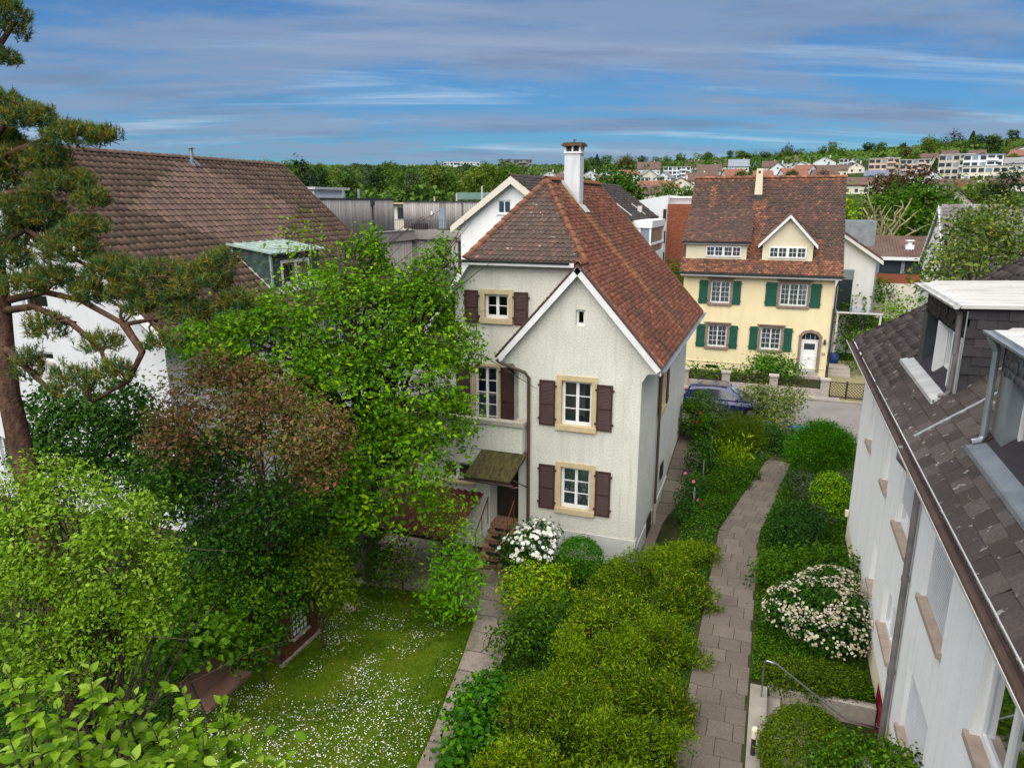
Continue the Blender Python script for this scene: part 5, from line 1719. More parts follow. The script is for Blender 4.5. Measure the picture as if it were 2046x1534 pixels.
PLANTS = [
    {'name': 'hornbeam_tree', 'label': "large bright green broadleaf tree in front of the house's left side", 'cat': 'tree', 'mat': 'leaf_bright', 'blobs': [(-14.38, 15.12, 6.81, 0.82, 0.75, 0.69), (-13.76, 16.27, 7.36, 0.85, 0.75, 0.64), (-12.08, 14.53, 1.93, 0.82, 0.75, 0.68), (-13.39, 16.42, 6.19, 1.88, 1.73, 1.59), (-11.77, 17.75, 6.87, 1.77, 1.71, 1.66), (-10.21, 18.85, 6.78, 1.51, 1.5, 1.48), (-11.68, 16.12, 4.8, 2.11, 1.9, 1.69), (-10.09, 17.88, 5.08, 1.77, 1.77, 1.77), (-10.08, 16.84, 3.26, 1.88, 1.66, 1.44), (-11.55, 15.29, 3.18, 1.52, 1.38, 1.24), (-9.16, 19.62, 6.17, 0.77, 0.85, 0.93), (-9.67, 19.96, 8.12, 0.46, 0.77, 1.08), (-9.7, 20.17, 8.95, 0.19, 0.4, 0.62), (-11.44, 18.91, 8.69, 0.45, 0.61, 0.76), (-11.54, 19.06, 9.35, 0.18, 0.38, 0.57), (-10.66, 19.15, 8.09, 0.61, 0.65, 0.68), (-12.09, 18.7, 8.76, 0.21, 0.44, 0.67), (-12.57, 18.19, 8.35, 0.24, 0.42, 0.6), (-10.06, 19.64, 8.29, 0.21, 0.38, 0.55), (-8.96, 18.37, 4.13, 0.9, 0.97, 1.05), (-10.64, 15.76, 2.07, 1.27, 0.95, 0.63), (-14.08, 15.72, 6.57, 0.84, 0.77, 0.7)], 'n': 48099, 'L': 0.125, 'group': None, 'trunk': 0.22, 'base': (-11.34, 17.65, -1.05), 'asp': 0.6, 'kw': {'lpc': 16, 'rcl': 0.19, 'lump': 0.3, 'inner': 0.5}},
    {'name': 'young_birch_tree', 'label': 'thin airy bright green sapling in front of the copper dormer', 'cat': 'tree', 'mat': 'leaf_lime', 'blobs': [(-14.07, 19.08, 8.83, 0.95, 1.11, 1.27), (-14.19, 18.71, 7.6, 1.11, 1.03, 0.95), (-13.46, 19.02, 7.76, 0.79, 0.87, 0.95), (-14.09, 19.37, 9.91, 0.32, 0.44, 0.55)], 'n': 973, 'L': 0.12, 'group': None, 'trunk': 0.07, 'base': (-13.95, 19.05, -1.05), 'asp': 0.6, 'kw': {'lpc': 5, 'rcl': 0.35, 'inner': 0.1}},
    {'name': 'copper_leaf_tree', 'label': 'reddish-brown leaved ornamental tree beside the big green tree', 'cat': 'tree', 'mat': 'leaf_copper', 'blobs': [(-12.17, 12.77, 6.07, 1.54, 1.24, 0.95), (-10.67, 13.16, 5.5, 1.54, 1.21, 0.89), (-13.1, 12.21, 5.27, 0.83, 0.74, 0.65), (-9.71, 13.27, 4.58, 0.59, 0.59, 0.59), (-12.12, 12.99, 6.82, 0.71, 0.59, 0.47), (-11.19, 13.19, 6.3, 1.06, 0.89, 0.71), (-9.56, 13.54, 5.38, 0.53, 0.56, 0.59)], 'n': 19279, 'L': 0.085, 'group': None, 'trunk': 0.08, 'base': (-11.22, 13.02, -1.05), 'asp': 0.6, 'kw': {'lpc': 13, 'rcl': 0.15, 'lump': 0.35, 'inner': 0.4}},
    {'name': 'dark_leaf_bush', 'label': 'dark green leafy bush between the pine trunk and the white gable', 'cat': 'bush', 'mat': 'leaf_dark', 'blobs': [(-17.07, 12.98, 4.57, 1.34, 1.17, 1.0), (-16.13, 13.53, 5.35, 0.8, 0.8, 0.8), (-17.63, 12.95, 5.22, 0.8, 0.74, 0.67), (-15.79, 13.37, 4.31, 0.8, 0.8, 0.8), (-14.9, 13.67, 4.18, 0.94, 0.87, 0.8), (-13.95, 13.8, 3.41, 0.94, 0.84, 0.74), (-17.9, 12.53, 4.05, 0.8, 0.74, 0.67), (-13.52, 14.17, 4.18, 0.8, 0.74, 0.67), (-16.49, 12.94, 3.67, 0.94, 0.74, 0.53), (-13.4, 12.43, 3.68, 0.74, 0.65, 0.55), (-14.41, 12.64, 3.79, 0.76, 0.7, 0.63)], 'n': 18865, 'L': 0.12, 'group': None, 'trunk': 0.06, 'base': (-15.56, 13.18, -1.05), 'asp': 0.6, 'kw': {'lpc': 8}},
    {'name': 'leafy_fruit_tree', 'label': 'light green fruit tree with dense small leaves at the left edge', 'cat': 'tree', 'mat': 'leaf_apple', 'blobs': [(-9.64, 6.67, 5.69, 0.96, 0.89, 0.81), (-8.78, 6.89, 5.34, 0.78, 0.81, 0.85), (-9.97, 6.27, 4.69, 0.81, 0.81, 0.81), (-8.81, 6.66, 4.55, 0.7, 0.65, 0.59), (-9.64, 6.87, 6.45, 0.41, 0.41, 0.41), (-10.18, 6.62, 6.27, 0.44, 0.48, 0.52), (-8.7, 7.11, 6.05, 0.37, 0.37, 0.37), (-8.15, 7.12, 5.34, 0.3, 0.33, 0.37), (-9.5, 6.27, 4.05, 0.74, 0.59, 0.44), (-10.24, 6.37, 5.41, 0.44, 0.44, 0.44), (-8.24, 6.91, 4.69, 0.37, 0.37, 0.37)], 'n': 29743, 'L': 0.058, 'group': None, 'trunk': 0.1, 'base': (-9.26, 6.71, -1.05), 'asp': 0.6, 'kw': {'lpc': 16, 'rcl': 0.1, 'lump': 0.3, 'inner': 0.5}},
    {'name': 'bramble_thicket', 'label': 'dark tangled undergrowth of twigs under the copper-leaved tree', 'cat': 'bush', 'mat': 'leaf_dark', 'blobs': [(-12.6, 11.59, 3.94, 0.69, 0.66, 0.63), (-13.39, 12.28, 4.32, 0.54, 0.48, 0.42), (-10.85, 12.76, 3.47, 0.84, 0.78, 0.72), (-12.03, 12.86, 2.98, 1.18, 1.02, 0.87), (-12.24, 12.13, 2.21, 0.97, 0.97, 0.97), (-11.83, 13.57, 1.7, 0.91, 0.85, 0.78), (-11.05, 14.42, 1.72, 0.8, 0.8, 0.8)], 'n': 9266, 'L': 0.1, 'group': None, 'trunk': 0.03, 'base': (-12.0, 12.8, -1.05), 'asp': 0.6, 'kw': {'lpc': 6, 'rcl': 0.25, 'inner': 0.3}},
    {'name': 'ivy_mass', 'label': 'glossy green ivy growing over the garden shed by the lawn', 'cat': 'ivy', 'mat': 'leaf_ivy', 'blobs': [(-11.57, 12.7, 1.78, 0.74, 0.74, 0.74), (-11.45, 12.07, 0.92, 0.97, 0.94, 0.91), (-11.07, 13.1, 0.96, 0.7, 0.73, 0.76), (-12.02, 11.77, 1.38, 0.84, 0.9, 0.96), (-11.09, 12.45, 0.22, 0.45, 0.43, 0.42), (-11.0, 13.65, 1.25, 0.58, 0.58, 0.58)], 'n': 13559, 'L': 0.085, 'group': None, 'trunk': None, 'base': (-11.37, 12.62, -1.05), 'asp': 0.6, 'kw': {'lpc': 13, 'rcl': 0.13}},
    {'name': 'grape_vine', 'label': 'large heart-leaved vine hanging over the swing seat', 'cat': 'vine', 'mat': 'leaf_vine', 'blobs': [(-12.05, 10.42, 1.33, 0.83, 0.75, 0.67), (-11.1, 10.76, 1.28, 0.83, 0.65, 0.47), (-12.05, 9.92, 0.71, 0.55, 0.55, 0.55), (-10.73, 11.23, 0.88, 0.57, 0.43, 0.3), (-11.93, 10.82, 1.81, 0.68, 0.62, 0.56)], 'n': 2327, 'L': 0.13, 'group': None, 'trunk': None, 'base': (-11.57, 10.63, -1.05), 'asp': 0.8, 'kw': {'lpc': 6, 'rcl': 0.18}},
    {'name': 'bronze_bush', 'label': 'bronze-tinged bush hanging beside the ivy above the shed door', 'cat': 'bush', 'mat': 'leaf_olive', 'blobs': [(-10.52, 14.08, 1.4, 0.79, 0.69, 0.59), (-10.01, 13.89, 0.81, 0.49, 0.54, 0.58), (-11.16, 14.13, 1.62, 0.66, 0.6, 0.53)], 'n': 3657, 'L': 0.09, 'group': None, 'trunk': 0.03, 'base': (-10.56, 14.03, -1.05), 'asp': 0.6, 'kw': {'lpc': 8}},
    {'name': 'lilac_shrub', 'label': 'small dark green leafy shrub on the yard left of the lean-to post', 'cat': 'shrub', 'mat': 'leaf_mid', 'blobs': [(-10.28, 16.74, -0.08, 0.48, 0.58, 0.67), (-10.47, 16.83, 0.5, 0.33, 0.35, 0.37)], 'n': 1219, 'L': 0.1, 'group': None, 'trunk': 0.03, 'base': (-10.38, 16.78, -1.05), 'asp': 0.6, 'kw': {'lpc': 7}},
    {'name': 'broom_shrub', 'label': 'wispy upright green shrub beside the small dark shrub on the yard', 'cat': 'shrub', 'mat': 'leaf_olive', 'blobs': [(-9.64, 16.9, 0.04, 0.39, 0.6, 0.82), (-9.8, 17.01, 0.69, 0.22, 0.34, 0.45)], 'n': 1203, 'L': 0.1, 'group': None, 'trunk': 0.03, 'base': (-9.72, 16.95, -1.05), 'asp': 0.35, 'kw': {'lpc': 6}},
    {'name': 'pear_sapling', 'label': 'slender young tree with sparse leaves in front of the red lean-to', 'cat': 'tree', 'mat': 'leaf_bright', 'blobs': [(-8.31, 17.21, 1.82, 0.43, 0.54, 0.65), (-7.85, 17.07, 1.49, 0.5, 0.43, 0.36), (-8.58, 16.93, 1.58, 0.4, 0.38, 0.36), (-8.54, 17.38, 2.34, 0.23, 0.32, 0.41), (-7.53, 17.03, 1.32, 0.36, 0.29, 0.21)], 'n': 1745, 'L': 0.075, 'group': None, 'trunk': 0.03, 'base': (-8.16, 17.12, -1.05), 'asp': 0.6, 'kw': {'lpc': 6, 'rcl': 0.14, 'inner': 0.2}},
    {'name': 'tree_peony', 'label': 'bright yellow-green shrub with deeply cut leaves on the lawn edge', 'cat': 'shrub', 'mat': 'leaf_peony', 'blobs': [(-7.91, 16.63, 0.75, 0.6, 0.57, 0.54), (-7.84, 16.29, 0.23, 0.7, 0.6, 0.49), (-7.97, 15.9, -0.2, 0.45, 0.4, 0.35), (-7.39, 16.51, 0.44, 0.39, 0.48, 0.56), (-7.42, 16.2, -0.26, 0.42, 0.39, 0.35)], 'n': 2777, 'L': 0.12, 'group': None, 'trunk': 0.03, 'base': (-7.71, 16.31, -1.05), 'asp': 0.45, 'kw': {'lpc': 7}},
    {'name': 'rhododendron_bush', 'label': 'rhododendron covered in white flower heads beside the steps', 'cat': 'shrub', 'mat': 'leaf_dark', 'blobs': [(-6.58, 19.35, 0.06, 0.73, 0.65, 0.57), (-6.27, 19.64, 0.32, 0.48, 0.48, 0.48), (-6.87, 18.98, -0.08, 0.5, 0.47, 0.44)], 'n': 2210, 'L': 0.11, 'group': None, 'trunk': 0.03, 'base': (-6.57, 19.32, -1.05), 'asp': 0.6, 'kw': {'lpc': 7, 'flowers': ('petal_white', 170, 0.07)}},
    {'name': 'box_ball', 'label': 'clipped bright green box ball below the lower gable window', 'cat': 'shrub', 'mat': 'leaf_box', 'blobs': [(-4.91, 19.49, -0.07, 0.68, 0.65, 0.62)], 'n': 8847, 'L': 0.05, 'group': None, 'trunk': 0.03, 'base': (-4.91, 19.49, -1.05), 'asp': 0.6, 'kw': {'lpc': 8, 'rcl': 0.06, 'inner': 0.9, 'lump': 0.04}},
    {'name': 'spindle_bush', 'label': 'yellow-green bush with lime leaves in front of the white-flowered shrub', 'cat': 'shrub', 'mat': 'leaf_lime', 'blobs': [(-5.97, 17.57, -0.01, 0.8, 0.65, 0.51), (-5.34, 17.98, -0.18, 0.59, 0.51, 0.44), (-6.21, 17.18, -0.32, 0.5, 0.5, 0.5), (-5.43, 17.33, -0.41, 0.71, 0.61, 0.5)], 'n': 5159, 'L': 0.085, 'group': None, 'trunk': 0.03, 'base': (-5.74, 17.52, -1.05), 'asp': 0.6, 'kw': {'lpc': 8, 'rcl': 0.14}},
    {'name': 'privet_shrub', 'label': 'grey-green twiggy shrub below the lime-leaved bush', 'cat': 'shrub', 'mat': 'leaf_mid', 'blobs': [(-5.09, 16.05, -0.35, 0.8, 0.7, 0.6), (-5.53, 15.29, -0.5, 0.59, 0.59, 0.59), (-4.55, 15.64, -0.57, 0.65, 0.59, 0.52), (-4.49, 16.85, -0.24, 0.48, 0.45, 0.41)], 'n': 4740, 'L': 0.085, 'group': None, 'trunk': 0.03, 'base': (-4.92, 15.96, -1.05), 'asp': 0.6, 'kw': {'lpc': 7}},
    {'name': 'hydrangea_bush', 'label': 'bush of large fresh green leaves beside the lawn path', 'cat': 'shrub', 'mat': 'leaf_box', 'blobs': [(-5.48, 12.81, -0.39, 0.57, 0.6, 0.63), (-5.64, 12.06, -0.52, 0.49, 0.58, 0.66), (-5.24, 13.14, -0.31, 0.4, 0.4, 0.4), (-5.1, 11.9, -0.62, 0.65, 0.59, 0.54), (-5.51, 11.37, -0.81, 0.37, 0.4, 0.42)], 'n': 2184, 'L': 0.13, 'group': None, 'trunk': 0.03, 'base': (-5.39, 12.26, -1.05), 'asp': 0.7, 'kw': {'lpc': 6, 'rcl': 0.14}},
    {'name': 'golden_conifer', 'label': 'farthest golden-green conifer of the bank, by the house corner', 'cat': 'conifer', 'mat': 'leaf_golden', 'blobs': [(-1.11, 20.58, -0.13, 0.27, 0.26, 0.25), (-1.74, 20.38, -0.18, 0.25, 0.27, 0.29), (-1.05, 20.74, 0.11, 0.25, 0.29, 0.34), (-1.97, 20.45, -0.41, 0.38, 0.37, 0.35), (-1.88, 20.28, -0.09, 0.36, 0.34, 0.32), (-2.24, 20.52, 0.09, 0.31, 0.34, 0.37), (-1.63, 20.38, -0.25, 0.24, 0.29, 0.35), (-2.32, 20.24, -0.13, 0.27, 0.31, 0.35), (-2.33, 20.1, 0.21, 0.36, 0.3, 0.25), (-1.72, 20.12, 0.34, 0.3, 0.27, 0.24), (-1.77, 19.77, 0.2, 0.2, 0.23, 0.25), (-1.62, 19.94, 0.54, 0.29, 0.3, 0.32), (-1.75, 19.79, 0.08, 0.37, 0.33, 0.3), (-2.24, 19.42, 0.11, 0.26, 0.28, 0.3), (-2.65, 19.5, 0.48, 0.3, 0.3, 0.31), (-2.76, 19.51, -0.22, 0.35, 0.36, 0.36), (-1.6, 19.81, -0.35, 0.29, 0.28, 0.27), (-2.48, 19.45, -0.2, 0.34, 0.35, 0.35), (-1.63, 20.53, 0.01, 0.73, 0.68, 0.62), (-2.19, 19.66, 0.01, 0.71, 0.66, 0.61)], 'n': 14037, 'L': 0.085, 'group': 'golden conifers along the bank', 'trunk': 0.03, 'base': (-1.93, 20.06, -0.9), 'asp': 0.34, 'kw': {'lpc': 15, 'rcl': 0.075, 'spray': True, 'lump': 0.35, 'inner': 0.4}},
    {'name': 'golden_conifer', 'label': 'golden-green conifer in front of the gable wall plinth', 'cat': 'conifer', 'mat': 'leaf_golden', 'blobs': [(-3.62, 18.34, -0.2, 0.38, 0.31, 0.24), (-3.08, 18.32, 0.14, 0.38, 0.3, 0.21), (-2.51, 18.83, 0.24, 0.38, 0.29, 0.2), (-2.68, 18.59, 0.57, 0.42, 0.38, 0.34), (-3.79, 18.2, 0.2, 0.42, 0.34, 0.26), (-3.22, 18.71, 0.63, 0.27, 0.27, 0.27), (-3.49, 18.44, 0.49, 0.26, 0.27, 0.27), (-3.77, 18.11, -0.09, 0.33, 0.32, 0.3), (-2.23, 18.98, -0.28, 0.24, 0.25, 0.25), (-3.24, 17.97, -0.34, 0.25, 0.29, 0.32), (-3.8, 17.77, 0.06, 0.33, 0.33, 0.32), (-3.46, 17.99, 0.63, 0.22, 0.27, 0.32), (-3.96, 17.64, 0.14, 0.3, 0.3, 0.3), (-3.61, 17.79, 0.17, 0.31, 0.29, 0.27), (-3.65, 18.25, 0.47, 0.19, 0.25, 0.31), (-3.48, 18.21, 0.1, 0.21, 0.24, 0.27), (-3.19, 18.01, 0.1, 0.33, 0.28, 0.23), (-2.94, 18.11, 0.06, 0.26, 0.25, 0.23), (-3.06, 18.72, 0.02, 0.83, 0.71, 0.59), (-3.56, 17.95, 0.01, 0.67, 0.62, 0.57)], 'n': 12929, 'L': 0.085, 'group': 'golden conifers along the bank', 'trunk': 0.03, 'base': (-3.32, 18.25, -0.9), 'asp': 0.34, 'kw': {'lpc': 15, 'rcl': 0.075, 'spray': True, 'lump': 0.35, 'inner': 0.4}},
    {'name': 'golden_conifer', 'label': 'golden-green conifer hugging the path, second from the house', 'cat': 'conifer', 'mat': 'leaf_golden', 'blobs': [(-0.87, 18.09, -0.33, 0.2, 0.22, 0.24), (-1.2, 17.93, 0.07, 0.24, 0.29, 0.34), (-1.47, 18.05, 0.62, 0.27, 0.28, 0.3), (-0.8, 17.79, -0.14, 0.29, 0.29, 0.3), (-2.23, 17.62, 0.88, 0.27, 0.28, 0.28), (-0.97, 17.72, 0.42, 0.29, 0.27, 0.26), (-1.83, 17.9, 0.66, 0.28, 0.35, 0.41), (-1.97, 17.74, -0.29, 0.34, 0.35, 0.36), (-1.16, 18.1, -0.19, 0.26, 0.33, 0.41), (-2.39, 16.77, 0.03, 0.31, 0.29, 0.27), (-1.92, 16.79, -0.08, 0.27, 0.3, 0.33), (-1.42, 17.3, -0.25, 0.27, 0.28, 0.29), (-1.67, 17.2, 0.25, 0.22, 0.24, 0.25), (-2.36, 16.61, -0.05, 0.23, 0.29, 0.34), (-1.32, 17.24, 0.04, 0.27, 0.28, 0.28), (-1.88, 17.31, 0.35, 0.22, 0.25, 0.28), (-1.85, 17.37, 0.6, 0.33, 0.33, 0.32), (-2.34, 16.64, 0.13, 0.19, 0.25, 0.3), (-1.54, 17.87, 0.17, 0.71, 0.69, 0.67), (-1.96, 17.05, 0.17, 0.69, 0.64, 0.59)], 'n': 13307, 'L': 0.085, 'group': 'golden conifers along the bank', 'trunk': 0.03, 'base': (-1.66, 17.45, -0.9), 'asp': 0.34, 'kw': {'lpc': 15, 'rcl': 0.075, 'spray': True, 'lump': 0.35, 'inner': 0.4}},
    {'name': 'golden_conifer', 'label': 'golden-green conifer below the twiggy privet', 'cat': 'conifer', 'mat': 'leaf_golden', 'blobs': [(-3.48, 15.86, 0.22, 0.28, 0.29, 0.29), (-3.75, 15.68, 0.87, 0.38, 0.3, 0.23), (-2.31, 16.32, 0.28, 0.38, 0.32, 0.27), (-3.62, 15.85, 0.09, 0.39, 0.33, 0.28), (-2.82, 16.05, 0.8, 0.36, 0.32, 0.28), (-3.81, 15.8, -0.19, 0.31, 0.31, 0.31), (-2.69, 15.95, -0.09, 0.29, 0.3, 0.32), (-2.33, 15.96, 0.03, 0.22, 0.22, 0.21), (-2.35, 16.24, 0.36, 0.34, 0.29, 0.24), (-3.75, 15.51, 0.31, 0.25, 0.27, 0.28), (-3.33, 15.38, -0.17, 0.29, 0.32, 0.34), (-3.93, 15.12, -0.07, 0.31, 0.32, 0.33), (-3.31, 15.36, 0.65, 0.28, 0.28, 0.27), (-4.08, 15.2, -0.15, 0.31, 0.26, 0.2), (-3.74, 15.55, 0.51, 0.2, 0.26, 0.31), (-4.05, 15.01, 0.25, 0.16, 0.23, 0.3), (-3.05, 15.27, -0.09, 0.23, 0.29, 0.34), (-4.03, 15.06, 0.24, 0.16, 0.19, 0.22), (-3.07, 16.03, 0.17, 0.79, 0.68, 0.58), (-3.57, 15.38, 0.17, 0.59, 0.58, 0.56)], 'n': 12206, 'L': 0.085, 'group': 'golden conifers along the bank', 'trunk': 0.03, 'base': (-3.35, 15.63, -0.9), 'asp': 0.34, 'kw': {'lpc': 15, 'rcl': 0.075, 'spray': True, 'lump': 0.35, 'inner': 0.4}},
    {'name': 'golden_conifer', 'label': 'golden-green conifer in the middle of the bank beside the path', 'cat': 'conifer', 'mat': 'leaf_golden', 'blobs': [(-2.0, 15.1, 0.9, 0.27, 0.25, 0.24), (-1.69, 15.06, -0.06, 0.35, 0.35, 0.35), (-1.55, 15.3, 0.65, 0.23, 0.23, 0.23), (-0.93, 15.35, 0.05, 0.35, 0.35, 0.36), (-1.89, 15.44, 0.02, 0.34, 0.36, 0.37), (-2.17, 14.95, 0.3, 0.32, 0.31, 0.3), (-1.68, 15.49, 0.74, 0.38, 0.38, 0.37), (-1.88, 15.34, -0.29, 0.31, 0.35, 0.38), (-1.58, 15.22, 0.52, 0.31, 0.3, 0.29), (-2.24, 14.92, -0.03, 0.17, 0.18, 0.19), (-2.33, 15.17, 0.09, 0.24, 0.24, 0.23), (-2.38, 14.77, 0.46, 0.19, 0.23, 0.27), (-2.21, 15.11, -0.08, 0.22, 0.24, 0.26), (-2.55, 14.99, 0.66, 0.2, 0.25, 0.29), (-2.32, 14.69, 0.62, 0.19, 0.22, 0.24), (-1.77, 15.26, -0.24, 0.32, 0.31, 0.29), (-2.62, 14.79, 0.53, 0.32, 0.31, 0.29), (-1.45, 15.02, 0.3, 0.29, 0.26, 0.22), (-1.6, 15.45, 0.17, 0.75, 0.7, 0.65), (-2.02, 15.08, 0.17, 0.62, 0.58, 0.54)], 'n': 12149, 'L': 0.085, 'group': 'golden conifers along the bank', 'trunk': 0.03, 'base': (-1.94, 15.12, -0.9), 'asp': 0.34, 'kw': {'lpc': 15, 'rcl': 0.075, 'spray': True, 'lump': 0.35, 'inner': 0.4}},
    {'name': 'golden_conifer', 'label': 'golden-green conifer in the middle of the bank towards the lawn', 'cat': 'conifer', 'mat': 'leaf_golden', 'blobs': [(-2.77, 14.01, -0.05, 0.39, 0.38, 0.37), (-2.34, 14.32, 0.74, 0.31, 0.34, 0.37), (-2.36, 14.23, 0.69, 0.31, 0.28, 0.25), (-2.93, 14.26, 0.66, 0.26, 0.26, 0.26), (-2.58, 14.18, 0.62, 0.38, 0.31, 0.23), (-3.57, 13.63, 0.93, 0.39, 0.32, 0.24), (-2.16, 14.08, -0.11, 0.28, 0.32, 0.37), (-2.75, 14.29, 0.44, 0.42, 0.37, 0.33), (-2.32, 13.97, 0.65, 0.29, 0.26, 0.23), (-3.94, 13.11, 0.43, 0.27, 0.23, 0.2), (-3.55, 13.06, 0.57, 0.3, 0.29, 0.28), (-3.3, 12.88, 0.28, 0.17, 0.26, 0.35), (-3.0, 13.14, 0.0, 0.17, 0.25, 0.33), (-3.36, 13.56, 0.63, 0.18, 0.2, 0.23), (-3.69, 12.9, 0.1, 0.32, 0.33, 0.35), (-3.57, 13.23, 0.18, 0.3, 0.26, 0.22), (-2.91, 13.02, 0.1, 0.17, 0.26, 0.35), (-3.6, 13.29, 0.02, 0.32, 0.29, 0.26), (-2.97, 13.94, 0.17, 0.81, 0.72, 0.62), (-3.37, 13.24, 0.17, 0.63, 0.62, 0.6)], 'n': 13288, 'L': 0.085, 'group': 'golden conifers along the bank', 'trunk': 0.03, 'base': (-3.05, 13.62, -0.9), 'asp': 0.34, 'kw': {'lpc': 15, 'rcl': 0.075, 'spray': True, 'lump': 0.35, 'inner': 0.4}},
    {'name': 'golden_conifer', 'label': 'yellowest golden-green conifer beside the path', 'cat': 'conifer', 'mat': 'leaf_golden', 'blobs': [(-1.1, 13.12, 0.16, 0.31, 0.28, 0.25), (-1.38, 13.54, 0.22, 0.38, 0.33, 0.28), (-1.96, 13.1, -0.04, 0.37, 0.33, 0.28), (-1.35, 13.36, 0.72, 0.33, 0.34, 0.34), (-1.1, 13.21, 0.27, 0.39, 0.32, 0.26), (-1.1, 13.23, 0.1, 0.31, 0.26, 0.22), (-1.41, 13.27, 0.64, 0.41, 0.36, 0.31), (-1.39, 13.43, 0.44, 0.41, 0.39, 0.37), (-1.35, 13.08, 0.28, 0.38, 0.37, 0.37), (-2.25, 12.81, 0.37, 0.21, 0.24, 0.28), (-1.65, 13.18, 0.35, 0.18, 0.24, 0.3), (-2.53, 13.17, 0.17, 0.19, 0.21, 0.23), (-1.92, 13.23, 0.85, 0.28, 0.24, 0.19), (-1.62, 13.2, 0.22, 0.21, 0.23, 0.25), (-2.56, 12.95, -0.3, 0.17, 0.22, 0.26), (-2.24, 13.15, -0.35, 0.2, 0.28, 0.35), (-1.91, 13.25, -0.21, 0.23, 0.28, 0.33), (-2.07, 12.91, 0.49, 0.27, 0.26, 0.25), (-1.63, 13.37, 0.17, 0.82, 0.72, 0.63), (-2.13, 13.18, 0.17, 0.61, 0.6, 0.58)], 'n': 12323, 'L': 0.085, 'group': 'golden conifers along the bank', 'trunk': 0.03, 'base': (-1.73, 13.19, -0.9), 'asp': 0.34, 'kw': {'lpc': 15, 'rcl': 0.075, 'spray': True, 'lump': 0.35, 'inner': 0.4}},
    {'name': 'golden_conifer', 'label': 'golden-green conifer beside the large-leaved bush', 'cat': 'conifer', 'mat': 'leaf_golden', 'blobs': [(-3.77, 11.99, 0.67, 0.34, 0.28, 0.23), (-3.69, 11.98, 0.82, 0.31, 0.27, 0.22), (-4.09, 11.66, 0.91, 0.29, 0.32, 0.36), (-3.85, 11.73, 0.2, 0.4, 0.36, 0.32), (-2.72, 12.19, 0.95, 0.38, 0.32, 0.26), (-4.08, 11.85, 0.48, 0.37, 0.31, 0.25), (-3.19, 11.87, 0.63, 0.31, 0.27, 0.22), (-3.9, 11.8, 0.06, 0.29, 0.28, 0.27), (-3.51, 11.88, 0.63, 0.36, 0.35, 0.34), (-3.92, 12.0, 0.36, 0.27, 0.27, 0.28), (-3.49, 12.18, 0.78, 0.2, 0.24, 0.28), (-4.09, 12.21, 0.68, 0.24, 0.26, 0.28), (-3.65, 12.31, 0.43, 0.24, 0.25, 0.26), (-4.08, 12.07, -0.08, 0.28, 0.26, 0.24), (-4.55, 12.02, -0.02, 0.24, 0.28, 0.32), (-4.27, 12.0, 0.42, 0.24, 0.21, 0.18), (-4.35, 11.85, 0.79, 0.15, 0.21, 0.28), (-4.3, 11.98, 0.42, 0.27, 0.23, 0.18), (-3.47, 12.04, 0.17, 0.79, 0.72, 0.65), (-4.05, 12.15, 0.17, 0.55, 0.54, 0.52)], 'n': 11601, 'L': 0.085, 'group': 'golden conifers along the bank', 'trunk': 0.03, 'base': (-3.85, 11.99, -0.9), 'asp': 0.34, 'kw': {'lpc': 15, 'rcl': 0.075, 'spray': True, 'lump': 0.35, 'inner': 0.4}},
    {'name': 'golden_conifer', 'label': 'golden-green conifer at the bottom edge beside the path', 'cat': 'conifer', 'mat': 'leaf_golden', 'blobs': [(-2.58, 11.21, 0.03, 0.23, 0.26, 0.3), (-2.59, 11.4, -0.17, 0.25, 0.27, 0.29), (-2.28, 11.45, 0.49, 0.24, 0.28, 0.32), (-2.75, 11.85, 0.6, 0.27, 0.26, 0.26), (-2.42, 11.48, 0.87, 0.26, 0.3, 0.34), (-2.08, 11.88, 0.34, 0.35, 0.3, 0.25), (-2.2, 11.47, 0.31, 0.39, 0.33, 0.28), (-2.94, 11.55, -0.35, 0.32, 0.27, 0.23), (-2.09, 11.6, 0.14, 0.39, 0.31, 0.24), (-1.13, 12.14, 0.55, 0.3, 0.25, 0.19), (-1.27, 11.63, 0.04, 0.31, 0.28, 0.24), (-2.05, 11.82, 0.09, 0.26, 0.22, 0.19), (-1.52, 11.5, 0.34, 0.2, 0.2, 0.21), (-1.82, 11.93, 0.36, 0.25, 0.24, 0.23), (-1.11, 12.13, 0.52, 0.24, 0.22, 0.2), (-0.97, 11.82, 0.78, 0.29, 0.25, 0.21), (-1.24, 11.81, 0.56, 0.2, 0.22, 0.24), (-1.68, 11.65, 0.44, 0.24, 0.25, 0.26), (-2.25, 11.75, 0.17, 0.8, 0.69, 0.58), (-1.58, 11.86, 0.17, 0.65, 0.59, 0.53)], 'n': 10651, 'L': 0.085, 'group': 'golden conifers along the bank', 'trunk': 0.03, 'base': (-1.93, 11.7, -0.9), 'asp': 0.34, 'kw': {'lpc': 15, 'rcl': 0.075, 'spray': True, 'lump': 0.35, 'inner': 0.4}},
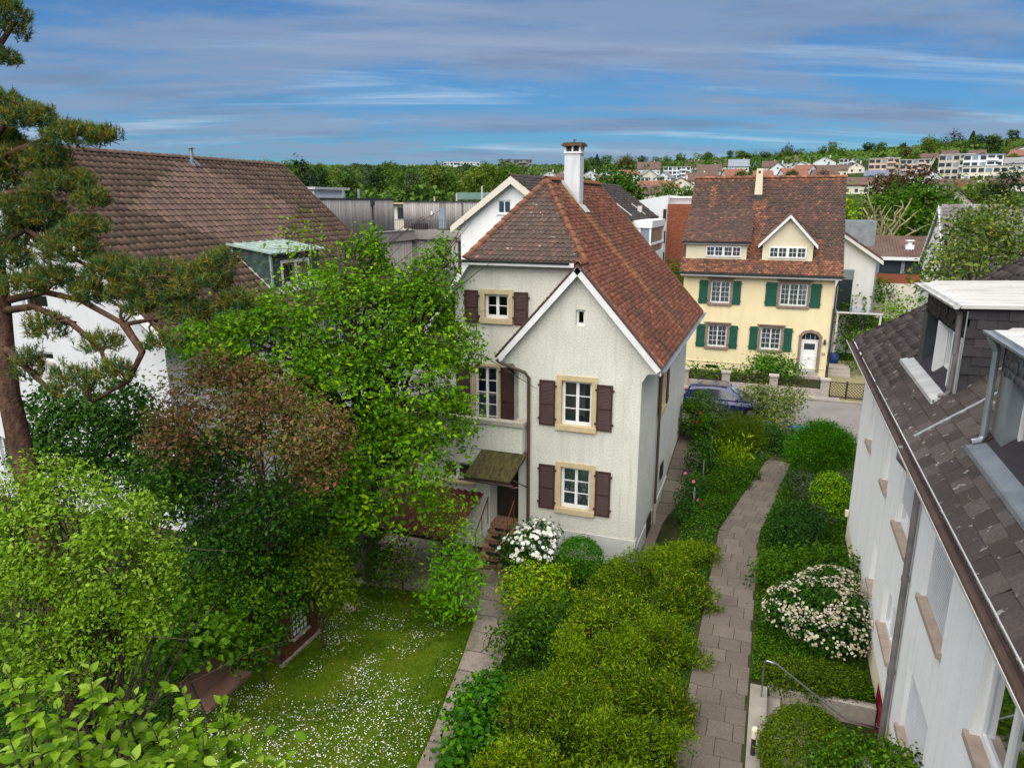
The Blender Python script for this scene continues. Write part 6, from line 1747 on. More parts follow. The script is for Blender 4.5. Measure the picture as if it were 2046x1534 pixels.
    {'name': 'golden_conifer', 'label': 'golden-green conifer at the bottom edge beside the lawn path', 'cat': 'conifer', 'mat': 'leaf_golden', 'blobs': [(-3.48, 10.57, 0.62, 0.21, 0.23, 0.24), (-3.49, 10.79, -0.05, 0.21, 0.21, 0.21), (-4.2, 10.69, 0.29, 0.33, 0.26, 0.2), (-4.08, 10.87, 0.31, 0.22, 0.21, 0.21), (-3.29, 10.61, 0.29, 0.26, 0.24, 0.23), (-3.72, 10.47, 0.36, 0.32, 0.26, 0.19), (-3.8, 10.59, 0.65, 0.24, 0.24, 0.24), (-2.92, 10.94, 0.03, 0.2, 0.19, 0.19), (-4.2, 10.61, 0.31, 0.36, 0.26, 0.16), (-4.34, 10.15, 0.48, 0.22, 0.18, 0.15), (-4.47, 10.37, 0.28, 0.12, 0.13, 0.14), (-3.66, 10.47, 0.54, 0.16, 0.18, 0.19), (-3.97, 10.38, 0.72, 0.19, 0.21, 0.23), (-4.14, 10.75, 0.0, 0.14, 0.15, 0.16), (-3.64, 10.61, 0.67, 0.2, 0.21, 0.23), (-4.05, 10.67, 0.56, 0.16, 0.18, 0.2), (-3.9, 10.71, 0.54, 0.16, 0.19, 0.22), (-4.06, 10.29, 0.59, 0.23, 0.21, 0.19), (-3.52, 10.87, 0.17, 0.73, 0.58, 0.43), (-4.13, 10.58, 0.17, 0.45, 0.42, 0.39)], 'n': 6564, 'L': 0.085, 'group': 'golden conifers along the bank', 'trunk': 0.03, 'base': (-3.85, 10.6, -0.9), 'asp': 0.34, 'kw': {'lpc': 15, 'rcl': 0.075, 'spray': True, 'lump': 0.35, 'inner': 0.4}},
    {'name': 'golden_conifer', 'label': 'golden-green conifer cut off by the bottom edge', 'cat': 'conifer', 'mat': 'leaf_golden', 'blobs': [(-2.44, 10.62, 0.21, 0.33, 0.26, 0.19), (-1.99, 10.48, 0.26, 0.23, 0.23, 0.23), (-2.91, 10.35, -0.26, 0.41, 0.29, 0.17), (-2.36, 10.47, 0.42, 0.26, 0.26, 0.25), (-2.26, 10.72, -0.07, 0.24, 0.25, 0.27), (-1.75, 10.47, 0.38, 0.21, 0.18, 0.16), (-1.83, 10.6, 0.56, 0.28, 0.28, 0.28), (-2.48, 10.62, 0.19, 0.22, 0.23, 0.25), (-3.05, 10.27, 0.54, 0.29, 0.23, 0.17), (-1.07, 10.6, 0.34, 0.24, 0.25, 0.27), (-1.42, 10.86, 0.28, 0.25, 0.22, 0.18), (-1.96, 10.53, 0.61, 0.28, 0.29, 0.29), (-1.57, 10.52, 0.67, 0.2, 0.22, 0.24), (-1.95, 10.67, 0.19, 0.19, 0.22, 0.25), (-1.12, 10.54, 0.56, 0.21, 0.21, 0.21), (-1.23, 10.77, 0.47, 0.21, 0.19, 0.17), (-1.36, 10.6, 0.52, 0.29, 0.27, 0.25), (-1.38, 10.38, 0.18, 0.23, 0.24, 0.24), (-2.52, 10.48, 0.17, 0.78, 0.64, 0.49), (-1.48, 10.74, 0.17, 0.6, 0.54, 0.49)], 'n': 9458, 'L': 0.085, 'group': 'golden conifers along the bank', 'trunk': 0.03, 'base': (-1.91, 10.56, -0.9), 'asp': 0.34, 'kw': {'lpc': 15, 'rcl': 0.075, 'spray': True, 'lump': 0.35, 'inner': 0.4}},
    {'name': 'dwarf_spruce', 'label': 'dense rounded dark green spruce by the end of the slab path', 'cat': 'conifer', 'mat': 'leaf_box', 'blobs': [(2.21, 28.2, 1.32, 1.11, 1.11, 1.11), (2.7, 28.41, 1.41, 0.73, 0.82, 0.92), (1.67, 27.63, 1.15, 0.57, 0.62, 0.66), (2.17, 28.57, 1.91, 0.73, 0.66, 0.58)], 'n': 30935, 'L': 0.1, 'group': None, 'trunk': 0.05, 'base': (2.19, 28.2, 0.0), 'asp': 0.25, 'kw': {'lpc': 8, 'rcl': 0.12, 'spray': True}},
    {'name': 'round_willow', 'label': "round light green shrub beside the white block's corner", 'cat': 'shrub', 'mat': 'leaf_bright', 'blobs': [(2.47, 25.49, 0.7, 0.66, 0.7, 0.73), (2.66, 25.03, 0.36, 0.48, 0.54, 0.6)], 'n': 10048, 'L': 0.06, 'group': None, 'trunk': 0.03, 'base': (2.57, 25.26, 0.0), 'asp': 0.6, 'kw': {'lpc': 8, 'rcl': 0.08, 'inner': 0.85}},
    {'name': 'silver_shrub', 'label': 'silvery blue-green loose shrub left of the round light green shrub', 'cat': 'shrub', 'mat': 'leaf_far_d', 'blobs': [(1.93, 25.91, 0.55, 0.54, 0.52, 0.5), (2.17, 24.66, 0.07, 0.51, 0.51, 0.51), (1.61, 26.71, 0.68, 0.41, 0.37, 0.33)], 'n': 4254, 'L': 0.09, 'group': None, 'trunk': 0.02, 'base': (1.9, 25.76, 0.0), 'asp': 0.35, 'kw': {'lpc': 7}},
    {'name': 'cotoneaster_shrub', 'label': 'dark small-leaved shrub beside the bend of the slab path', 'cat': 'shrub', 'mat': 'leaf_dark', 'blobs': [(1.31, 23.14, 0.52, 0.78, 0.7, 0.62), (1.02, 22.2, 0.29, 0.66, 0.63, 0.6), (1.68, 22.45, 0.29, 0.6, 0.6, 0.6)], 'n': 10096, 'L': 0.07, 'group': None, 'trunk': 0.03, 'base': (1.34, 22.6, 0.0), 'asp': 0.6, 'kw': {'lpc': 8}},
    {'name': 'laurel_shrub', 'label': 'mid green shrub behind the cream-flowered bush', 'cat': 'shrub', 'mat': 'leaf_mid', 'blobs': [(1.91, 20.2, 0.61, 0.71, 0.6, 0.5), (1.24, 19.63, 0.62, 0.63, 0.6, 0.56), (2.41, 19.83, 0.59, 0.49, 0.59, 0.69), (0.67, 19.57, 0.39, 0.5, 0.57, 0.64)], 'n': 4535, 'L': 0.1, 'group': None, 'trunk': 0.03, 'base': (1.56, 19.81, 0.0), 'asp': 0.6, 'kw': {'lpc': 7}},
    {'name': 'spirea_bush', 'label': 'bush covered in small cream-white blossom by the white block', 'cat': 'shrub', 'mat': 'leaf_dark', 'blobs': [(1.73, 17.63, 0.71, 1.07, 0.93, 0.78), (2.33, 17.19, 0.69, 0.58, 0.67, 0.75), (1.2, 17.42, 0.65, 0.73, 0.69, 0.66), (2.03, 18.24, 0.93, 0.77, 0.64, 0.52), (1.89, 16.98, 0.51, 0.85, 0.7, 0.55)], 'n': 14754, 'L': 0.075, 'group': None, 'trunk': 0.03, 'base': (1.84, 17.49, 0.0), 'asp': 0.6, 'kw': {'lpc': 8, 'flowers': ('petal_cream', 1900, 0.034)}},
    {'name': 'clipped_hedge', 'label': 'low clipped olive-green hedge behind the steel handrail', 'cat': 'hedge', 'mat': 'leaf_olive', 'blobs': [(0.95, 15.47, 0.06, 0.55, 0.47, 0.39), (1.6, 15.58, 0.02, 0.69, 0.56, 0.43), (2.14, 15.66, -0.03, 0.63, 0.52, 0.41)], 'n': 20879, 'L': 0.05, 'group': None, 'trunk': 0.03, 'base': (1.56, 15.57, 0.1), 'asp': 0.6, 'kw': {'lpc': 8, 'rcl': 0.05, 'inner': 0.92, 'lump': 0.05}},
    {'name': 'clipped_dome', 'label': 'clipped olive-green dome of box below the entrance steps', 'cat': 'shrub', 'mat': 'leaf_olive', 'blobs': [(1.35, 12.5, 0.55, 0.83, 0.79, 0.75)], 'n': 21072, 'L': 0.045, 'group': None, 'trunk': 0.03, 'base': (1.35, 12.5, 0.0), 'asp': 0.6, 'kw': {'lpc': 8, 'rcl': 0.05, 'inner': 0.92, 'lump': 0.05}},
    {'name': 'photinia_bush', 'label': 'loose bush with reddish new leaves at the bottom right corner', 'cat': 'shrub', 'mat': 'leaf_vine', 'blobs': [(2.05, 11.47, 1.47, 0.63, 0.52, 0.41), (2.53, 11.27, 1.7, 0.45, 0.41, 0.37), (1.62, 11.44, 1.16, 0.39, 0.36, 0.34)], 'n': 4181, 'L': 0.065, 'group': None, 'trunk': 0.03, 'base': (2.07, 11.39, -0.5), 'asp': 0.6, 'kw': {'lpc': 8, 'rcl': 0.1}},
    {'name': 'rose_bush', 'label': 'rose bush with pink and yellow flowers beside the side path', 'cat': 'shrub', 'mat': 'leaf_dark', 'blobs': [(-2.31, 25.44, 0.12, 0.45, 0.58, 0.71), (-2.23, 24.07, -0.19, 0.39, 0.48, 0.57), (-2.07, 26.1, 0.19, 0.34, 0.41, 0.48)], 'n': 2531, 'L': 0.08, 'group': None, 'trunk': 0.02, 'base': (-2.2, 25.2, -0.6), 'asp': 0.6, 'kw': {'lpc': 6, 'flowers': ('petal_pink', 9, 0.06)}},
    {'name': 'round_rose_bush', 'label': 'dark round bush at the far end of the side path', 'cat': 'shrub', 'mat': 'leaf_dark', 'blobs': [(-2.2, 28.54, 0.44, 0.58, 0.65, 0.72)], 'n': 1809, 'L': 0.09, 'group': None, 'trunk': 0.02, 'base': (-2.2, 28.54, -0.2), 'asp': 0.6, 'kw': {'lpc': 7}},
    {'name': 'red_rose_bush', 'label': 'tall rose bush with red blooms by the far corner of the house', 'cat': 'shrub', 'mat': 'leaf_mid', 'blobs': [(-2.98, 32.22, 0.9, 0.64, 0.81, 0.97), (-2.21, 31.34, 0.65, 0.58, 0.68, 0.78), (-2.92, 33.48, 1.4, 0.52, 0.56, 0.59)], 'n': 4174, 'L': 0.1, 'group': None, 'trunk': 0.03, 'base': (-2.7, 32.35, 0.0), 'asp': 0.6, 'kw': {'lpc': 7, 'flowers': ('petal_red', 6, 0.08)}},
    {'name': 'variegated_dogwood', 'label': 'white-variegated bush in front of the blue car', 'cat': 'shrub', 'mat': 'leaf_far_d', 'blobs': [(-2.29, 33.1, 1.15, 0.7, 0.65, 0.61), (-2.65, 32.25, 0.92, 0.69, 0.69, 0.69), (-1.56, 32.6, 0.75, 0.69, 0.62, 0.55), (-2.04, 31.93, 0.56, 0.77, 0.68, 0.59)], 'n': 7388, 'L': 0.09, 'group': None, 'trunk': 0.02, 'base': (-2.13, 32.47, 0.0), 'asp': 0.6, 'kw': {'lpc': 7}},
    {'name': 'heather_shrub', 'label': "brownish green feathery shrub in front of the car's front end", 'cat': 'shrub', 'mat': 'leaf_olive', 'blobs': [(-0.74, 31.48, 0.78, 0.99, 0.85, 0.7), (-1.11, 30.75, 0.62, 0.65, 0.61, 0.56), (-0.28, 31.02, 0.51, 0.61, 0.54, 0.48)], 'n': 9143, 'L': 0.11, 'group': None, 'trunk': 0.02, 'base': (-0.71, 31.08, 0.0), 'asp': 0.25, 'kw': {'lpc': 7, 'spray': True}},
    {'name': 'fern_clump', 'label': 'clump of bright green upright fern fronds', 'cat': 'fern', 'mat': 'leaf_lime', 'blobs': [(-1.04, 29.21, 0.14, 0.54, 0.52, 0.5), (-0.75, 29.68, 0.23, 0.38, 0.4, 0.42), (-1.36, 29.68, 0.26, 0.38, 0.38, 0.38)], 'n': 892, 'L': 0.2, 'group': None, 'trunk': None, 'base': (-1.05, 29.52, 0.0), 'asp': 0.22, 'kw': {'lpc': 5, 'spray': True}},
    {'name': 'japanese_maple', 'label': 'small maple with yellow-green leaves beside the parked blue car', 'cat': 'tree', 'mat': 'leaf_maple', 'blobs': [(0.42, 35.57, 1.3, 1.34, 0.98, 0.63), (-0.4, 35.53, 1.48, 0.73, 0.63, 0.54), (1.44, 35.94, 1.3, 0.53, 0.56, 0.58), (0.58, 34.72, 0.8, 0.95, 0.74, 0.52), (0.17, 33.83, 0.52, 0.82, 0.67, 0.51)], 'n': 4695, 'L': 0.11, 'group': None, 'trunk': 0.05, 'base': (0.44, 35.12, 0.0), 'asp': 0.6, 'kw': {'lpc': 6, 'rcl': 0.2, 'inner': 0.35}},
    {'name': 'blue_spurge', 'label': 'low bluish mound at the head of the slab path', 'cat': 'shrub', 'mat': 'leaf_far_d', 'blobs': [(0.14, 30.59, -0.04, 0.43, 0.34, 0.26)], 'n': 369, 'L': 0.09, 'group': None, 'trunk': None, 'base': (0.14, 30.59, 0.0), 'asp': 0.6, 'kw': {'lpc': 7}},
    {'name': 'low_juniper', 'label': 'dark low shrub between the maple and the slab path', 'cat': 'shrub', 'mat': 'leaf_dark', 'blobs': [(0.84, 31.74, 0.42, 0.66, 0.53, 0.39), (1.46, 32.77, 0.51, 0.56, 0.48, 0.4), (0.41, 32.38, 0.51, 0.54, 0.47, 0.4)], 'n': 2325, 'L': 0.09, 'group': None, 'trunk': 0.02, 'base': (0.9, 32.3, 0.0), 'asp': 0.6, 'kw': {'lpc': 7}},
    {'name': 'spreading_cotoneaster', 'label': "low spreading green shrub left of the slab path's far end", 'cat': 'shrub', 'mat': 'leaf_mid', 'blobs': [(-1.23, 26.04, 0.04, 0.66, 0.54, 0.41), (-0.76, 27.13, 0.19, 0.62, 0.5, 0.39), (-1.27, 24.35, -0.06, 0.53, 0.46, 0.39), (-0.34, 28.06, 0.21, 0.5, 0.4, 0.3)], 'n': 5922, 'L': 0.07, 'group': None, 'trunk': None, 'base': (-0.9, 26.4, -0.1), 'asp': 0.6, 'kw': {'lpc': 8}},
    {'name': 'hydrangea_hedge', 'label': "leafy green hydrangea hedge along the yellow house's front fence", 'cat': 'hedge', 'mat': 'leaf_vine', 'blobs': [(-4.12, 44.1, 0.39, 0.74, 0.59, 0.43), (-2.94, 44.49, 0.24, 0.87, 0.65, 0.43), (-1.77, 44.8, 0.21, 0.87, 0.63, 0.4), (-0.59, 45.09, 0.08, 0.86, 0.63, 0.4), (0.57, 45.37, -0.04, 0.86, 0.62, 0.37), (1.73, 45.44, -0.15, 0.67, 0.47, 0.27)], 'n': 1991, 'L': 0.17, 'group': None, 'trunk': 0.02, 'base': (-1.19, 44.88, 0.1), 'asp': 0.6, 'kw': {'lpc': 6}},
    {'name': 'viburnum_shrub', 'label': 'bright green tall shrub in front of the yellow house between window and door', 'cat': 'shrub', 'mat': 'leaf_box', 'blobs': [(0.36, 45.51, 0.76, 1.11, 0.92, 0.74), (-0.37, 45.28, 0.91, 0.74, 0.65, 0.55), (1.09, 45.65, 0.69, 0.68, 0.61, 0.55)], 'n': 1693, 'L': 0.17, 'group': None, 'trunk': 0.04, 'base': (0.36, 45.48, 0.0), 'asp': 0.6, 'kw': {'lpc': 6}},
    {'name': 'magnolia_shrub', 'label': 'dark green bushy tree right of the yellow house', 'cat': 'tree', 'mat': 'leaf_mid', 'blobs': [(5.25, 56.94, 2.61, 1.32, 1.35, 1.39), (5.82, 54.71, 1.73, 1.06, 0.99, 0.91), (4.82, 59.2, 3.41, 0.76, 0.86, 0.95), (5.29, 53.24, 1.07, 0.9, 0.76, 0.62)], 'n': 2525, 'L': 0.2, 'group': None, 'trunk': 0.06, 'base': (5.29, 56.02, 0.0), 'asp': 0.6, 'kw': {'lpc': 7}},
    {'name': 'box_hedge', 'label': 'long clipped green hedge in front of the low schoolhouse', 'cat': 'hedge', 'mat': 'leaf_mid', 'blobs': [(10.91, 76.64, 2.71, 1.82, 1.34, 0.86), (9.1, 73.72, 2.49, 1.3, 1.16, 1.02), (12.87, 78.5, 2.83, 1.26, 0.97, 0.68)], 'n': 2641, 'L': 0.22, 'group': None, 'trunk': 0.04, 'base': (10.96, 76.29, 0.0), 'asp': 0.6, 'kw': {'lpc': 7}},
    {'name': 'garden_shrubs', 'label': "mixed light green shrubs behind the white block's hip roof", 'cat': 'shrub', 'mat': 'leaf_bright', 'blobs': [(7.89, 55.7, 2.58, 1.41, 1.09, 0.77), (9.84, 58.78, 3.15, 1.24, 0.99, 0.73), (6.33, 50.48, 1.65, 0.78, 0.74, 0.71)], 'n': 2008, 'L': 0.18, 'group': None, 'trunk': 0.03, 'base': (8.02, 54.99, 0.0), 'asp': 0.6, 'kw': {'lpc': 7}},
    {'name': 'grass_border', 'label': 'tuft of long bright grass beside the gravel drive', 'cat': 'grass', 'mat': 'leaf_box', 'blobs': [(5.28, 49.17, 0.26, 0.64, 0.64, 0.64)], 'n': 477, 'L': 0.3, 'group': None, 'trunk': None, 'base': (5.28, 49.17, 0.0), 'asp': 0.12, 'kw': {'lpc': 6, 'spray': True}},
    {'name': 'corner_shrub', 'label': 'green shrub between the yellow house and the brick wall', 'cat': 'shrub', 'mat': 'leaf_mid', 'blobs': [(-6.72, 53.12, 4.74, 0.51, 0.84, 1.17), (-6.93, 53.28, 5.63, 0.37, 0.55, 0.73)], 'n': 545, 'L': 0.2, 'group': None, 'trunk': 0.03, 'base': (-6.82, 53.2, 0.0), 'asp': 0.6, 'kw': {'lpc': 6}},
    {'name': 'walnut_tree', 'label': 'broad yellow-green tree in front of the pale gabled house at the right edge', 'cat': 'tree', 'mat': 'leaf_maple', 'blobs': [(10.96, 49.55, 8.16, 2.07, 1.85, 1.63), (8.95, 46.35, 7.18, 1.35, 1.15, 0.96), (13.12, 52.84, 9.24, 1.86, 1.7, 1.55), (13.26, 50.17, 7.3, 1.48, 1.33, 1.18), (10.55, 50.81, 9.27, 1.21, 1.06, 0.91), (8.31, 44.75, 6.21, 0.82, 0.69, 0.55)], 'n': 5078, 'L': 0.24, 'group': None, 'trunk': 0.18, 'base': (10.86, 49.08, 0.0), 'asp': 0.6, 'kw': {'lpc': 8, 'rcl': 0.45}},
    {'name': 'linden_tree', 'label': 'dark green round tree behind the bare branches', 'cat': 'tree', 'mat': 'leaf_mid', 'blobs': [(13.73, 109.25, 9.61, 3.34, 3.08, 2.81), (11.39, 107.86, 7.67, 2.67, 2.67, 2.67), (15.84, 106.39, 8.39, 2.2, 2.4, 2.59), (13.93, 102.83, 5.98, 2.53, 2.22, 1.9)], 'n': 2987, 'L': 0.5, 'group': None, 'trunk': 0.3, 'base': (13.72, 106.58, 0.0), 'asp': 0.6, 'kw': {'lpc': 8, 'rcl': 0.8}},
    {'name': 'ash_tree', 'label': 'bright green tree behind the white gabled house on the right', 'cat': 'tree', 'mat': 'leaf_vine', 'blobs': [(17.11, 105.17, 10.28, 3.17, 3.01, 2.85), (19.98, 108.26, 9.65, 2.59, 2.59, 2.59), (16.42, 101.91, 7.29, 2.11, 2.29, 2.48)], 'n': 2279, 'L': 0.5, 'group': None, 'trunk': 0.3, 'base': (17.84, 105.11, 0.0), 'asp': 0.6, 'kw': {'lpc': 8, 'rcl': 0.8}},
    {'name': 'golden_ash_tree', 'label': "yellow-green tree just right of the yellow house's ridge", 'cat': 'tree', 'mat': 'leaf_lime', 'blobs': [(7.23, 90.25, 9.22, 0.73, 1.38, 2.03), (6.71, 90.51, 10.86, 0.68, 0.9, 1.13)], 'n': 352, 'L': 0.4, 'group': None, 'trunk': 0.15, 'base': (6.97, 90.38, 0.0), 'asp': 0.6, 'kw': {'lpc': 8, 'rcl': 0.5}},
    {'name': 'maple_tree', 'label': 'yellow-green tree behind the pale gabled house', 'cat': 'tree', 'mat': 'leaf_far_b', 'blobs': [(30.56, 143.64, 12.22, 3.04, 2.7, 2.36), (27.47, 142.28, 11.4, 2.53, 2.28, 2.03), (33.28, 142.1, 10.99, 2.49, 2.24, 1.99)], 'n': 1322, 'L': 0.6, 'group': None, 'trunk': 0.3, 'base': (30.44, 142.67, 0.0), 'asp': 0.6, 'kw': {'lpc': 8, 'rcl': 0.8}},
    {'name': 'brown_beech_tree', 'label': 'brown-leaved tree above the pale gabled house', 'cat': 'tree', 'mat': 'leaf_far_e', 'blobs': [(23.19, 174.5, 14.36, 5.07, 3.59, 2.11), (26.61, 175.92, 14.98, 3.17, 2.53, 1.9), (20.28, 173.23, 13.65, 3.17, 2.43, 1.69)], 'n': 1227, 'L': 0.7, 'group': None, 'trunk': 0.3, 'base': (23.36, 174.55, 0.0), 'asp': 0.6, 'kw': {'lpc': 8, 'rcl': 1.0}},
    {'name': 'umbrella_pine', 'label': 'dark flat-topped pine at the right edge in the distance', 'cat': 'conifer', 'mat': 'needle_dark', 'blobs': [(31.91, 133.41, 13.21, 2.94, 2.09, 1.24), (30.96, 132.65, 11.71, 2.32, 1.63, 0.93), (33.27, 134.21, 14.33, 1.86, 1.39, 0.93), (32.65, 132.97, 10.58, 2.01, 1.47, 0.93)], 'n': 1094, 'L': 0.6, 'group': None, 'trunk': 0.35, 'base': (32.2, 133.31, 0.0), 'asp': 0.3, 'kw': {'lpc': 8, 'rcl': 0.8}},
    {'name': 'chestnut_tree', 'label': "round dark green tree behind the harled house's chimney", 'cat': 'tree', 'mat': 'leaf_mid', 'blobs': [(-26.85, 128.26, 13.14, 3.52, 2.99, 2.46), (-28.99, 127.71, 13.99, 2.29, 2.11, 1.94), (-24.48, 127.69, 11.85, 2.09, 2.01, 1.92)], 'n': 1401, 'L': 0.6, 'group': None, 'trunk': 0.35, 'base': (-26.77, 127.89, 0.0), 'asp': 0.6, 'kw': {'lpc': 8, 'rcl': 0.8}},
    {'name': 'roadside_tree', 'label': 'small bright green tree above the flat white and brick building', 'cat': 'tree', 'mat': 'leaf_vine', 'blobs': [(-22.15, 146.36, 12.68, 2.36, 1.87, 1.38), (-20.26, 146.93, 12.2, 1.77, 1.38, 0.99)], 'n': 379, 'L': 0.6, 'group': None, 'trunk': 0.25, 'base': (-21.2, 146.65, 0.0), 'asp': 0.6, 'kw': {'lpc': 8, 'rcl': 0.8}},
    {'name': 'spruce_tree', 'label': "tall dark spruce behind the brown roof's right verge", 'cat': 'conifer', 'mat': 'needle_dark', 'blobs': [(-60.36, 83.31, 14.47, 0.67, 1.0, 1.34), (-60.12, 83.04, 13.18, 1.34, 1.27, 1.2), (-59.54, 82.82, 11.56, 2.01, 1.74, 1.47), (-60.82, 83.4, 15.45, 0.33, 0.57, 0.8)], 'n': 742, 'L': 0.6, 'group': None, 'trunk': 0.25, 'base': (-60.21, 83.14, 0.0), 'asp': 0.35, 'kw': {'lpc': 8, 'rcl': 0.5}},
]
PINE = {'trunk': [(-14.08, 9.52, 3.19), (-14.24, 9.57, 4.41), (-14.62, 9.74, 5.53), (-14.95, 9.92, 6.66), (-15.14, 10.13, 7.68), (-15.26, 10.31, 8.5), (-15.56, 10.59, 9.93), (-15.87, 10.95, 11.67), (-16.17, 11.31, 13.41), (-16.42, 11.69, 15.15)], 'blobs': [(-15.03, 11.42, 12.29, 0.63, 0.51, 0.38), (-14.11, 11.66, 11.93, 0.74, 0.55, 0.36), (-13.29, 11.75, 11.94, 0.35, 0.28, 0.21), (-15.46, 11.38, 11.48, 0.54, 0.48, 0.43), (-14.27, 11.34, 10.96, 0.79, 0.59, 0.38), (-13.47, 11.33, 10.65, 0.35, 0.31, 0.27), (-15.22, 11.15, 9.92, 0.65, 0.6, 0.54), (-13.82, 10.93, 9.64, 0.73, 0.59, 0.46), (-12.77, 10.98, 9.2, 0.62, 0.51, 0.41), (-11.66, 11.05, 9.18, 0.6, 0.47, 0.34), (-10.53, 11.12, 9.12, 0.61, 0.5, 0.39), (-9.93, 11.22, 8.69, 0.35, 0.32, 0.28), (-10.87, 10.93, 8.48, 0.6, 0.44, 0.28), (-11.97, 10.88, 8.58, 0.47, 0.37, 0.28), (-14.64, 10.44, 8.93, 0.52, 0.4, 0.27), (-16.13, 12.16, 14.46, 0.28, 0.47, 0.65), (-16.12, 11.93, 13.61, 0.28, 0.25, 0.22), (-10.28, 11.31, 9.5, 0.39, 0.31, 0.22), (-15.07, 10.91, 10.44, 0.42, 0.42, 0.42), (-15.87, 11.54, 12.63, 0.43, 0.38, 0.32), (-15.9, 11.41, 11.81, 0.43, 0.43, 0.43), (-15.77, 11.12, 10.96, 0.43, 0.43, 0.43), (-14.57, 11.37, 11.47, 0.53, 0.42, 0.32), (-15.18, 10.59, 9.42, 0.48, 0.45, 0.42), (-14.57, 11.07, 10.34, 0.53, 0.45, 0.38), (-13.57, 11.14, 10.09, 0.52, 0.4, 0.27), (-12.36, 10.91, 8.82, 0.41, 0.36, 0.31), (-11.26, 10.98, 8.81, 0.5, 0.4, 0.3), (-14.06, 10.68, 9.03, 0.62, 0.47, 0.31), (-13.26, 10.78, 8.74, 0.52, 0.39, 0.27)], 'sparse': [(-13.88, 10.26, 8.06, 0.51, 0.41, 0.31), (-12.75, 9.76, 7.11, 0.59, 0.46, 0.33), (-11.82, 9.96, 7.4, 0.49, 0.36, 0.23), (-14.1, 9.86, 7.29, 0.31, 0.36, 0.41), (-12.44, 10.29, 7.84, 0.5, 0.36, 0.22), (-11.0, 10.4, 7.92, 0.49, 0.34, 0.19)], 'br': [[(-15.26, 10.34, 8.6), (-14.33, 10.61, 8.77), (-13.26, 10.65, 8.66), (-12.23, 10.58, 8.23), (-11.51, 10.65, 8.34), (-10.75, 10.88, 8.55)], [(-12.23, 10.58, 8.23), (-11.56, 10.37, 7.78), (-11.75, 10.05, 7.23), (-12.36, 9.72, 6.85)], [(-15.29, 10.27, 8.4), (-14.4, 10.41, 8.51), (-13.42, 10.38, 8.27), (-12.53, 10.23, 7.74), (-12.03, 10.07, 7.3)], [(-15.49, 10.53, 9.63), (-14.93, 10.85, 10.04), (-14.02, 10.86, 9.64), (-12.82, 10.95, 9.15)], [(-15.68, 10.74, 10.65), (-15.11, 11.01, 10.85), (-14.42, 11.28, 10.96), (-13.42, 11.35, 10.65)], [(-15.79, 10.89, 11.37), (-15.18, 11.2, 11.67), (-14.41, 11.57, 11.98), (-13.24, 11.77, 11.96)], [(-15.87, 10.95, 11.67), (-15.43, 11.27, 12.29), (-14.94, 11.47, 12.34)], [(-16.17, 11.31, 13.41), (-16.18, 11.88, 13.91), (-16.13, 12.16, 14.46)], [(-15.14, 10.13, 7.68), (-14.3, 9.91, 7.36), (-13.29, 9.71, 6.87)], [(-11.51, 10.65, 8.34), (-10.97, 11.04, 9.01), (-10.36, 11.23, 9.31)]]}
SHOOTS = [((-3.95, 2.82, 7.72), 1.0), ((-4.42, 2.71, 7.55), 0.9), ((-4.0, 3.03, 7.31), 0.8), ((-3.99, 3.13, 7.27), 0.8), ((-3.81, 3.38, 7.16), 0.8), ((-3.55, 3.47, 7.11), 0.75), ((-4.26, 2.51, 7.81), 0.9), ((-4.04, 2.63, 7.53), 0.8), ((-3.74, 2.53, 7.56), 0.7), ((-3.63, 2.93, 7.28), 0.7), ((-3.6, 3.0, 7.1), 0.6), ((-3.51, 3.24, 7.02), 0.6), ((-3.9, 2.37, 7.61), 0.6), ((-3.66, 2.62, 7.39), 0.6), ((-3.82, 2.2, 7.67), 0.5), ((-3.5, 2.66, 7.31), 0.5), ((-3.52, 3.08, 6.87), 0.4), ((-3.64, 2.34, 7.54), 0.4)]
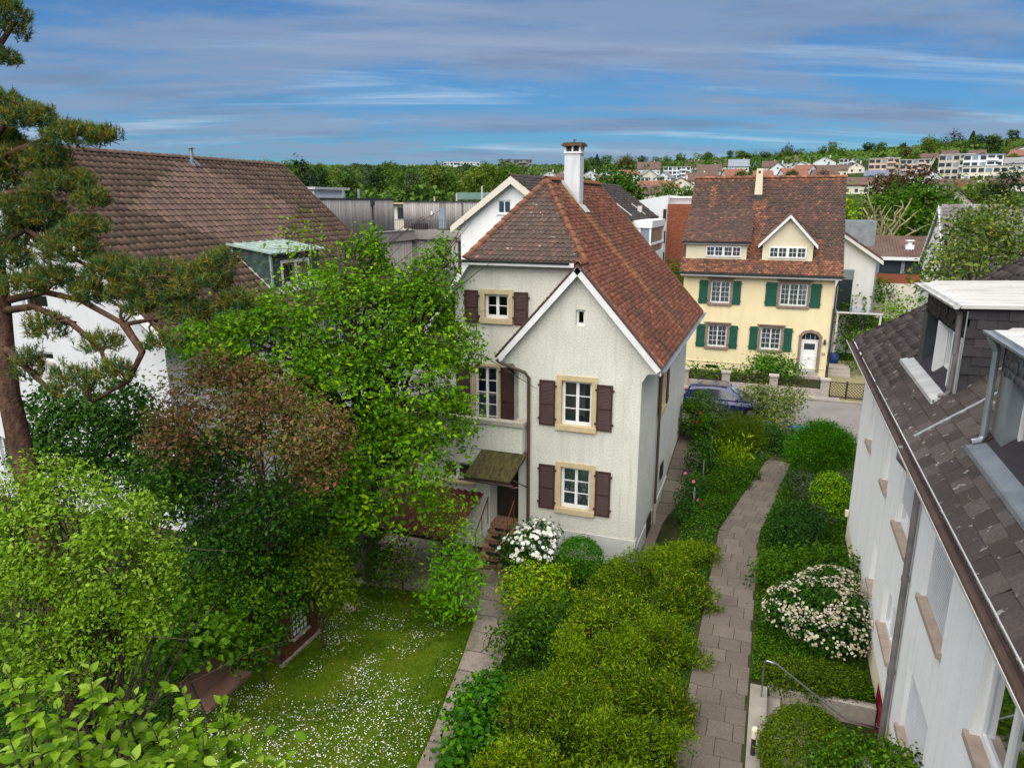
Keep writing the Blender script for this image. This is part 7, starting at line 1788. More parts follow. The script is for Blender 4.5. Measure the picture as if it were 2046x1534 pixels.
FAR_HOUSES = [
    ((-95.0, 551.9, 28.8), 15.3, 9.2, 'gable', 'pale_plain', 'far_roof_brown', 0.17, 'white hillside house with dark roof left of the yellow house, lowest on the wooded slope'),
    ((-69.6, 517.3, 26.8), 15.7, 6.1, 'flat', 'pale_plain', 'zinc_pale', 0.13, 'white flat-roofed modern house on the hillside left of the yellow house'),
    ((-68.7, 608.1, 33.9), 14.3, 7.8, 'gable', 'pale_plain', 'far_roof_brown', 0.11, 'white hillside house with dark roof above the flat-roofed white house'),
    ((-47.0, 503.8, 26.5), 14.3, 7.0, 'gable', 'beige_plain', 'far_roof_brown', 0.09, 'brownish chalet-like house with broad roof on the hillside'),
    ((-47.8, 616.2, 35.2), 13.9, 7.0, 'gable', 'pale_plain', 'far_roof_brown', 0.08, 'white house with dark roof high on the slope above the chalet-like house'),
    ((-29.9, 529.2, 29.0), 12.3, 8.5, 'gable', 'pale_plain', 'solar', 0.06, 'white hillside house with blue-grey solar roof'),
    ((-9.4, 523.9, 29.3), 9.4, 6.8, 'gable', 'beige_plain', 'far_roof_brown', 0.02, "small beige house just right of the yellow house's chimney"),
    ((-4.0, 462.0, 24.6), 8.7, 7.5, 'front', 'pale_plain', 'far_roof_brown', 0.01, "white gable-fronted house above the yellow house's ridge"),
    ((3.6, 598.0, 35.7), 10.6, 7.2, 'gable', 'pale_plain', 'far_roof_brown', -0.01, "white house with dark roof, topmost above the yellow house's ridge"),
    ((25.4, 561.4, 33.5), 12.9, 7.0, 'front', 'pale_plain', 'far_roof_brown', -0.05, "white house with brown gabled roof above the yellow house's right end"),
    ((24.2, 463.4, 25.6), 16.9, 5.0, 'gable', 'cream_plain', 'far_roof_brown', -0.05, 'long low house with wide brown roof above the yellow house'),
    ((41.3, 576.5, 35.4), 9.5, 4.2, 'flat', 'pale_plain', 'zinc_pale', -0.07, 'white flat house beside the tall dark fir on the hill'),
    ((40.0, 488.4, 28.3), 7.8, 4.9, 'front', 'cream_plain', 'far_roof_brown', -0.08, 'cream house with brown roof left of the tall dark fir'),
    ((50.3, 449.2, 25.5), 13.0, 6.9, 'flat', 'pink_plain', 'zinc_pale', -0.11, 'pinkish stepped modern villa on the right hillside, left one of two'),
    ((41.0, 391.9, 20.5), 9.3, 4.1, 'gable', 'pale_plain', 'solar', -0.1, 'white house with grey solar roof below the pinkish villa'),
    ((63.3, 435.4, 24.9), 11.9, 6.0, 'flat', 'pink_plain', 'zinc_pale', -0.14, 'pinkish flat-roofed villa on the right hillside, right one of two'),
    ((53.7, 374.2, 19.5), 4.9, 3.8, 'front', 'pale_plain', 'solar', -0.14, 'small white house below the right pinkish villa'),
    ((55.0, 331.5, 16.1), 6.4, 5.8, 'front', 'pale_plain', 'far_roof_brown', -0.16, 'white half-timbered-looking gabled house right of the bare tree'),
    ((69.4, 369.5, 19.8), 11.4, 9.1, 'flat', 'beige_plain', 'zinc_pale', -0.19, 'tall beige apartment block on the right hillside'),
    ((78.6, 365.7, 20.0), 12.5, 8.5, 'flat', 'pale_plain', 'blue_glass', -0.21, 'glassy apartment block joined to the beige block on the hill'),
    ((83.8, 358.3, 19.5), 23.4, 4.9, 'flat', 'cream_plain', 'zinc_pale', -0.23, 'long low white terrace block below the glassy apartments'),
    ((30.6, 322.6, 14.4), 14.2, 4.9, 'gable', 'cream_plain', 'far_roof_brown', -0.09, 'row house with long brown roof right behind the yellow house'),
    ((58.9, 316.6, 15.0), 13.8, 3.4, 'gable', 'cream_plain', 'far_roof_brown', -0.18, 'house with long brown roof below the half-timbered gable'),
    ((75.2, 306.9, 14.9), 13.1, 3.5, 'gable', 'cream_plain', 'far_roof_brown', -0.24, 'house with brown roof behind the umbrella pine'),
    ((-76.0, 423.2, 19.5), 6.2, 4.0, 'flat', 'pale_plain', 'blue_glass', 0.18, 'small white cube house below the wooded slope by the harled house'),
    ((-55.2, 349.7, 14.4), 16.9, 5.1, 'gable', 'cream_plain', 'far_roof_red', 0.16, 'house with long red-brown roof just left of the yellow house'),
    ((-45.7, 355.1, 15.0), 10.3, 6.1, 'front', 'cream_plain', 'far_roof_brown', 0.13, "cream gable-fronted house beside the yellow house's left verge"),
    ((-40.2, 377.9, 16.9), 10.8, 6.8, 'gable', 'cream_plain', 'far_roof_brown', 0.11, "house with big brown roof behind the yellow house's left verge"),
    ((-129.1, 512.0, 25.3), 10.8, 6.2, 'front', 'pale_plain', 'far_roof_grey', 0.25, "white terraced house right of the harled house's chimney, left one"),
    ((-118.5, 510.4, 25.1), 10.7, 6.1, 'front', 'pale_plain', 'far_roof_grey', 0.23, "white terraced house right of the harled house's chimney, right one"),
    ((-261.9, 586.2, 32.1), 27.1, 10.3, 'flat', 'pale_plain', 'zinc_pale', 0.42, 'pale grey apartment block on the wooded hill left of the chimney'),
    ((-216.6, 595.8, 31.9), 25.1, 11.5, 'flat', 'taupe_plain', 'zinc_dark', 0.35, 'grey-brown apartment block on the hill left of the chimney'),
    ((-198.4, 635.8, 34.3), 33.0, 7.0, 'flat', 'taupe_plain', 'zinc_dark', 0.3, 'long low brown block right behind the white gabled house'),
    ((-292.1, 546.9, 34.0), 9.7, 5.4, 'flat', 'beige_plain', 'zinc_pale', 0.49, 'beige block half hidden in the wood on the left hill'),
    ((-167.7, 538.5, 27.4), 9.5, 5.5, 'front', 'pale_plain', 'far_roof_grey', 0.3, "white terraced house left of the harled house's chimney, left one"),
    ((-155.4, 527.6, 26.6), 8.7, 5.2, 'front', 'pale_plain', 'far_roof_grey', 0.29, "white terraced house left of the harled house's chimney, right one"),
]
# ------------------------------------------------------------------ building the plants
def spray_geo(C, out, lpc, rcl, L, asp, up=0.5):
    n = len(C) * lpc
    P = np.repeat(C, lpc, 0) + RNG.normal(0, rcl, (n, 3))
    o = np.repeat(out, lpc, 0)
    t = unit(o * (0.4 + up * 0.8) + np.array((0, 0, up)) + RNG.normal(0, 0.85 - 0.6 * up, (n, 3)))
    Nn = rnd_dirs(n) + o * 0.6 + np.array((0, 0, 0.4))
    Nn = unit(Nn - t * np.sum(Nn * t, 1, keepdims=True))
    b = np.cross(Nn, t)
    ll = (L * (1 + RNG.normal(0, 0.3, n)).clip(0.4, 1.8))[:, None]
    w = ll * asp
    base, tip = P - t * ll * 0.5, P + t * ll * 0.5
    l, r = P + b * w * 0.5 + Nn * w * 0.2, P - b * w * 0.5 + Nn * w * 0.2
    V = np.stack([base, r, tip, l], 1).reshape(-1, 3)
    k = (np.arange(n) * 4)[:, None]
    F = np.concatenate([np.concatenate([k, k + 1, k + 2], 1)[:, None], np.concatenate([k, k + 2, k + 3], 1)[:, None]], 1).reshape(-1, 3)
    tint = (np.repeat(RNG.random(len(C)), lpc) * 0.55 + RNG.random(n) * 0.45).clip(0, 0.999)
    return V, F, np.repeat(tint, 2)


def flower_geo(C, out, r, petals=6):
    """small open flower heads: a shallow star of petals facing outwards"""
    n = len(C)
    a = unit(out + np.array((0, 0, 0.5)) + RNG.normal(0, 0.35, (n, 3)))
    t = unit(np.cross(a, RNG.normal(0, 1, (n, 3))))
    b = np.cross(a, t)
    rr = (r * (1 + RNG.normal(0, 0.2, n)).clip(0.5, 1.5))[:, None]
    vs = [C + a * rr * 0.1]
    for k in range(petals * 2):
        th = math.pi * k / petals
        q = rr * (1.0 if k % 2 == 0 else 0.72)
        vs.append(C + (t * math.cos(th) + b * math.sin(th)) * q + a * rr * 0.35)
    m = petals * 2 + 1
    V = np.stack(vs, 1).reshape(-1, 3)
    k0 = (np.arange(n) * m)[:, None]
    fs = []
    for k in range(petals * 2):
        fs.append(np.concatenate([k0, k0 + 1 + k, k0 + 1 + (k + 1) % (petals * 2)], 1)[:, None])
    F = np.concatenate(fs, 1).reshape(-1, 3)
    return V, F, np.repeat(RNG.random(n), petals * 2)


def vnoise(P, sc, seed):
    r = np.random.default_rng(seed)
    ph = r.random((10, 2)) * 6.28
    fr = r.normal(0, sc, (10, 2))
    return np.sin(P[:, None, 0] * fr[None, :, 0] + P[:, None, 1] * fr[None, :, 1] + ph[None, :, 0]).mean(1)


def build_plant(s):
    kw = dict(s['kw'])
    B = s['blobs']
    T = thing(s['name'], s['label'], s['cat'], s['base'], s['group'])
    fl_ = kw.pop('flowers', None)
    spray = kw.pop('spray', False)
    lpc = kw.pop('lpc', 8)
    rcl = kw.pop('rcl', s['L'] * 1.6)
    if spray:
        C, out = blob_points(B, max(8, s['n'] // lpc), kw.get('inner', 0.6), kw.get('lump', 0.2), -0.5)
        V, F, tn = spray_geo(C, out, lpc, rcl, s['L'], s['asp'], 0.1 if s['name'] == 'golden_conifer' else 0.5)
    else:
        V, F, tn = foliage(B, s['n'], s['L'], lpc=lpc, rcl=rcl, aspect=s['asp'], **kw)
    npobj('crown' if s['cat'] in ('tree', 'conifer') else 'foliage', V, F, s['mat'], T, tn)
    if s['trunk']:
        r0 = s['trunk']
        big = s['cat'] == 'tree' and r0 > 0.04
        obj('trunk' if s['cat'] in ('tree', 'conifer') else 'stems', wood(s['base'], B, r0, 3 * len(B) if big else 2 * len(B) + 4, 0.35 if big else 0.1, 3 if big else 1), 'bark', T, smooth=True)
    if fl_:
        C, out = blob_points(B, int(fl_[1] * 2.2), 0.97, 0.12, -0.2)
        C = C + out * rcl * 0.7
        if fl_[1] > 60:       # blossom comes in patches
            ok = vnoise(C[:, :2] + C[:, 2:3] * 0.7, 4.0, 8) + RNG.normal(0, 0.1, len(C)) > -0.12
            C, out = C[ok], out[ok]
        C, out = C[:int(fl_[1] * 1.5)], out[:int(fl_[1] * 1.5)]
        V, F, tn = flower_geo(C, out, fl_[2])
        o = npobj('blossoms', V, F, fl_[0], T, tn)
        o['kind'] = 'stuff'
    return T


for s in PLANTS:
    build_plant(s)

# ------------------------------------------------------------------ the Scots pine at the left edge
PT = thing('scots_pine', 'Scots pine with orange-brown leaning trunk at the left edge', 'tree', tuple(PINE['trunk'][0][:2]) + (-1.05,))
m = MB()
tr = [Vector((PINE['trunk'][0][0] + 0.3, PINE['trunk'][0][1] - 0.1, -1.2))] + [Vector(p) for p in PINE['trunk']]
m.tube(tr, [0.30, 0.27, 0.25, 0.23, 0.21, 0.19, 0.17, 0.14, 0.11, 0.08, 0.04], 12)
obj('trunk', m, 'pine_bark', PT, smooth=True)
m = MB()
for b in PINE['br']:
    m.tube([Vector(p) + Vector((random.gauss(0, 0.03), random.gauss(0, 0.03), random.gauss(0, 0.03))) for p in b], [0.085 * (1 - 0.8 * i / len(b)) for i in range(len(b))], 6)
allb = PINE['blobs'] + PINE['sparse']
bp = [Vector(p) for b in PINE['br'] for p in b]
for q in allb:
    c = Vector(q[:3])
    for k in range(4):
        a = min(bp, key=lambda p: (p - c).length + random.random() * 0.4)
        e = c + Vector((random.gauss(0, q[3] * 0.6), random.gauss(0, q[4] * 0.6), random.gauss(0, q[5] * 0.5)))
        limb(m, a, e, 0.028, 0.008, 0.12, 5, 0.2, 5)
o = obj('branches', m, 'pine_bark', PT, smooth=True)
o['kind'] = 'stuff'


def tufts(blobs, n, inner, nn=15, ln=0.10):
    C, out = blob_points(blobs, n, inner, 0.35, -0.6)
    k = len(C) * nn
    ax = unit(out * 0.6 + np.array((0, 0, 0.9)) + RNG.normal(0, 0.3, (len(C), 3)))
    t = unit(np.repeat(ax, nn, 0) * 0.8 + RNG.normal(0, 0.6, (k, 3)))
    P = np.repeat(C, nn, 0) + np.repeat(ax, nn, 0) * (RNG.random(k) * 0.16 - 0.08)[:, None]
    Nn = rnd_dirs(k)
    Nn = unit(Nn - t * np.sum(Nn * t, 1, keepdims=True))
    b = np.cross(Nn, t)
    l = (ln * (0.7 + 0.6 * RNG.random(k)))[:, None]
    w = 0.009
    V = np.stack([P - b * w, P + b * w, P + t * l], 1).reshape(-1, 3)
    F = np.arange(k * 3).reshape(-1, 3)
    tint = (np.repeat(RNG.random(len(C)), nn) * 0.75 + RNG.random(k) * 0.25).clip(0, 0.999)
    return V, F, tint


V, F, tn = join([tufts(PINE['blobs'], 9500, 0.15, 15, 0.12), tufts(PINE['sparse'], 1100, 0.1, 14, 0.11)])
npobj('needles', V, F, 'needle_pine', PT, tn)

# ------------------------------------------------------------------ apple shoots right below the viewer: large single leaves
AT = thing('apple_tree', 'apple tree top with large pale green leaves at the bottom left corner', 'tree', (-3.4, 2.6, -1.05))
k = 7
vs, fs = [], []
for i in range(k):
    t = i / (k - 1)
    wd = 0.5 * math.sin(math.pi * (t ** 0.8)) * 0.62
    z = -0.22 * t * t
    vs += [(-wd, t, z + wd * 0.28), (0, t, z), (wd, t, z + wd * 0.28)]
for i in range(k - 1):
    a = i * 3
    fs += [(a, a + 1, a + 4, a + 3), (a + 1, a + 2, a + 5, a + 4)]
lm = bpy.data.meshes.new('leaf')
lm.from_pydata(vs, [], fs)
lm.update()
lm.polygons.foreach_set('use_smooth', [True] * len(lm.polygons))
lm.materials.append(MATS['leaf_apple'])
stem = MB()
leaves = []
root = Vector((-3.4, 2.6, 3.0))
for tip, ln in SHOOTS:
    tip = Vector(tip)
    lean = Vector((random.gauss(0, 0.12), random.gauss(0, 0.12), 0))
    foot = tip - Vector((0, 0, ln)) - lean * ln
    stem.tube([foot, foot.lerp(tip, 0.5) + Vector((random.gauss(0, 0.02), random.gauss(0, 0.02), 0)), tip], [0.011, 0.008, 0.003], 5)
    limb(stem, root + Vector((random.gauss(0, 0.1), random.gauss(0, 0.1), random.random())), foot, 0.03, 0.011, 0.1, 4, 0.1, 5)
    n = int(ln * 26)
    for i in range(n):
        t = i / n
        p = foot.lerp(tip, t)
        ang = i * 2.4 + random.random()
        el = 0.15 + 0.9 * t ** 3 + random.gauss(0, 0.15)
        d = Vector((math.cos(ang) * math.cos(el), math.sin(ang) * math.cos(el), math.sin(el)))
        leaves.append((p, d, (0.122 - 0.055 * t ** 2) * random.uniform(0.8, 1.2)))
    # short side spurs
    for q in range(int(ln * 7)):
        t = random.random() * 0.8
        p = foot.lerp(tip, t)
        ang = random.random() * 6.28
        e = p + Vector((math.cos(ang), math.sin(ang), 0.6)) * random.uniform(0.08, 0.22)
        stem.tube([p, e], [0.005, 0.002], 4)
        for i in range(6):
            a2 = ang + (i - 2) * 1.05
            el = random.uniform(-0.1, 0.6)
            leaves.append((e, Vector((math.cos(a2) * math.cos(el), math.sin(a2) * math.cos(el), math.sin(el))), random.uniform(0.06, 0.105)))
stem.tube([(-3.4, 2.6, -1.2), (-3.4, 2.6, 1.2), (-3.4, 2.6, 3.4)], [0.14, 0.11, 0.07], 10)
obj('trunk', stem, 'bark', AT, smooth=True)
random.shuffle(leaves)


def leaf_matrix(p, d, s):
    y = d.normalized()
    x = y.cross(Vector((0, 0, 1)))
    x = x.normalized() if x.length > 0.05 else Vector((1, 0, 0))
    x = (x + Vector((0, 0, random.gauss(0, 0.35)))).normalized()
    z = x.cross(y).normalized()
    x = y.cross(z).normalized()
    Mx = Matrix((x * s, y * s, z * s)).transposed().to_4x4()
    Mx.translation = p
    return Mx


g = worg(AT)
leaves.sort(key=lambda q: -q[2] / (q[0] - Vector((0, 0, 10.6))).length)
for p, d, s in leaves[:300]:
    share('leaf', lm, AT, leaf_matrix(p - g, d, s))
LV = np.array(vs)
LF = np.array([t for f in fs for t in ((f[0], f[1], f[2]), (f[0], f[2], f[3]))])
Vs, Fs, Ts = [], [], []
rest = leaves[300:]
for q in range(1300):       # denser leaves lower in the crown
    tip, ln = random.choice(SHOOTS)
    p = Vector(tip) - Vector((random.gauss(0, 0.25), random.gauss(0, 0.25), ln * random.uniform(0.7, 1.7)))
    ang = random.random() * 6.28
    el = random.uniform(-0.2, 0.8)
    rest.append((p, Vector((math.cos(ang) * math.cos(el), math.sin(ang) * math.cos(el), math.sin(el))), random.uniform(0.065, 0.115)))
for i, (p, d, s) in enumerate(rest):
    Mx = np.array(leaf_matrix(p, d, s))
    Vs.append(LV @ Mx[:3, :3].T + Mx[:3, 3])
    Fs.append(LF + i * len(LV))
    Ts.append(np.full(len(LF), random.random()))
o = npobj('leaves', np.concatenate(Vs), np.concatenate(Fs), 'leaf_apple', AT, np.concatenate(Ts), 'stuff', smooth=True)

# ------------------------------------------------------------------ lawn grass, daisies, ground cover
def inpoly(P, poly):
    x, y = P[:, 0], P[:, 1]
    c = np.zeros(len(P), bool)
    n = len(poly)
    for i in range(n):
        x0, y0 = poly[i]
        x1, y1 = poly[(i + 1) % n]
        with np.errstate(divide='ignore', invalid='ignore'):
            c ^= ((y0 > y) != (y1 > y)) & (x < (x1 - x0) * (y - y0) / (y1 - y0) + x0)
    return c


def blades(P, z, L, w, mat, name, tilt=0.5, parent=None):
    n = len(P)
    t = unit(np.stack([RNG.normal(0, tilt, n), RNG.normal(0, tilt, n), np.ones(n)], 1))
    b = unit(np.cross(t, RNG.normal(0, 1, (n, 3))))
    l = (L * (0.5 + RNG.random(n)))[:, None]
    p = np.stack([P[:, 0], P[:, 1], z], 1)
    V = np.stack([p - b * w, p + b * w, p + t * l], 1).reshape(-1, 3)
    F = np.arange(n * 3).reshape(-1, 3)
    o = npobj(name, V, F, mat, parent, RNG.random(n), 'stuff')
    return o


P = np.stack([RNG.uniform(-12.6, -6.2, 150000), RNG.uniform(7.5, 17.8, 150000)], 1)
P = P[inpoly(P, LAWN)]
o = blades(P, np.full(len(P), -1.045), 0.05, 0.006, 'leaf_grass', 'lawn_grass', 0.7)
tag(o, 'short mossy lawn grass in the lower garden', 'grass')
E_ = []
for i_ in range(len(LAWN)):
    (x0, y0), (x1, y1) = LAWN[i_], LAWN[(i_ + 1) % len(LAWN)]
    k_ = int(math.hypot(x1 - x0, y1 - y0) * 420)
    t_ = RNG.random(k_)
    E_.append(np.stack([x0 + (x1 - x0) * t_ + RNG.normal(0, 0.11, k_), y0 + (y1 - y0) * t_ + RNG.normal(0, 0.11, k_)], 1))
E_ = np.concatenate(E_)
o = blades(E_, np.full(len(E_), -1.045), 0.11, 0.008, 'leaf_grass', 'edge_grass', 0.5)
tag(o, 'longer ragged grass along the lawn edge', 'grass')
P = np.stack([RNG.uniform(-12.4, -6.4, 9000), RNG.uniform(7.5, 16.6, 9000)], 1)
keep = inpoly(P, LAWN) & (vnoise(P, 1.6, 3) + 0.55 * vnoise(P, 5, 5) + 0.42 - 0.085 * np.maximum(0, P[:, 1] - 10.5) - 0.12 * (P[:, 0] < -11.6) > RNG.normal(0.14, 0.13, len(P)))
P = P[keep]
C = np.stack([P[:, 0], P[:, 1], np.full(len(P), -1.0) + RNG.random(len(P)) * 0.03], 1)
V, F, tn = flower_geo(C, np.tile((0, 0, 1.0), (len(C), 1)), 0.016, 5)
o = npobj('daisies', V, F, 'petal_white', None, tn, 'stuff')
tag(o, 'white daisies scattered across the lawn', 'flowers')
# clover and weeds along the lawn's edges
P = np.stack([RNG.uniform(-12.6, -5.6, 26000), RNG.uniform(7.5, 18.2, 26000)], 1)
edge = (inpoly(P, LAWN) & (vnoise(P, 2.3, 9) > 0.22)) | (inpoly(P, LAWN) & (P[:, 1] > 15.4)) | ((P[:, 0] > -7.5) & inpoly(P, LAWN))
P = P[edge][:9000]
C = np.stack([P[:, 0], P[:, 1], np.full(len(P), -1.0) + RNG.random(len(P)) * 0.08], 1)
V, F = leaf_geo(C, unit(np.array((0, 0, 1.0)) + RNG.normal(0, 0.4, (len(C), 3))), 0.05, 0.035)
o = npobj('clover', V, F, 'leaf_mid', None, np.repeat(RNG.random(len(C)), 2), 'stuff')
tag(o, 'clover and weeds along the lawn edges', 'ground cover')


def cover(name, label, poly, n, L, mat, h=0.12, hmap=None):
    poly = np.array(poly)
    P = np.stack([RNG.uniform(poly[:, 0].min(), poly[:, 0].max(), n), RNG.uniform(poly[:, 1].min(), poly[:, 1].max(), n)], 1)
    P = P[inpoly(P, [tuple(p) for p in poly])]
    bumpy = np.clip(0.5 + 0.5 * vnoise(P, 2.2, 21) * 2.2, 0.05, 1)
    z = gz(P[:, 0], P[:, 1]) + h * bumpy * (0.5 + 0.5 * RNG.random(len(P)))
    C = np.stack([P[:, 0], P[:, 1], z], 1)
    V, F = leaf_geo(C, unit(np.array((0, 0, 0.8)) + RNG.normal(0, 0.5, (len(C), 3))), L * (0.7 + 0.6 * RNG.random(len(C))), L * 0.62)
    o = npobj(name, V, F, mat, None, np.repeat(RNG.random(len(C)), 2), 'stuff')
    tag(o, label, 'ground cover')


cover('ivy_ground_cover', 'ivy ground cover between the conifer bank and the slab path', [(-2.3, 6), (-1.12, 6), (-1.12, 22.8), (0.42, 30.9), (0.0, 31.4), (-1.6, 29.5), (-2.3, 24)], 42000, 0.07, 'leaf_ivy', 0.30)
cover('bank_ground_cover', 'low green ground cover in the middle garden bed', [(-2.35, 23), (-1.0, 23), (0.4, 31), (3.4, 31.2), (3.4, 34.0), (-3.4, 34.0), (-2.4, 31)], 26000, 0.085, 'leaf_mid', 0.2)
cover('bed_ground_cover', 'leafy ground cover in the bed between slab path and white block', [(0.26, 15.1), (0.26, 23.2), (1.4, 30.9), (3.0, 30.9), (2.8, 23.3), (2.8, 15.1)], 46000, 0.075, 'leaf_mid', 0.32)
cover('front_bed_cover', 'leafy ground cover beside the bottom of the entrance steps', [(0.62, 8.0), (0.62, 11.4), (2.8, 11.4), (2.8, 8.0)], 7000, 0.075, 'leaf_olive', 0.3)
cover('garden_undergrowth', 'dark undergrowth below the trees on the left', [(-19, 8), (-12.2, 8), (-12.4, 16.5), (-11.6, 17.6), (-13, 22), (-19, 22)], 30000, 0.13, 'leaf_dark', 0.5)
cover('lower_bed_cover', 'dark leafy cover under the shrubs beside the flagstones', [(-5.75, 8), (-2.2, 8), (-2.2, 21), (-6.5, 20.6), (-6.2, 17.4), (-5.8, 14)], 26000, 0.085, 'leaf_mid', 0.35)
# ================================================================== buildings in the middle distance
def box_wall(T, name, x0, x1, y0, y1, z0, z1, mat):
    return obj(name, MB().box(x0, x1, y0, y1, z0, z1), mat, T)


def boards(T, O, U, width, z0, z1, bw=0.24, mat='timber_grey', gaps=()):
    """upright boards on a facade; too fine to pick apart singly, so one part"""
    F_ = Frame(O, U)
    n = int(width / bw)
    Vs, Fs, Ts = [], [], []
    q = np.array([(0, 2, 3, 1), (4, 5, 7, 6), (0, 1, 5, 4), (2, 6, 7, 3), (0, 4, 6, 2), (1, 3, 7, 5)])
    for i in range(n):
        u0, u1 = i * bw + 0.01, (i + 1) * bw - 0.01
        if any(a < (u0 + u1) / 2 < b for a, b in gaps):
            continue
        w = 0.03 + 0.01 * random.random()
        Vs.append(np.array([F_.p(u, v, ww_) for ww_ in (0.0, w) for v in (z0, z1) for u in (u0, u1)]))
        Fs.append(q + 8 * (len(Vs) - 1))
        Ts.append(np.full(6, random.random()))
    npobj('cladding', np.concatenate(Vs), np.concatenate(Fs), mat, T, np.concatenate(Ts), 'stuff')


TB = thing('timber_building', 'grey timber-clad flat-roofed building behind the brown roof, left block', 'building', (-40, 54, 0))
box_wall(TB, 'upper_storey', -48, -34.6, 45.5, 61.5, 8.0, 10.85, 'taupe_plain')
box_wall(TB, 'lower_storeys', -48, -34.0, 44, 63.7, 0, 7.4, 'taupe_plain')
boards(TB, (-34.59, 45.5, 0), (0, 1, 0), 16.0, 8.02, 10.85, gaps=((3.0, 4.3),))
boards(TB, (-33.99, 44, 0), (0, 1, 0), 19.7, 0.2, 6.9)
obj('opening', MB().box(-34.6, -34.55, 48.5, 49.8, 8.9, 10.4), 'dark_glass', TB)
obj('parapet_cap', MB().box(-48.1, -34.5, 45.4, 61.6, 10.86, 10.97), 'zinc_dark', TB)
obj('terrace_band', MB().box(-48, -33.8, 43.8, 64.0, 7.05, 7.95).box(-48, -33.7, 43.7, 64.1, 7.96, 8.02), 'timber_grey', TB)
obj('downpipe', MB().tube([(-34.45, 57.4, 10.9), (-34.45, 57.4, 8.3), (-34.2, 57.8, 8.05)], 0.06, 6).box(-34.6, -34.3, 57.2, 57.6, 10.35, 10.8), 'zinc_dark', TB)
for y in (56.0, 58.5):
    obj('roof_pipe', MB().tube([(-36.5, y, 10.9), (-36.5, y, 11.8)], 0.12, 6), 'zinc', TB)
TB2 = thing('timber_building', 'grey timber-clad flat-roofed building with roof terrace, right block', 'building', (-32, 70, 0))
box_wall(TB2, 'upper_storey', -36.2, -27.0, 66.3, 76, 8.0, 10.62, 'taupe_plain')
box_wall(TB2, 'lower_storeys', -35.4, -29.8, 65.0, 76, 0, 7.4, 'taupe_plain')
box_wall(TB2, 'lower_wing', -29.8, -27.0, 64.0, 76, 0, 7.4, 'taupe_plain')
boards(TB2, (-36.2, 66.29, 0), (1, 0, 0), 9.2, 8.0, 10.62, gaps=((4.0, 4.7),))
boards(TB2, (-35.4, 64.99, 0), (1, 0, 0), 5.6, 0.2, 6.9)
boards(TB2, (-29.8, 63.99, 0), (1, 0, 0), 2.8, 0.2, 6.9, gaps=((0.7, 1.7),))
obj('terrace_door', MB().box(-32.2, -31.55, 66.24, 66.3, 8.05, 10.1), 'blue_glass', TB2)
obj('window', MB().box(-29.1, -28.1, 63.93, 63.99, 4.4, 6.9), 'dark_glass', TB2)
obj('terrace_band', MB().box(-36.6, -29.5, 64.7, 66.28, 7.05, 7.9).box(-29.5, -27.0, 63.7, 66.28, 7.05, 7.9), 'timber_grey', TB2)
obj('parapet_cap', MB().box(-36.3, -26.9, 66.2, 76.1, 10.63, 10.74), 'zinc_dark', TB2)
m = MB()
for i in range(46):
    x = -36.5 + i * 0.2
    m.box(x, x + 0.025, 64.75, 64.78, 7.9, 8.9)
m.box(-36.6, -27.4, 64.74, 64.79, 8.9, 8.95)
obj('railing', m, 'steel', TB2)
obj('bench', MB().box(-35.0, -33.4, 65.6, 66.1, 7.95, 8.55), 'dark_wood', TB2)
obj('wall_lamp', MB().box(-33.0, -32.85, 66.1, 66.24, 9.4, 9.75), 'white_paint', TB2)
obj('downpipe', MB().tube([(-29.6, 66.2, 10.6), (-29.6, 66.2, 8.0)], 0.05, 6), 'zinc_dark', TB2)
for x, h in ((-31.0, 11.5), (-33.5, 11.2), (-28.2, 12.2)):
    obj('roof_pipe', MB().tube([(x, 68, 10.7), (x, 68, h)], 0.09, 6), 'zinc_pale', TB2)
obj('wind_screen', MB().box(-32.0, -26.5, 70, 70.05, 10.9, 11.6), 'green_glass', TB2)
obj('awning_post', MB().tube([(-36.8, 63.6, 8.0), (-36.8, 63.6, 10.4)], 0.06, 6).prism([(-38.8, 62.4, 10.75), (-36.7, 63.7, 10.35), (-36.7, 64.0, 10.35), (-38.8, 62.7, 10.75)], (0, 0, 0.12)), 'white_board', TB2)
RH = thing('roof_cabin', 'white flat-roofed cabin on the roofs behind the left timber block', 'building', (-52, 66, 0))
obj('wall', MB().box(-56, -48, 68, 74, 0, 12.0), 'pale_plain', RH)
obj('roof', MB().box(-56.4, -47.6, 67.6, 74.4, 12.0, 12.25), 'zinc_pale', RH)
for k in range(4):
    obj('window', MB().box(-55 + k * 1.8, -54.0 + k * 1.8, 67.95, 68.0, 11.0, 11.7), 'dark_glass', RH)
YC = thing('cream_cabin', 'small cream balcony house in the gap between the timber blocks', 'building', (-44, 80, 0))
obj('wall', MB().box(-46.5, -43.0, 82, 88, 0, 10.4), 'cream_plain', YC)
obj('roof', MB().box(-46.8, -42.7, 81.3, 88.3, 10.4, 10.6), 'sandstone', YC)
obj('window', MB().box(-45.6, -44.0, 81.95, 82.0, 8.6, 10.0), 'dark_glass', YC)

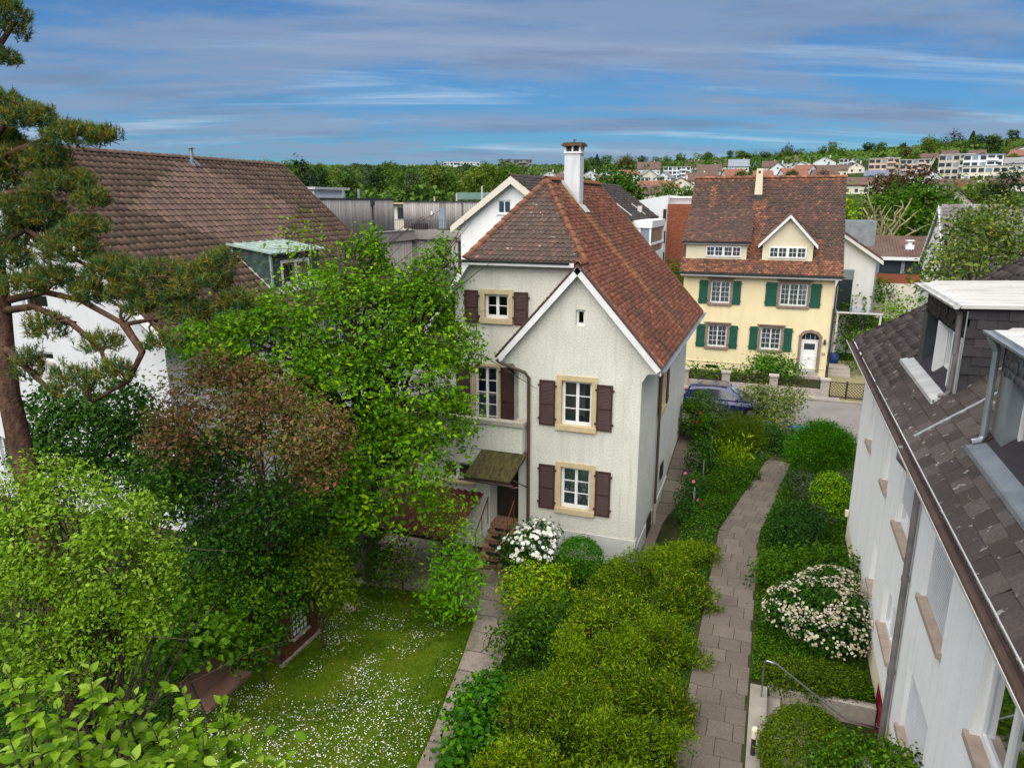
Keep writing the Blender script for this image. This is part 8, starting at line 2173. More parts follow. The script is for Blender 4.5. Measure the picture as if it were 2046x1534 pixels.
WG = thing('white_gable_house', 'long white house with gable and cream bargeboards behind the harled house', 'house', (-21, 75, 0))
FG = Frame((0, 58, 0), (1, 0, 0))
wall('gable_wall', FG, [(-26.1, 0), (-16.4, 0), (-16.4, 8.75), (-21.25, 12.3), (-26.1, 8.75)], [rect(-22.65, -21.43, 9.65, 10.8), rect(-24.1, -23.2, 6.6, 7.75)], 'white_render', WG, 0.15)
obj('side_wall', MB().add([(-16.4, 58, 0), (-16.4, 101, 0), (-16.4, 101, 8.7), (-16.4, 58, 8.7)], [(0, 1, 2, 3)]).add([(-26.1, 58, 0), (-26.1, 101, 0), (-26.1, 101, 8.7), (-26.1, 58, 8.7)], [(3, 2, 1, 0)]), 'white_render', WG)
obj('room', MB().box(-26, -16.5, 59, 59.1, 0, 8.7).box(-24, -19, 59, 59.1, 8.7, 11), 'dark_wood', WG)
window(FG, -22.65, -21.43, 9.65, 10.8, WG, cas=2, rows=1, back=0.08, fw=0.07, sill='white_board')
window(FG, -24.1, -23.2, 6.6, 7.75, WG, cas=1, rows=1, back=0.08, fw=0.07)
m = MB()
slab(m, [(-26.75, 57.4, 8.65), (-21.25, 57.4, 12.72), (-21.25, 101.5, 12.72), (-26.75, 101.5, 8.65)], 0.15)
slab(m, [(-21.25, 57.4, 12.72), (-15.75, 57.4, 8.65), (-15.75, 101.5, 8.65), (-21.25, 101.5, 12.72)], 0.15)
gr_ = obj('roof', m, 'far_roof_grey', WG)
sg = Vector((-5.5, 0, 4.07)).normalized()
lay_tiles('roof_tile', gr_, 'slate', tile_template(0.5, 0.5, 0.02, lift=0.03), (-15.75, 57.4, 8.67), (0, 1, 0), sg, 44, 6.8, 0.52, 0.42, lambda a, b: 0.1 < a < 43.9 and b < 6.75, 0)
for s_ in (-1, 1):
    a, b = Vector((-21.25, 57.36, 12.72)), Vector((-21.25 + s_ * 5.55, 57.36, 8.61))
    obj('bargeboard', MB().prism([a, b, b - Vector((0, 0, 0.55)), a - Vector((0, 0, 0.62))], (0, 0.09, 0)), 'cream_plain', gr_)
m = MB()
for y in (66, 75, 84, 93):
    m.prism([(-18.0, y, 10.42), (-16.2, y, 9.08), (-16.2, y + 0.25, 9.08), (-18.0, y + 0.25, 10.42)], (0.02, 0, 0.1))
obj('snow_guard', m, 'zinc_pale', gr_)
obj('roof_vent', MB().box(-17.0, -16.5, 92, 92.5, 9.4, 10.2), 'zinc_pale', gr_)
gb = obj('glazed_bay', MB().box(-16.4, -13.6, 83, 93, 7.8, 8.6).box(-16.4, -13.7, 83.1, 92.9, 0.2, 4.9).box(-13.9, -13.7, 83.1, 83.3, 4.9, 7.8).box(-13.9, -13.7, 92.7, 92.9, 4.9, 7.8).box(-16.4, -14.9, 83.1, 83.3, 4.9, 7.8).box(-16.4, -13.66, 83.05, 92.95, 5.8, 6.0), 'white_paint', WG)
for k in range(5):
    obj('pane', MB().box(-13.86, -13.82, 83.4 + 1.87 * k, 85.2 + 1.87 * k, 4.95, 7.75), 'green_glass', gb)
obj('pane', MB().box(-14.85, -13.95, 83.2, 83.24, 4.95, 7.75), 'blue_glass', gb)

BB = thing('brick_building', 'flat-roofed white and red brick building left of the yellow house', 'building', (-14, 108, 0))
bw_ = obj('brick_wall', MB().box(-15.0, -10.6, 104, 116, 0, 10.38), 'brick', BB)
nb = []
for r_ in range(64):       # courses of brick, too fine to pick apart: one part
    for c_ in range(18):
        nb.append((-15.0 + (c_ + 0.5 * (r_ % 2)) * 0.25, 0.15 + r_ * 0.16))
nb = np.array([p for p in nb if p[0] < -10.8])
bv = np.array([(x, y, z) for z in (0, 0.145) for y in (0, -0.02) for x in (0, 0.235)])
q = np.array([(0, 1, 5, 4), (2, 6, 7, 3), (4, 5, 7, 6), (0, 2, 3, 1), (0, 4, 6, 2), (1, 3, 7, 5)])
Vb = (bv[None] + np.stack([nb[:, 0], np.full(len(nb), 103.995), nb[:, 1]], 1)[:, None]).reshape(-1, 3)
npobj('bricks', Vb, (q[None] + (np.arange(len(nb)) * 8)[:, None, None]).reshape(-1, 4), 'brick', bw_, np.repeat(RNG.random(len(nb)), 6), 'stuff')
obj('white_wall', MB().prism([(-21.5, 104.5, 0), (-15.02, 104.5, 0), (-15.02, 104.5, 11.6), (-21.5, 104.5, 10.5)], (0, 12, 0)).box(-15.02, -10.6, 106, 116, 10.4, 11.2), 'pale_plain', BB)
obj('parapet', MB().box(-15.4, -10.4, 105.5, 116, 11.2, 11.45), 'white_paint', BB)
m = MB()
for i in range(18):
    m.box(-15.0 + i * 0.25, -14.96 + i * 0.25, 104.1, 104.14, 10.4, 11.0)
m.box(-15, -10.6, 104.09, 104.15, 11.0, 11.06)
obj('railing', m, 'pale_plain', BB)
for z in (8.0, 5.0, 2.0):
    obj('window', MB().box(-15.65, -15.2, 104.44, 104.5, z, z + 1.7), 'dark_glass', BB)

# right rear: white house with zinc box, long low schoolhouse, pale gabled house
WR = thing('white_lean_house', 'white house with sloping roof and dark zinc box right of the yellow house', 'house', (5, 58, 0))
obj('wall', MB().prism([(1.0, 56, 0), (6.65, 56, 0), (6.65, 56, 6.8), (4.2, 56, 8.45), (1.0, 56, 9.5)], (0, 9, 0)), 'white_render', WR)
rw = obj('roof', MB().prism([(6.9, 55.6, 6.65), (6.9, 55.6, 6.85), (4.2, 55.6, 8.72), (1.0, 55.6, 9.8), (1.0, 55.6, 9.5), (4.2, 55.6, 8.5)], (0, 9.8, 0)), 'tile_brown', WR)
obj('verge', MB().prism([(6.95, 55.55, 6.4), (6.95, 55.55, 6.66), (4.2, 55.55, 8.52), (4.2, 55.55, 8.3)], (0, 0.06, 0)), 'white_board', rw)
obj('zinc_box', MB().box(3.0, 6.4, 57.0, 60, 7.6, 9.35), 'zinc', WR)
wl = obj('window', MB().box(4.3, 5.2, 55.93, 56.0, 3.3, 5.9), 'dark_glass', WR)
obj('blind', MB().box(4.28, 5.22, 55.9, 55.93, 5.3, 6.0), 'zinc', wl)
obj('downpipe', MB().tube([(6.6, 55.9, 6.6), (6.6, 55.9, 0)], 0.05, 6), 'zinc', WR)
PG = thing('glass_canopy', 'white-framed glass terrace canopy behind the yellow house', 'canopy', (5.6, 54.6, 0))
pf = MB()
for k in range(4):
    pf.box(4.2 + k * 0.9, 4.26 + k * 0.9, 53.2, 55.9, 3.28, 3.36)
pf.box(4.15, 7.0, 53.15, 53.25, 3.26, 3.38).box(4.15, 7.0, 55.8, 55.9, 3.26, 3.38)
obj('frame', pf, 'white_paint', PG)
obj('glass_sheet', MB().box(4.2, 6.95, 53.2, 55.85, 3.381, 3.40), 'glass', PG)
for x in (4.25, 6.9):
    obj('post', MB().box(x - 0.06, x + 0.06, 53.2, 53.32, 0, 3.26), 'white_paint', PG)
SC = thing('low_schoolhouse', 'long low building with brown roof, dark window band and brick base', 'building', (11, 78, 0))
obj('wall', MB().box(6.5, 20, 75, 83, 0, 5.7), 'zinc_dark', SC)
obj('brick_band', MB().box(6.45, 20.05, 74.9, 75, 3.3, 4.15), 'brick', SC)
obj('base', MB().box(6.45, 20.05, 74.85, 75, 0, 3.28), 'cream_plain', SC)
for k in range(6):
    obj('window', MB().box(7.0 + k * 2.1, 8.7 + k * 2.1, 74.93, 75.0, 4.3, 5.5), 'dark_glass', SC)
    obj('pier', MB().box(8.75 + k * 2.1, 9.05 + k * 2.1, 74.9, 75.0, 4.2, 5.6), 'zinc', SC)
sr = obj('roof', MB().prism([(6.0, 74.4, 5.75), (20.5, 74.4, 5.75), (20.5, 79, 7.45), (6.0, 79, 7.45)], (0, 0, -0.12)).prism([(6.0, 83.6, 5.75), (20.5, 83.6, 5.75), (20.5, 79, 7.45), (6.0, 79, 7.45)], (0, 0, -0.12)), 'far_roof_brown', SC)
m = MB()
for i in range(58):
    x = 6.0 + i * 0.25
    m.prism([(x, 74.4, 5.755), (x + 0.1, 74.4, 5.755), (x + 0.1, 79, 7.455), (x, 79, 7.455)], (0, 0, 0.05))
o = obj('roof_ribs', m, 'far_roof_brown', sr, kind='stuff')
obj('fascia', MB().box(6.0, 20.5, 74.36, 74.4, 5.45, 5.75), 'white_board', sr)
obj('roof_fan', MB().box(11.2, 11.9, 76.0, 76.7, 6.3, 6.75).tube([(11.55, 76.35, 6.75), (11.55, 76.35, 7.1)], 0.2, 8).tube([(11.55, 76.35, 7.1), (11.55, 76.35, 7.2)], 0.4, 8), 'white_paint', sr)
PH = thing('pale_gabled_house', 'white house with grey tiled roof half hidden by the walnut tree', 'house', (14, 58, 0))
obj('wall', MB().prism([(10.4, 54.2, 0), (10.4, 61.8, 0), (10.4, 61.8, 6.6), (10.4, 58, 10.0), (10.4, 54.2, 6.6)], (14, 0, 0)), 'white_render', PH)
m = MB()
slab(m, [(10.25, 53.6, 6.2), (25, 53.6, 6.2), (25, 58, 10.35), (10.25, 58, 10.35)], 0.15)
slab(m, [(10.25, 58, 10.35), (25, 58, 10.35), (25, 62.4, 6.2), (10.25, 62.4, 6.2)], 0.15)
pr_ = obj('roof', m, 'far_roof_grey', PH)
sp = Vector((0, 4.4, 4.15)).normalized()
lay_tiles('roof_tile', pr_, 'slate_pale', tile_template(0.34, 0.44, 0.02, wave=0.03, lift=0.03), (10.25, 53.6, 6.22), (1, 0, 0), sp, 14.8, 6.04, 0.34, 0.36, lambda a, b: 0.1 < a < 14.6 and b < 6.0, 0, stagger=False)
obj('verge', MB().prism([(10.2, 53.55, 6.0), (10.2, 53.55, 6.25), (10.2, 58, 10.4), (10.2, 62.45, 6.25), (10.2, 62.45, 6.0), (10.2, 58, 10.1)], (0.05, 0, 0)), 'white_board', pr_)
obj('chimney', MB().box(20.0, 21.6, 57.6, 58.6, 9.8, 11.4).tube([(20.4, 58.1, 11.4), (20.4, 58.1, 11.9)], 0.12, 6).tube([(21.2, 58.1, 11.4), (21.2, 58.1, 11.9)], 0.12, 6), 'white_paint', pr_)
SG = thing('far_gable_house', 'small cream gable with brown roof peeping above the grey tiled roof', 'house', (22, 110, 0))
obj('wall', MB().prism([(17.5, 108, 0), (24.5, 108, 0), (24.5, 108, 9.0), (21, 108, 12.2), (17.5, 108, 9.0)], (0, 9, 0)), 'cream_plain', SG)
obj('roof', MB().prism([(17.0, 107.7, 8.8), (21, 107.7, 12.5), (25, 107.7, 8.8), (25, 107.7, 8.6), (21, 107.7, 12.25), (17, 107.7, 8.6)], (0, 9.8, 0)), 'far_roof_brown', SG)
obj('window', MB().box(20.7, 21.2, 107.95, 108, 10.4, 10.9), 'dark_glass', SG)
obj('chimney', MB().box(21.6, 22.4, 112, 112.8, 11, 13.2), 'far_roof_red', SG)

# ================================================================== houses on the hillside
HN = {'gable': 'hillside_house', 'front': 'hillside_house', 'flat': 'hillside_block'}
for (p, W, Hh, kind, wm, rm, rz, lab) in FAR_HOUSES:
    W, Hh = W * 1.15, max(Hh, 3.2) * 1.2
    T = thing(HN[kind], lab, 'house' if kind != 'flat' else 'building', (p[0], p[1], p[2] - 1.0), None, rz)
    dp = max(8.0, W * 0.8)
    w = W / 2
    if kind == 'flat':
        st_ = max(1, round((Hh + 1) / 3.0))
        hh = (Hh + 1.0)
        obj('wall', MB().box(-w, w, 0, dp, 0, hh), wm, T, local=True)
        obj('roof', MB().box(-w - 0.3, w + 0.3, -0.3, dp + 0.3, hh, hh + 0.25), rm, T, local=True)
        cols = max(3, int(W / 2.6))
        for s_ in range(st_):
            z = 1.0 + s_ * (hh - 0.6) / st_
            for c in range(cols):
                x = -w + W * (c + 0.5) / cols
                bw = W / cols * (0.36 if c % 3 else 0.42)
                obj('window', MB().box(x - bw, x + bw, -0.06, 0.02, z + 0.3, z + 1.9), 'dark_glass' if (c + s_) % 4 else 'blue_glass', T, local=True)
            if W > 9:
                obj('balcony', MB().box(w * 0.2, w * 0.75, -1.3, 0, z - 0.15, z + 0.0).box(w * 0.2, w * 0.75, -1.3, -1.22, z, z + 0.9), wm, T, local=True)
    else:
        eh = 1.0 + Hh * 0.55
        rh = 1.0 + Hh
        if kind == 'front':
            obj('wall', MB().prism([(-w, 0, 0), (w, 0, 0), (w, 0, eh), (0, 0, rh - 0.2), (-w, 0, eh)], (0, dp, 0)), wm, T, local=True)
            m = MB()
            m.prism([(-w - 0.5, -0.5, eh - 0.3), (0, -0.5, rh), (w + 0.5, -0.5, eh - 0.3), (w + 0.5, -0.5, eh - 0.6), (0, -0.5, rh - 0.3), (-w - 0.5, -0.5, eh - 0.6)], (0, dp + 1, 0))
            obj('roof', m, rm, T, local=True)
        else:
            obj('wall', MB().prism([(-w + 0.4, 0, 0), (-w + 0.4, dp, 0), (-w + 0.4, dp, eh), (-w + 0.4, dp / 2, rh - 0.3), (-w + 0.4, 0, eh)], (W - 0.8, 0, 0)), wm, T, local=True)
            obj('roof', MB().prism([(-w, -0.7, eh - 0.4), (w, -0.7, eh - 0.4), (w, dp / 2, rh), (-w, dp / 2, rh)], (0, 0, 0.25)).prism([(-w, dp + 0.7, eh - 0.4), (w, dp + 0.7, eh - 0.4), (w, dp / 2, rh), (-w, dp / 2, rh)], (0, 0, 0.25)), rm, T, local=True)
        cols = max(2, int(W / 3.0))
        rows = max(1, int((eh - 1.0) / 2.5))
        for s_ in range(rows):
            for c in range(cols):
                x = -w + W * (c + 0.5) / cols
                z = 1.2 + s_ * 2.6
                obj('window', MB().box(x - 0.6, x + 0.6, -0.05, 0.02, z, z + 1.3), 'dark_glass', T, local=True)
        if kind == 'front':
            obj('window', MB().box(-0.5, 0.5, -0.05, 0.02, eh + 0.1, eh + 1.0), 'dark_glass', T, local=True)
        obj('chimney', MB().box(w * 0.4, w * 0.4 + 0.7, dp * 0.5, dp * 0.5 + 0.7, rh - 1.0, rh + 0.9), wm, T, local=True)

# ================================================================== trees on the hills: six crowns shared by single trees
def far_crown(kind):
    if kind == 'fir':
        P, Nn = [], []
        for i in range(420):
            t = RNG.random() ** 0.7
            a = RNG.random() * 6.283
            r = (1 - t) * 0.30 * (0.75 + 0.5 * RNG.random()) + 0.01
            P.append((r * math.cos(a), r * math.sin(a), 0.08 + t * 0.92))
            Nn.append((math.cos(a), math.sin(a), 0.7))
        P, Nn = np.array(P), unit(np.array(Nn))
        V, F = leaf_geo(P, unit(Nn + RNG.normal(0, 0.3, P.shape)), 0.12, 0.06, droop=2.0)
        return V, F, np.repeat(RNG.random(len(P)), 2)
    bl = []
    wide = {'round': 0.42, 'tall': 0.28, 'broad': 0.55}[kind]
    for i in range(9):
        a = RNG.random() * 6.283
        r = wide * 0.55 * RNG.random() ** 0.5
        z = 0.32 + 0.5 * RNG.random()
        s = wide * (0.38 + 0.25 * RNG.random())
        bl.append((r * math.cos(a), r * math.sin(a), z, s, s, s * 0.9))
    bl.append((0, 0, 0.78, wide * 0.5, wide * 0.5, 0.2))
    return foliage(bl, 1500, 0.062, lpc=7, rcl=0.045, inner=0.6, lump=0.3, clump=0.18)


CROWNS = []
for kind, mat in (('round', 'leaf_far_a'), ('broad', 'leaf_far_a'), ('tall', 'leaf_far_b'), ('round', 'leaf_far_b'), ('tall', 'leaf_far_a'), ('fir', 'leaf_far_c'), ('round', 'leaf_far_c'), ('broad', 'leaf_far_b'), ('round', 'leaf_far_d'), ('round', 'leaf_far_e'), ('tall', 'leaf_far_c')):
    V, F, tn = far_crown(kind)
    me = npmesh('crown', V, F, tn)
    me.materials.append(MATS[mat])
    m = MB()
    m.tube([(0, 0, -0.05), (0.01, 0, 0.3), (0, 0.01, 0.75)], [0.022, 0.016, 0.005], 5)
    for q in range(5):
        a = q * 1.3
        m.tube([(0, 0, 0.3 + q * 0.06), (0.15 * math.cos(a), 0.15 * math.sin(a), 0.5 + q * 0.06)], [0.008, 0.002], 4)
    tm = bpy.data.meshes.new('trunk')
    tm.from_pydata(m.v, [], m.f)
    tm.materials.append(MATS['bark'])
    CROWNS.append((kind, me, tm))
FARN = {'round': ('broadleaf_tree', 'round tree'), 'broad': ('broadleaf_tree', 'spreading tree'), 'tall': ('broadleaf_tree', 'slender tree'), 'fir': ('fir_tree', 'dark pointed fir')}
FTREES = []


def far_tree(x, y, h, ci, where, group, z=None):
    kind, me, tm = CROWNS[ci]
    nm, lb = FARN[kind]
    z = float(hill_z(x, y)) - 0.7 if z is None else z
    hue = {0: 'mid-green ', 1: 'mid-green ', 2: 'yellow-green ', 3: 'yellow-green ', 4: 'mid-green ', 5: '', 6: 'dark-green ', 7: 'yellow-green ', 8: 'silvery ', 9: 'reddish-brown ', 10: 'dark-green '}[ci]
    T = thing(nm, hue + lb + ' ' + where, 'tree', (x, y, z), group, random.random() * 6.28)
    FTREES.append((math.atan2(x, y), T))
    s = (h * random.uniform(0.85, 1.15), h * random.uniform(0.85, 1.15), h)
    share('crown', me, T, scale=s)
    share('trunk', tm, T, scale=s)


HXY = [(p[0], p[1], max(W, 8)) for p, W, *_ in FAR_HOUSES]


def clear(x, y, h):
    """keep trees off the houses and out of the sight line just in front of them"""
    d = math.hypot(x, y)
    a = math.atan2(x, y)
    for hx, hy, w in HXY:
        hd = math.hypot(hx, hy)
        ha = math.atan2(hx, hy)
        if abs(a - ha) * hd < w * 0.55 + h * 0.3 and hd - 95 < d < hd + 14:
            return False
    return True


PAL_WOOD = (0, 1, 2, 3, 4, 0, 6, 7, 10, 2, 0, 8)
PAL_HILL = (0, 1, 3, 4, 6, 5, 0, 7, 10, 6, 0, 9)
# landmarks in front of the hills, by direction, so that each tree can be told by what it stands over
MARKS = ((-37.5, "beside the brown roof's verge"), (-34, "over the white roof cabin"), (-31, "over the left timber block"), (-28, "over the gap of the timber blocks"), (-25.5, "over the right timber block's left end"), (-22.5, "over the right timber block's right end"), (-19.5, "over the white gable"), (-15.5, "about the harled house's chimney"),
         (-12.5, "right of the harled house's chimney"), (-9, "over the white and brick building"), (-6, "left of the yellow house's ridge"), (-2.5, "over the yellow house's left roof half"), (1.5, "over the yellow house's gabled dormer"), (5, "over the yellow house's right verge"), (8, "over the bare pollard"), (11, "over the pale gabled house"), (14, "by the beige apartments"), (90, "at the right edge"))
ROWS = ((330, 'low uphill '), (430, 'halfway uphill '), (520, 'high uphill '), (2000, 'on the skyline '))


def where(x, y):
    a, d = math.degrees(math.atan2(x, y)), math.hypot(x, y)
    return next(r for q, r in ROWS if d < q) + next(r for q, r in MARKS if a < q)


pts = []


def scatter(count, a0, a1, d0, d1, h0, h1, pal, gap, group):
    n = tries = 0
    while n < count and tries < count * 40:
        tries += 1
        a = R(random.uniform(a0, a1))
        d = math.sqrt(random.uniform(d0 * d0, d1 * d1))
        x, y = math.sin(a) * d, math.cos(a) * d
        h = random.uniform(h0, h1)
        if not clear(x, y, h) or any((x - p) ** 2 + (y - q) ** 2 < gap for p, q in pts):
            continue
        pts.append((x, y))
        far_tree(x, y, h, random.choice(pal), where(x, y), group)
        n += 1


scatter(46, -39.5, -19.8, 285, 380, 13, 18, PAL_WOOD, 60, 'trees of the wood on the left hill')
scatter(90, -39.5, -19.8, 380, 610, 10, 14, PAL_WOOD, 60, 'trees of the wood on the left hill')
scatter(75, -19.5, 16.5, 560, 690, 10, 18, PAL_HILL, 70, 'trees on the crest of the right hill')
scatter(70, -19.5, 16.5, 220, 540, 6, 10, PAL_HILL, 90, 'garden trees on the hillside')
for (x, y, h, ci, w_) in ((-95, 128, 10, 0, "behind the brown roof's verge"), (-84, 132, 9, 2, 'behind the white roof cabin'), (-74, 138, 10, 7, 'behind the left timber block'), (-66, 140, 8, 3, 'behind the gap of the timber blocks'), (-58, 146, 9, 0, 'behind the right timber block'), (-50, 150, 8, 1, "behind the white gable's left slope"), (-104, 120, 11, 6, 'behind the big brown roof'), (-42, 150, 9, 4, "behind the white gable's peak")):
    far_tree(x, y, h, ci, w_ + ', down on the flat', 'trees behind the timber-clad buildings', 0)
for (x, y, h, ci, w_) in ((-6, 118, 8, 0, "behind the yellow house's left verge"), (2, 130, 8, 6, "behind the yellow house's chimney"), (9, 122, 8, 3, "behind the yellow house's right verge"), (16, 128, 8, 0, 'behind the bare pollard'), (34, 118, 8, 7, "behind the grey tiled roof's left end"), (44, 128, 9, 0, 'behind the walnut tree'), (26, 140, 9, 6, 'behind the low schoolhouse'), (-14, 160, 7, 3, 'behind the brick building'), (50, 110, 8, 2, 'behind the umbrella pine'), (-30, 170, 8, 0, "behind the harled house's ridge")):
    far_tree(x, y, h, ci, w_ + ', down on the flat', 'trees behind the yellow house and its neighbours', 0)
# trees that would share a label are told apart by their order from left to right
ORD = ('leftmost', 'second from left', 'third from left', 'fourth from left', 'fifth from left', 'sixth from left', 'seventh from left')
byl = {}
for a_, T_ in FTREES:
    byl.setdefault(T_['label'], []).append((a_, T_))
for lab, q in byl.items():
    if 1 < len(q) < 8:
        q.sort(key=lambda e: e[0])
        for i_, (a_, T_) in enumerate(q):
            T_['label'] = lab + ', ' + ('rightmost' if i_ == len(q) - 1 else ORD[i_])
# more small houses between the gardens of the right hill
hn = {}
for k_ in range(34):
    for t_ in range(60):
        a_ = R(random.uniform(-16.5, 15))
        d_ = random.uniform(290, 560)
        x, y = math.sin(a_) * d_, math.cos(a_) * d_
        if all(abs(a_ - math.atan2(hx, hy)) * d_ > (w + 14) * 0.5 or abs(d_ - math.hypot(hx, hy)) > 55 for hx, hy, w in HXY) and all((x - p) ** 2 + (y - q) ** 2 > 50 for p, q in pts):
            break
    else:
        continue
    HXY.append((x, y, 11))
    wn, wm = random.choice((('white', 'pale_plain'), ('white', 'pale_plain'), ('cream', 'cream_plain'), ('beige', 'beige_plain')))
    rn, rm = random.choice((('brown', 'far_roof_brown'), ('brown', 'far_roof_brown'), ('red', 'far_roof_red'), ('grey', 'far_roof_grey')))
    lab = 'small %s %s-roofed house %s' % (wn, rn, where(x, y))
    w, dp, eh, rh = random.uniform(4.5, 6.5), 9.0, random.uniform(4.6, 6.2), 0
    rh = eh + random.uniform(2.4, 3.4)
    T = thing('hillside_house', lab, 'house', (x, y, float(hill_z(x, y)) - 1.2), 'small houses on the right hill', -a_ + random.uniform(-0.5, 0.5))
    FTREES.append((a_, T))
    hn.setdefault(lab, []).append((a_, T))
    if random.random() < 0.5:
        obj('wall', MB().prism([(-w, 0, 0), (w, 0, 0), (w, 0, eh), (0, 0, rh - 0.2), (-w, 0, eh)], (0, dp, 0)), wm, T, local=True)
        obj('roof', MB().prism([(-w - 0.5, -0.5, eh - 0.3), (0, -0.5, rh), (w + 0.5, -0.5, eh - 0.3), (w + 0.5, -0.5, eh - 0.6), (0, -0.5, rh - 0.3), (-w - 0.5, -0.5, eh - 0.6)], (0, dp + 1, 0)), rm, T, local=True)
    else:
        obj('wall', MB().prism([(-w, 0, 0), (-w, dp, 0), (-w, dp, eh), (-w, dp / 2, rh - 0.3), (-w, 0, eh)], (2 * w, 0, 0)), wm, T, local=True)
        obj('roof', MB().prism([(-w - 0.4, -0.7, eh - 0.4), (w + 0.4, -0.7, eh - 0.4), (w + 0.4, dp / 2, rh), (-w - 0.4, dp / 2, rh), (-w - 0.4, dp + 0.7, eh - 0.4), (w + 0.4, dp + 0.7, eh - 0.4)][:4], (0, 0, 0.25)).prism([(-w - 0.4, dp + 0.7, eh - 0.4), (w + 0.4, dp + 0.7, eh - 0.4), (w + 0.4, dp / 2, rh), (-w - 0.4, dp / 2, rh)], (0, 0, 0.25)), rm, T, local=True)
    for z in (1.6, 4.0)[:2 if eh > 5.2 else 1]:
        for c in range(3):
            xx_ = -w + 2 * w * (c + 0.5) / 3
            obj('window', MB().box(xx_ - 0.6, xx_ + 0.6, -0.05, 0.02, z, z + 1.3), 'dark_glass', T, local=True)
for lab, q in hn.items():
    if 1 < len(q) < 8:
        q.sort(key=lambda e: e[0])
        for i_, (a_, T_) in enumerate(q):
            T_['label'] = lab + ', ' + ('rightmost' if i_ == len(q) - 1 else ORD[i_])
# far woods beyond, one mass
V, F, tn = [], [], []
Ps, Ns = [], []
for i in range(40000):
    wood_ = i >= 26000       # the denser understorey of the left wood
    a = R(random.uniform(-41, -19.5) if wood_ else random.uniform(-60, 32))
    d = random.uniform(275, 560) if wood_ else random.uniform(560, 760)
    x, y = math.sin(a) * d, math.cos(a) * d
    if wood_ and not clear(x, y, 4):
        continue
    Ps.append((x, y, float(hill_z(x, y)) + random.random() ** 0.6 * (6 + 3 * math.sin(x * 0.21) * math.sin(y * 0.17) if wood_ else 9)))
Ps = np.array(Ps)
V, F = leaf_geo(Ps, unit(np.array((0, -0.4, 0.7)) + RNG.normal(0, 0.5, Ps.shape)), 2.6, 1.8)
o = npobj('distant_wood', V, F, 'leaf_far_a', None, np.repeat(np.clip(0.5 + 0.5 * vnoise(Ps[:, :2], 0.05, 4) * 2 + RNG.normal(0, 0.15, len(Ps)), 0, 0.99), 2), 'stuff')
tag(o, 'continuous distant wood along the crest of the hills', 'wood')

# bare pruned tree right of the yellow house
BT = thing('bare_pollard', 'leafless pale pollarded tree right of the yellow house', 'tree', (9.9, 84, 0))
m = MB()
base = Vector((9.9, 84, 0))
fork = Vector((9.9, 84, 6.5))
m.tube([base, fork], [0.35, 0.28], 8)
random.seed(5)
for k in range(11):
    a = k * 0.61 + random.random()
    e = fork + Vector((math.cos(a) * random.uniform(1.5, 3.6), math.sin(a) * 2, random.uniform(1.0, 5.0)))
    pl = limb(m, fork - Vector((0, 0, random.random() * 1.5)), e, 0.17, 0.07, 0.08, 5, 0.25, 6)
    for q in range(4):
        s0 = pl[2 + q % 4]
        limb(m, s0, s0 + Vector((random.gauss(0, 0.8), random.gauss(0, 0.8), random.uniform(0.3, 1.4))), 0.07, 0.03, 0.05, 3, 0.2, 5)
obj('trunk', m, 'bare_bark', BT, smooth=True)

# ================================================================== street furniture and garden things
FN = thing('garden_fence', 'concrete-pillared garden fence with dark lattice panels along the street', 'fence', (-1, 42.1, 0))
px_ = [-7.0, -4.55, -2.2, 0.42, 3.12]
for x in px_:
    obj('pillar', MB().box(x - 0.22, x + 0.22, 41.95, 42.35, 0, 1.0).box(x - 0.27, x + 0.27, 41.90, 42.40, 1.0, 1.10), 'grey_stone', FN)


def lattice(T, x0, x1, z0, z1, y=42.15, step=0.16, name='lattice'):
    m = MB()
    h = z1 - z0
    n = int((x1 - x0 + h) / step)
    for i in range(n + 1):
        for sgn in (1, -1):
            a = x0 - h + i * step if sgn > 0 else x0 + i * step
            b = a + h if sgn > 0 else a - h
            # clip to the panel
            za, zb = z0, z1
            if sgn > 0:
                if a < x0:
                    za, a = z0 + (x0 - a), x0
                if b > x1:
                    zb, b = z1 - (b - x1), x1
            else:
                if a > x1:
                    za, a = z0 + (a - x1), x1
                if b < x0:
                    zb, b = z1 - (x0 - b), x0
            if zb - za > 0.03:
                yy = y - 0.02 * sgn
                m.prism([(a - 0.016, yy, za), (a + 0.016, yy, za), (b + 0.016, yy, zb), (b - 0.016, yy, zb)], (0, 0.018, 0))
    m.box(x0, x1, y - 0.03, y + 0.03, z1 - 0.03, z1).box(x0, x1, y - 0.03, y + 0.03, z0, z0 + 0.04)
    o = obj(name, m, 'wood_dark_fence', T)
    o['kind'] = 'stuff'


plain('wood_dark_fence', (0.030, 0.020, 0.015), (0.055, 0.038, 0.030), 6, 0.8, 0.2)
for a, b in zip(px_[:-1], px_[1:]):
    obj('low_wall', MB().box(a + 0.22, b - 0.22, 42.0, 42.3, 0, 0.48), 'grey_stone', FN)
    lattice(FN, a + 0.24, b - 0.24, 0.50, 0.97)
GT = thing('lattice_gate', 'dark wooden double lattice gate right of the last concrete pillar', 'gate', (4.2, 42.15, 0))
for a, b in ((3.38, 4.18), (4.30, 5.10), (5.2, 6.0)):
    lattice(GT, a, b, 0.08, 0.95, name='gate_leaf')
for x in (3.36, 4.24, 5.14):
    obj('gate_post', MB().box(x - 0.05, x + 0.05, 42.1, 42.2, 0, 1.02), 'wood_dark_fence', GT)
PBX = thing('letter_box', 'red letter box at the end of the lattice gate', 'letter box', (5.25, 41.6, 0))
obj('body', MB().box(5.05, 5.4, 41.4, 41.75, 0.75, 1.35).prism([(5.03, 41.38, 1.35), (5.42, 41.38, 1.35), (5.225, 41.38, 1.45)], (0, 0.4, 0)), 'red_box', PBX)
obj('post', MB().box(5.17, 5.27, 41.5, 41.6, 0, 0.75), 'iron', PBX)
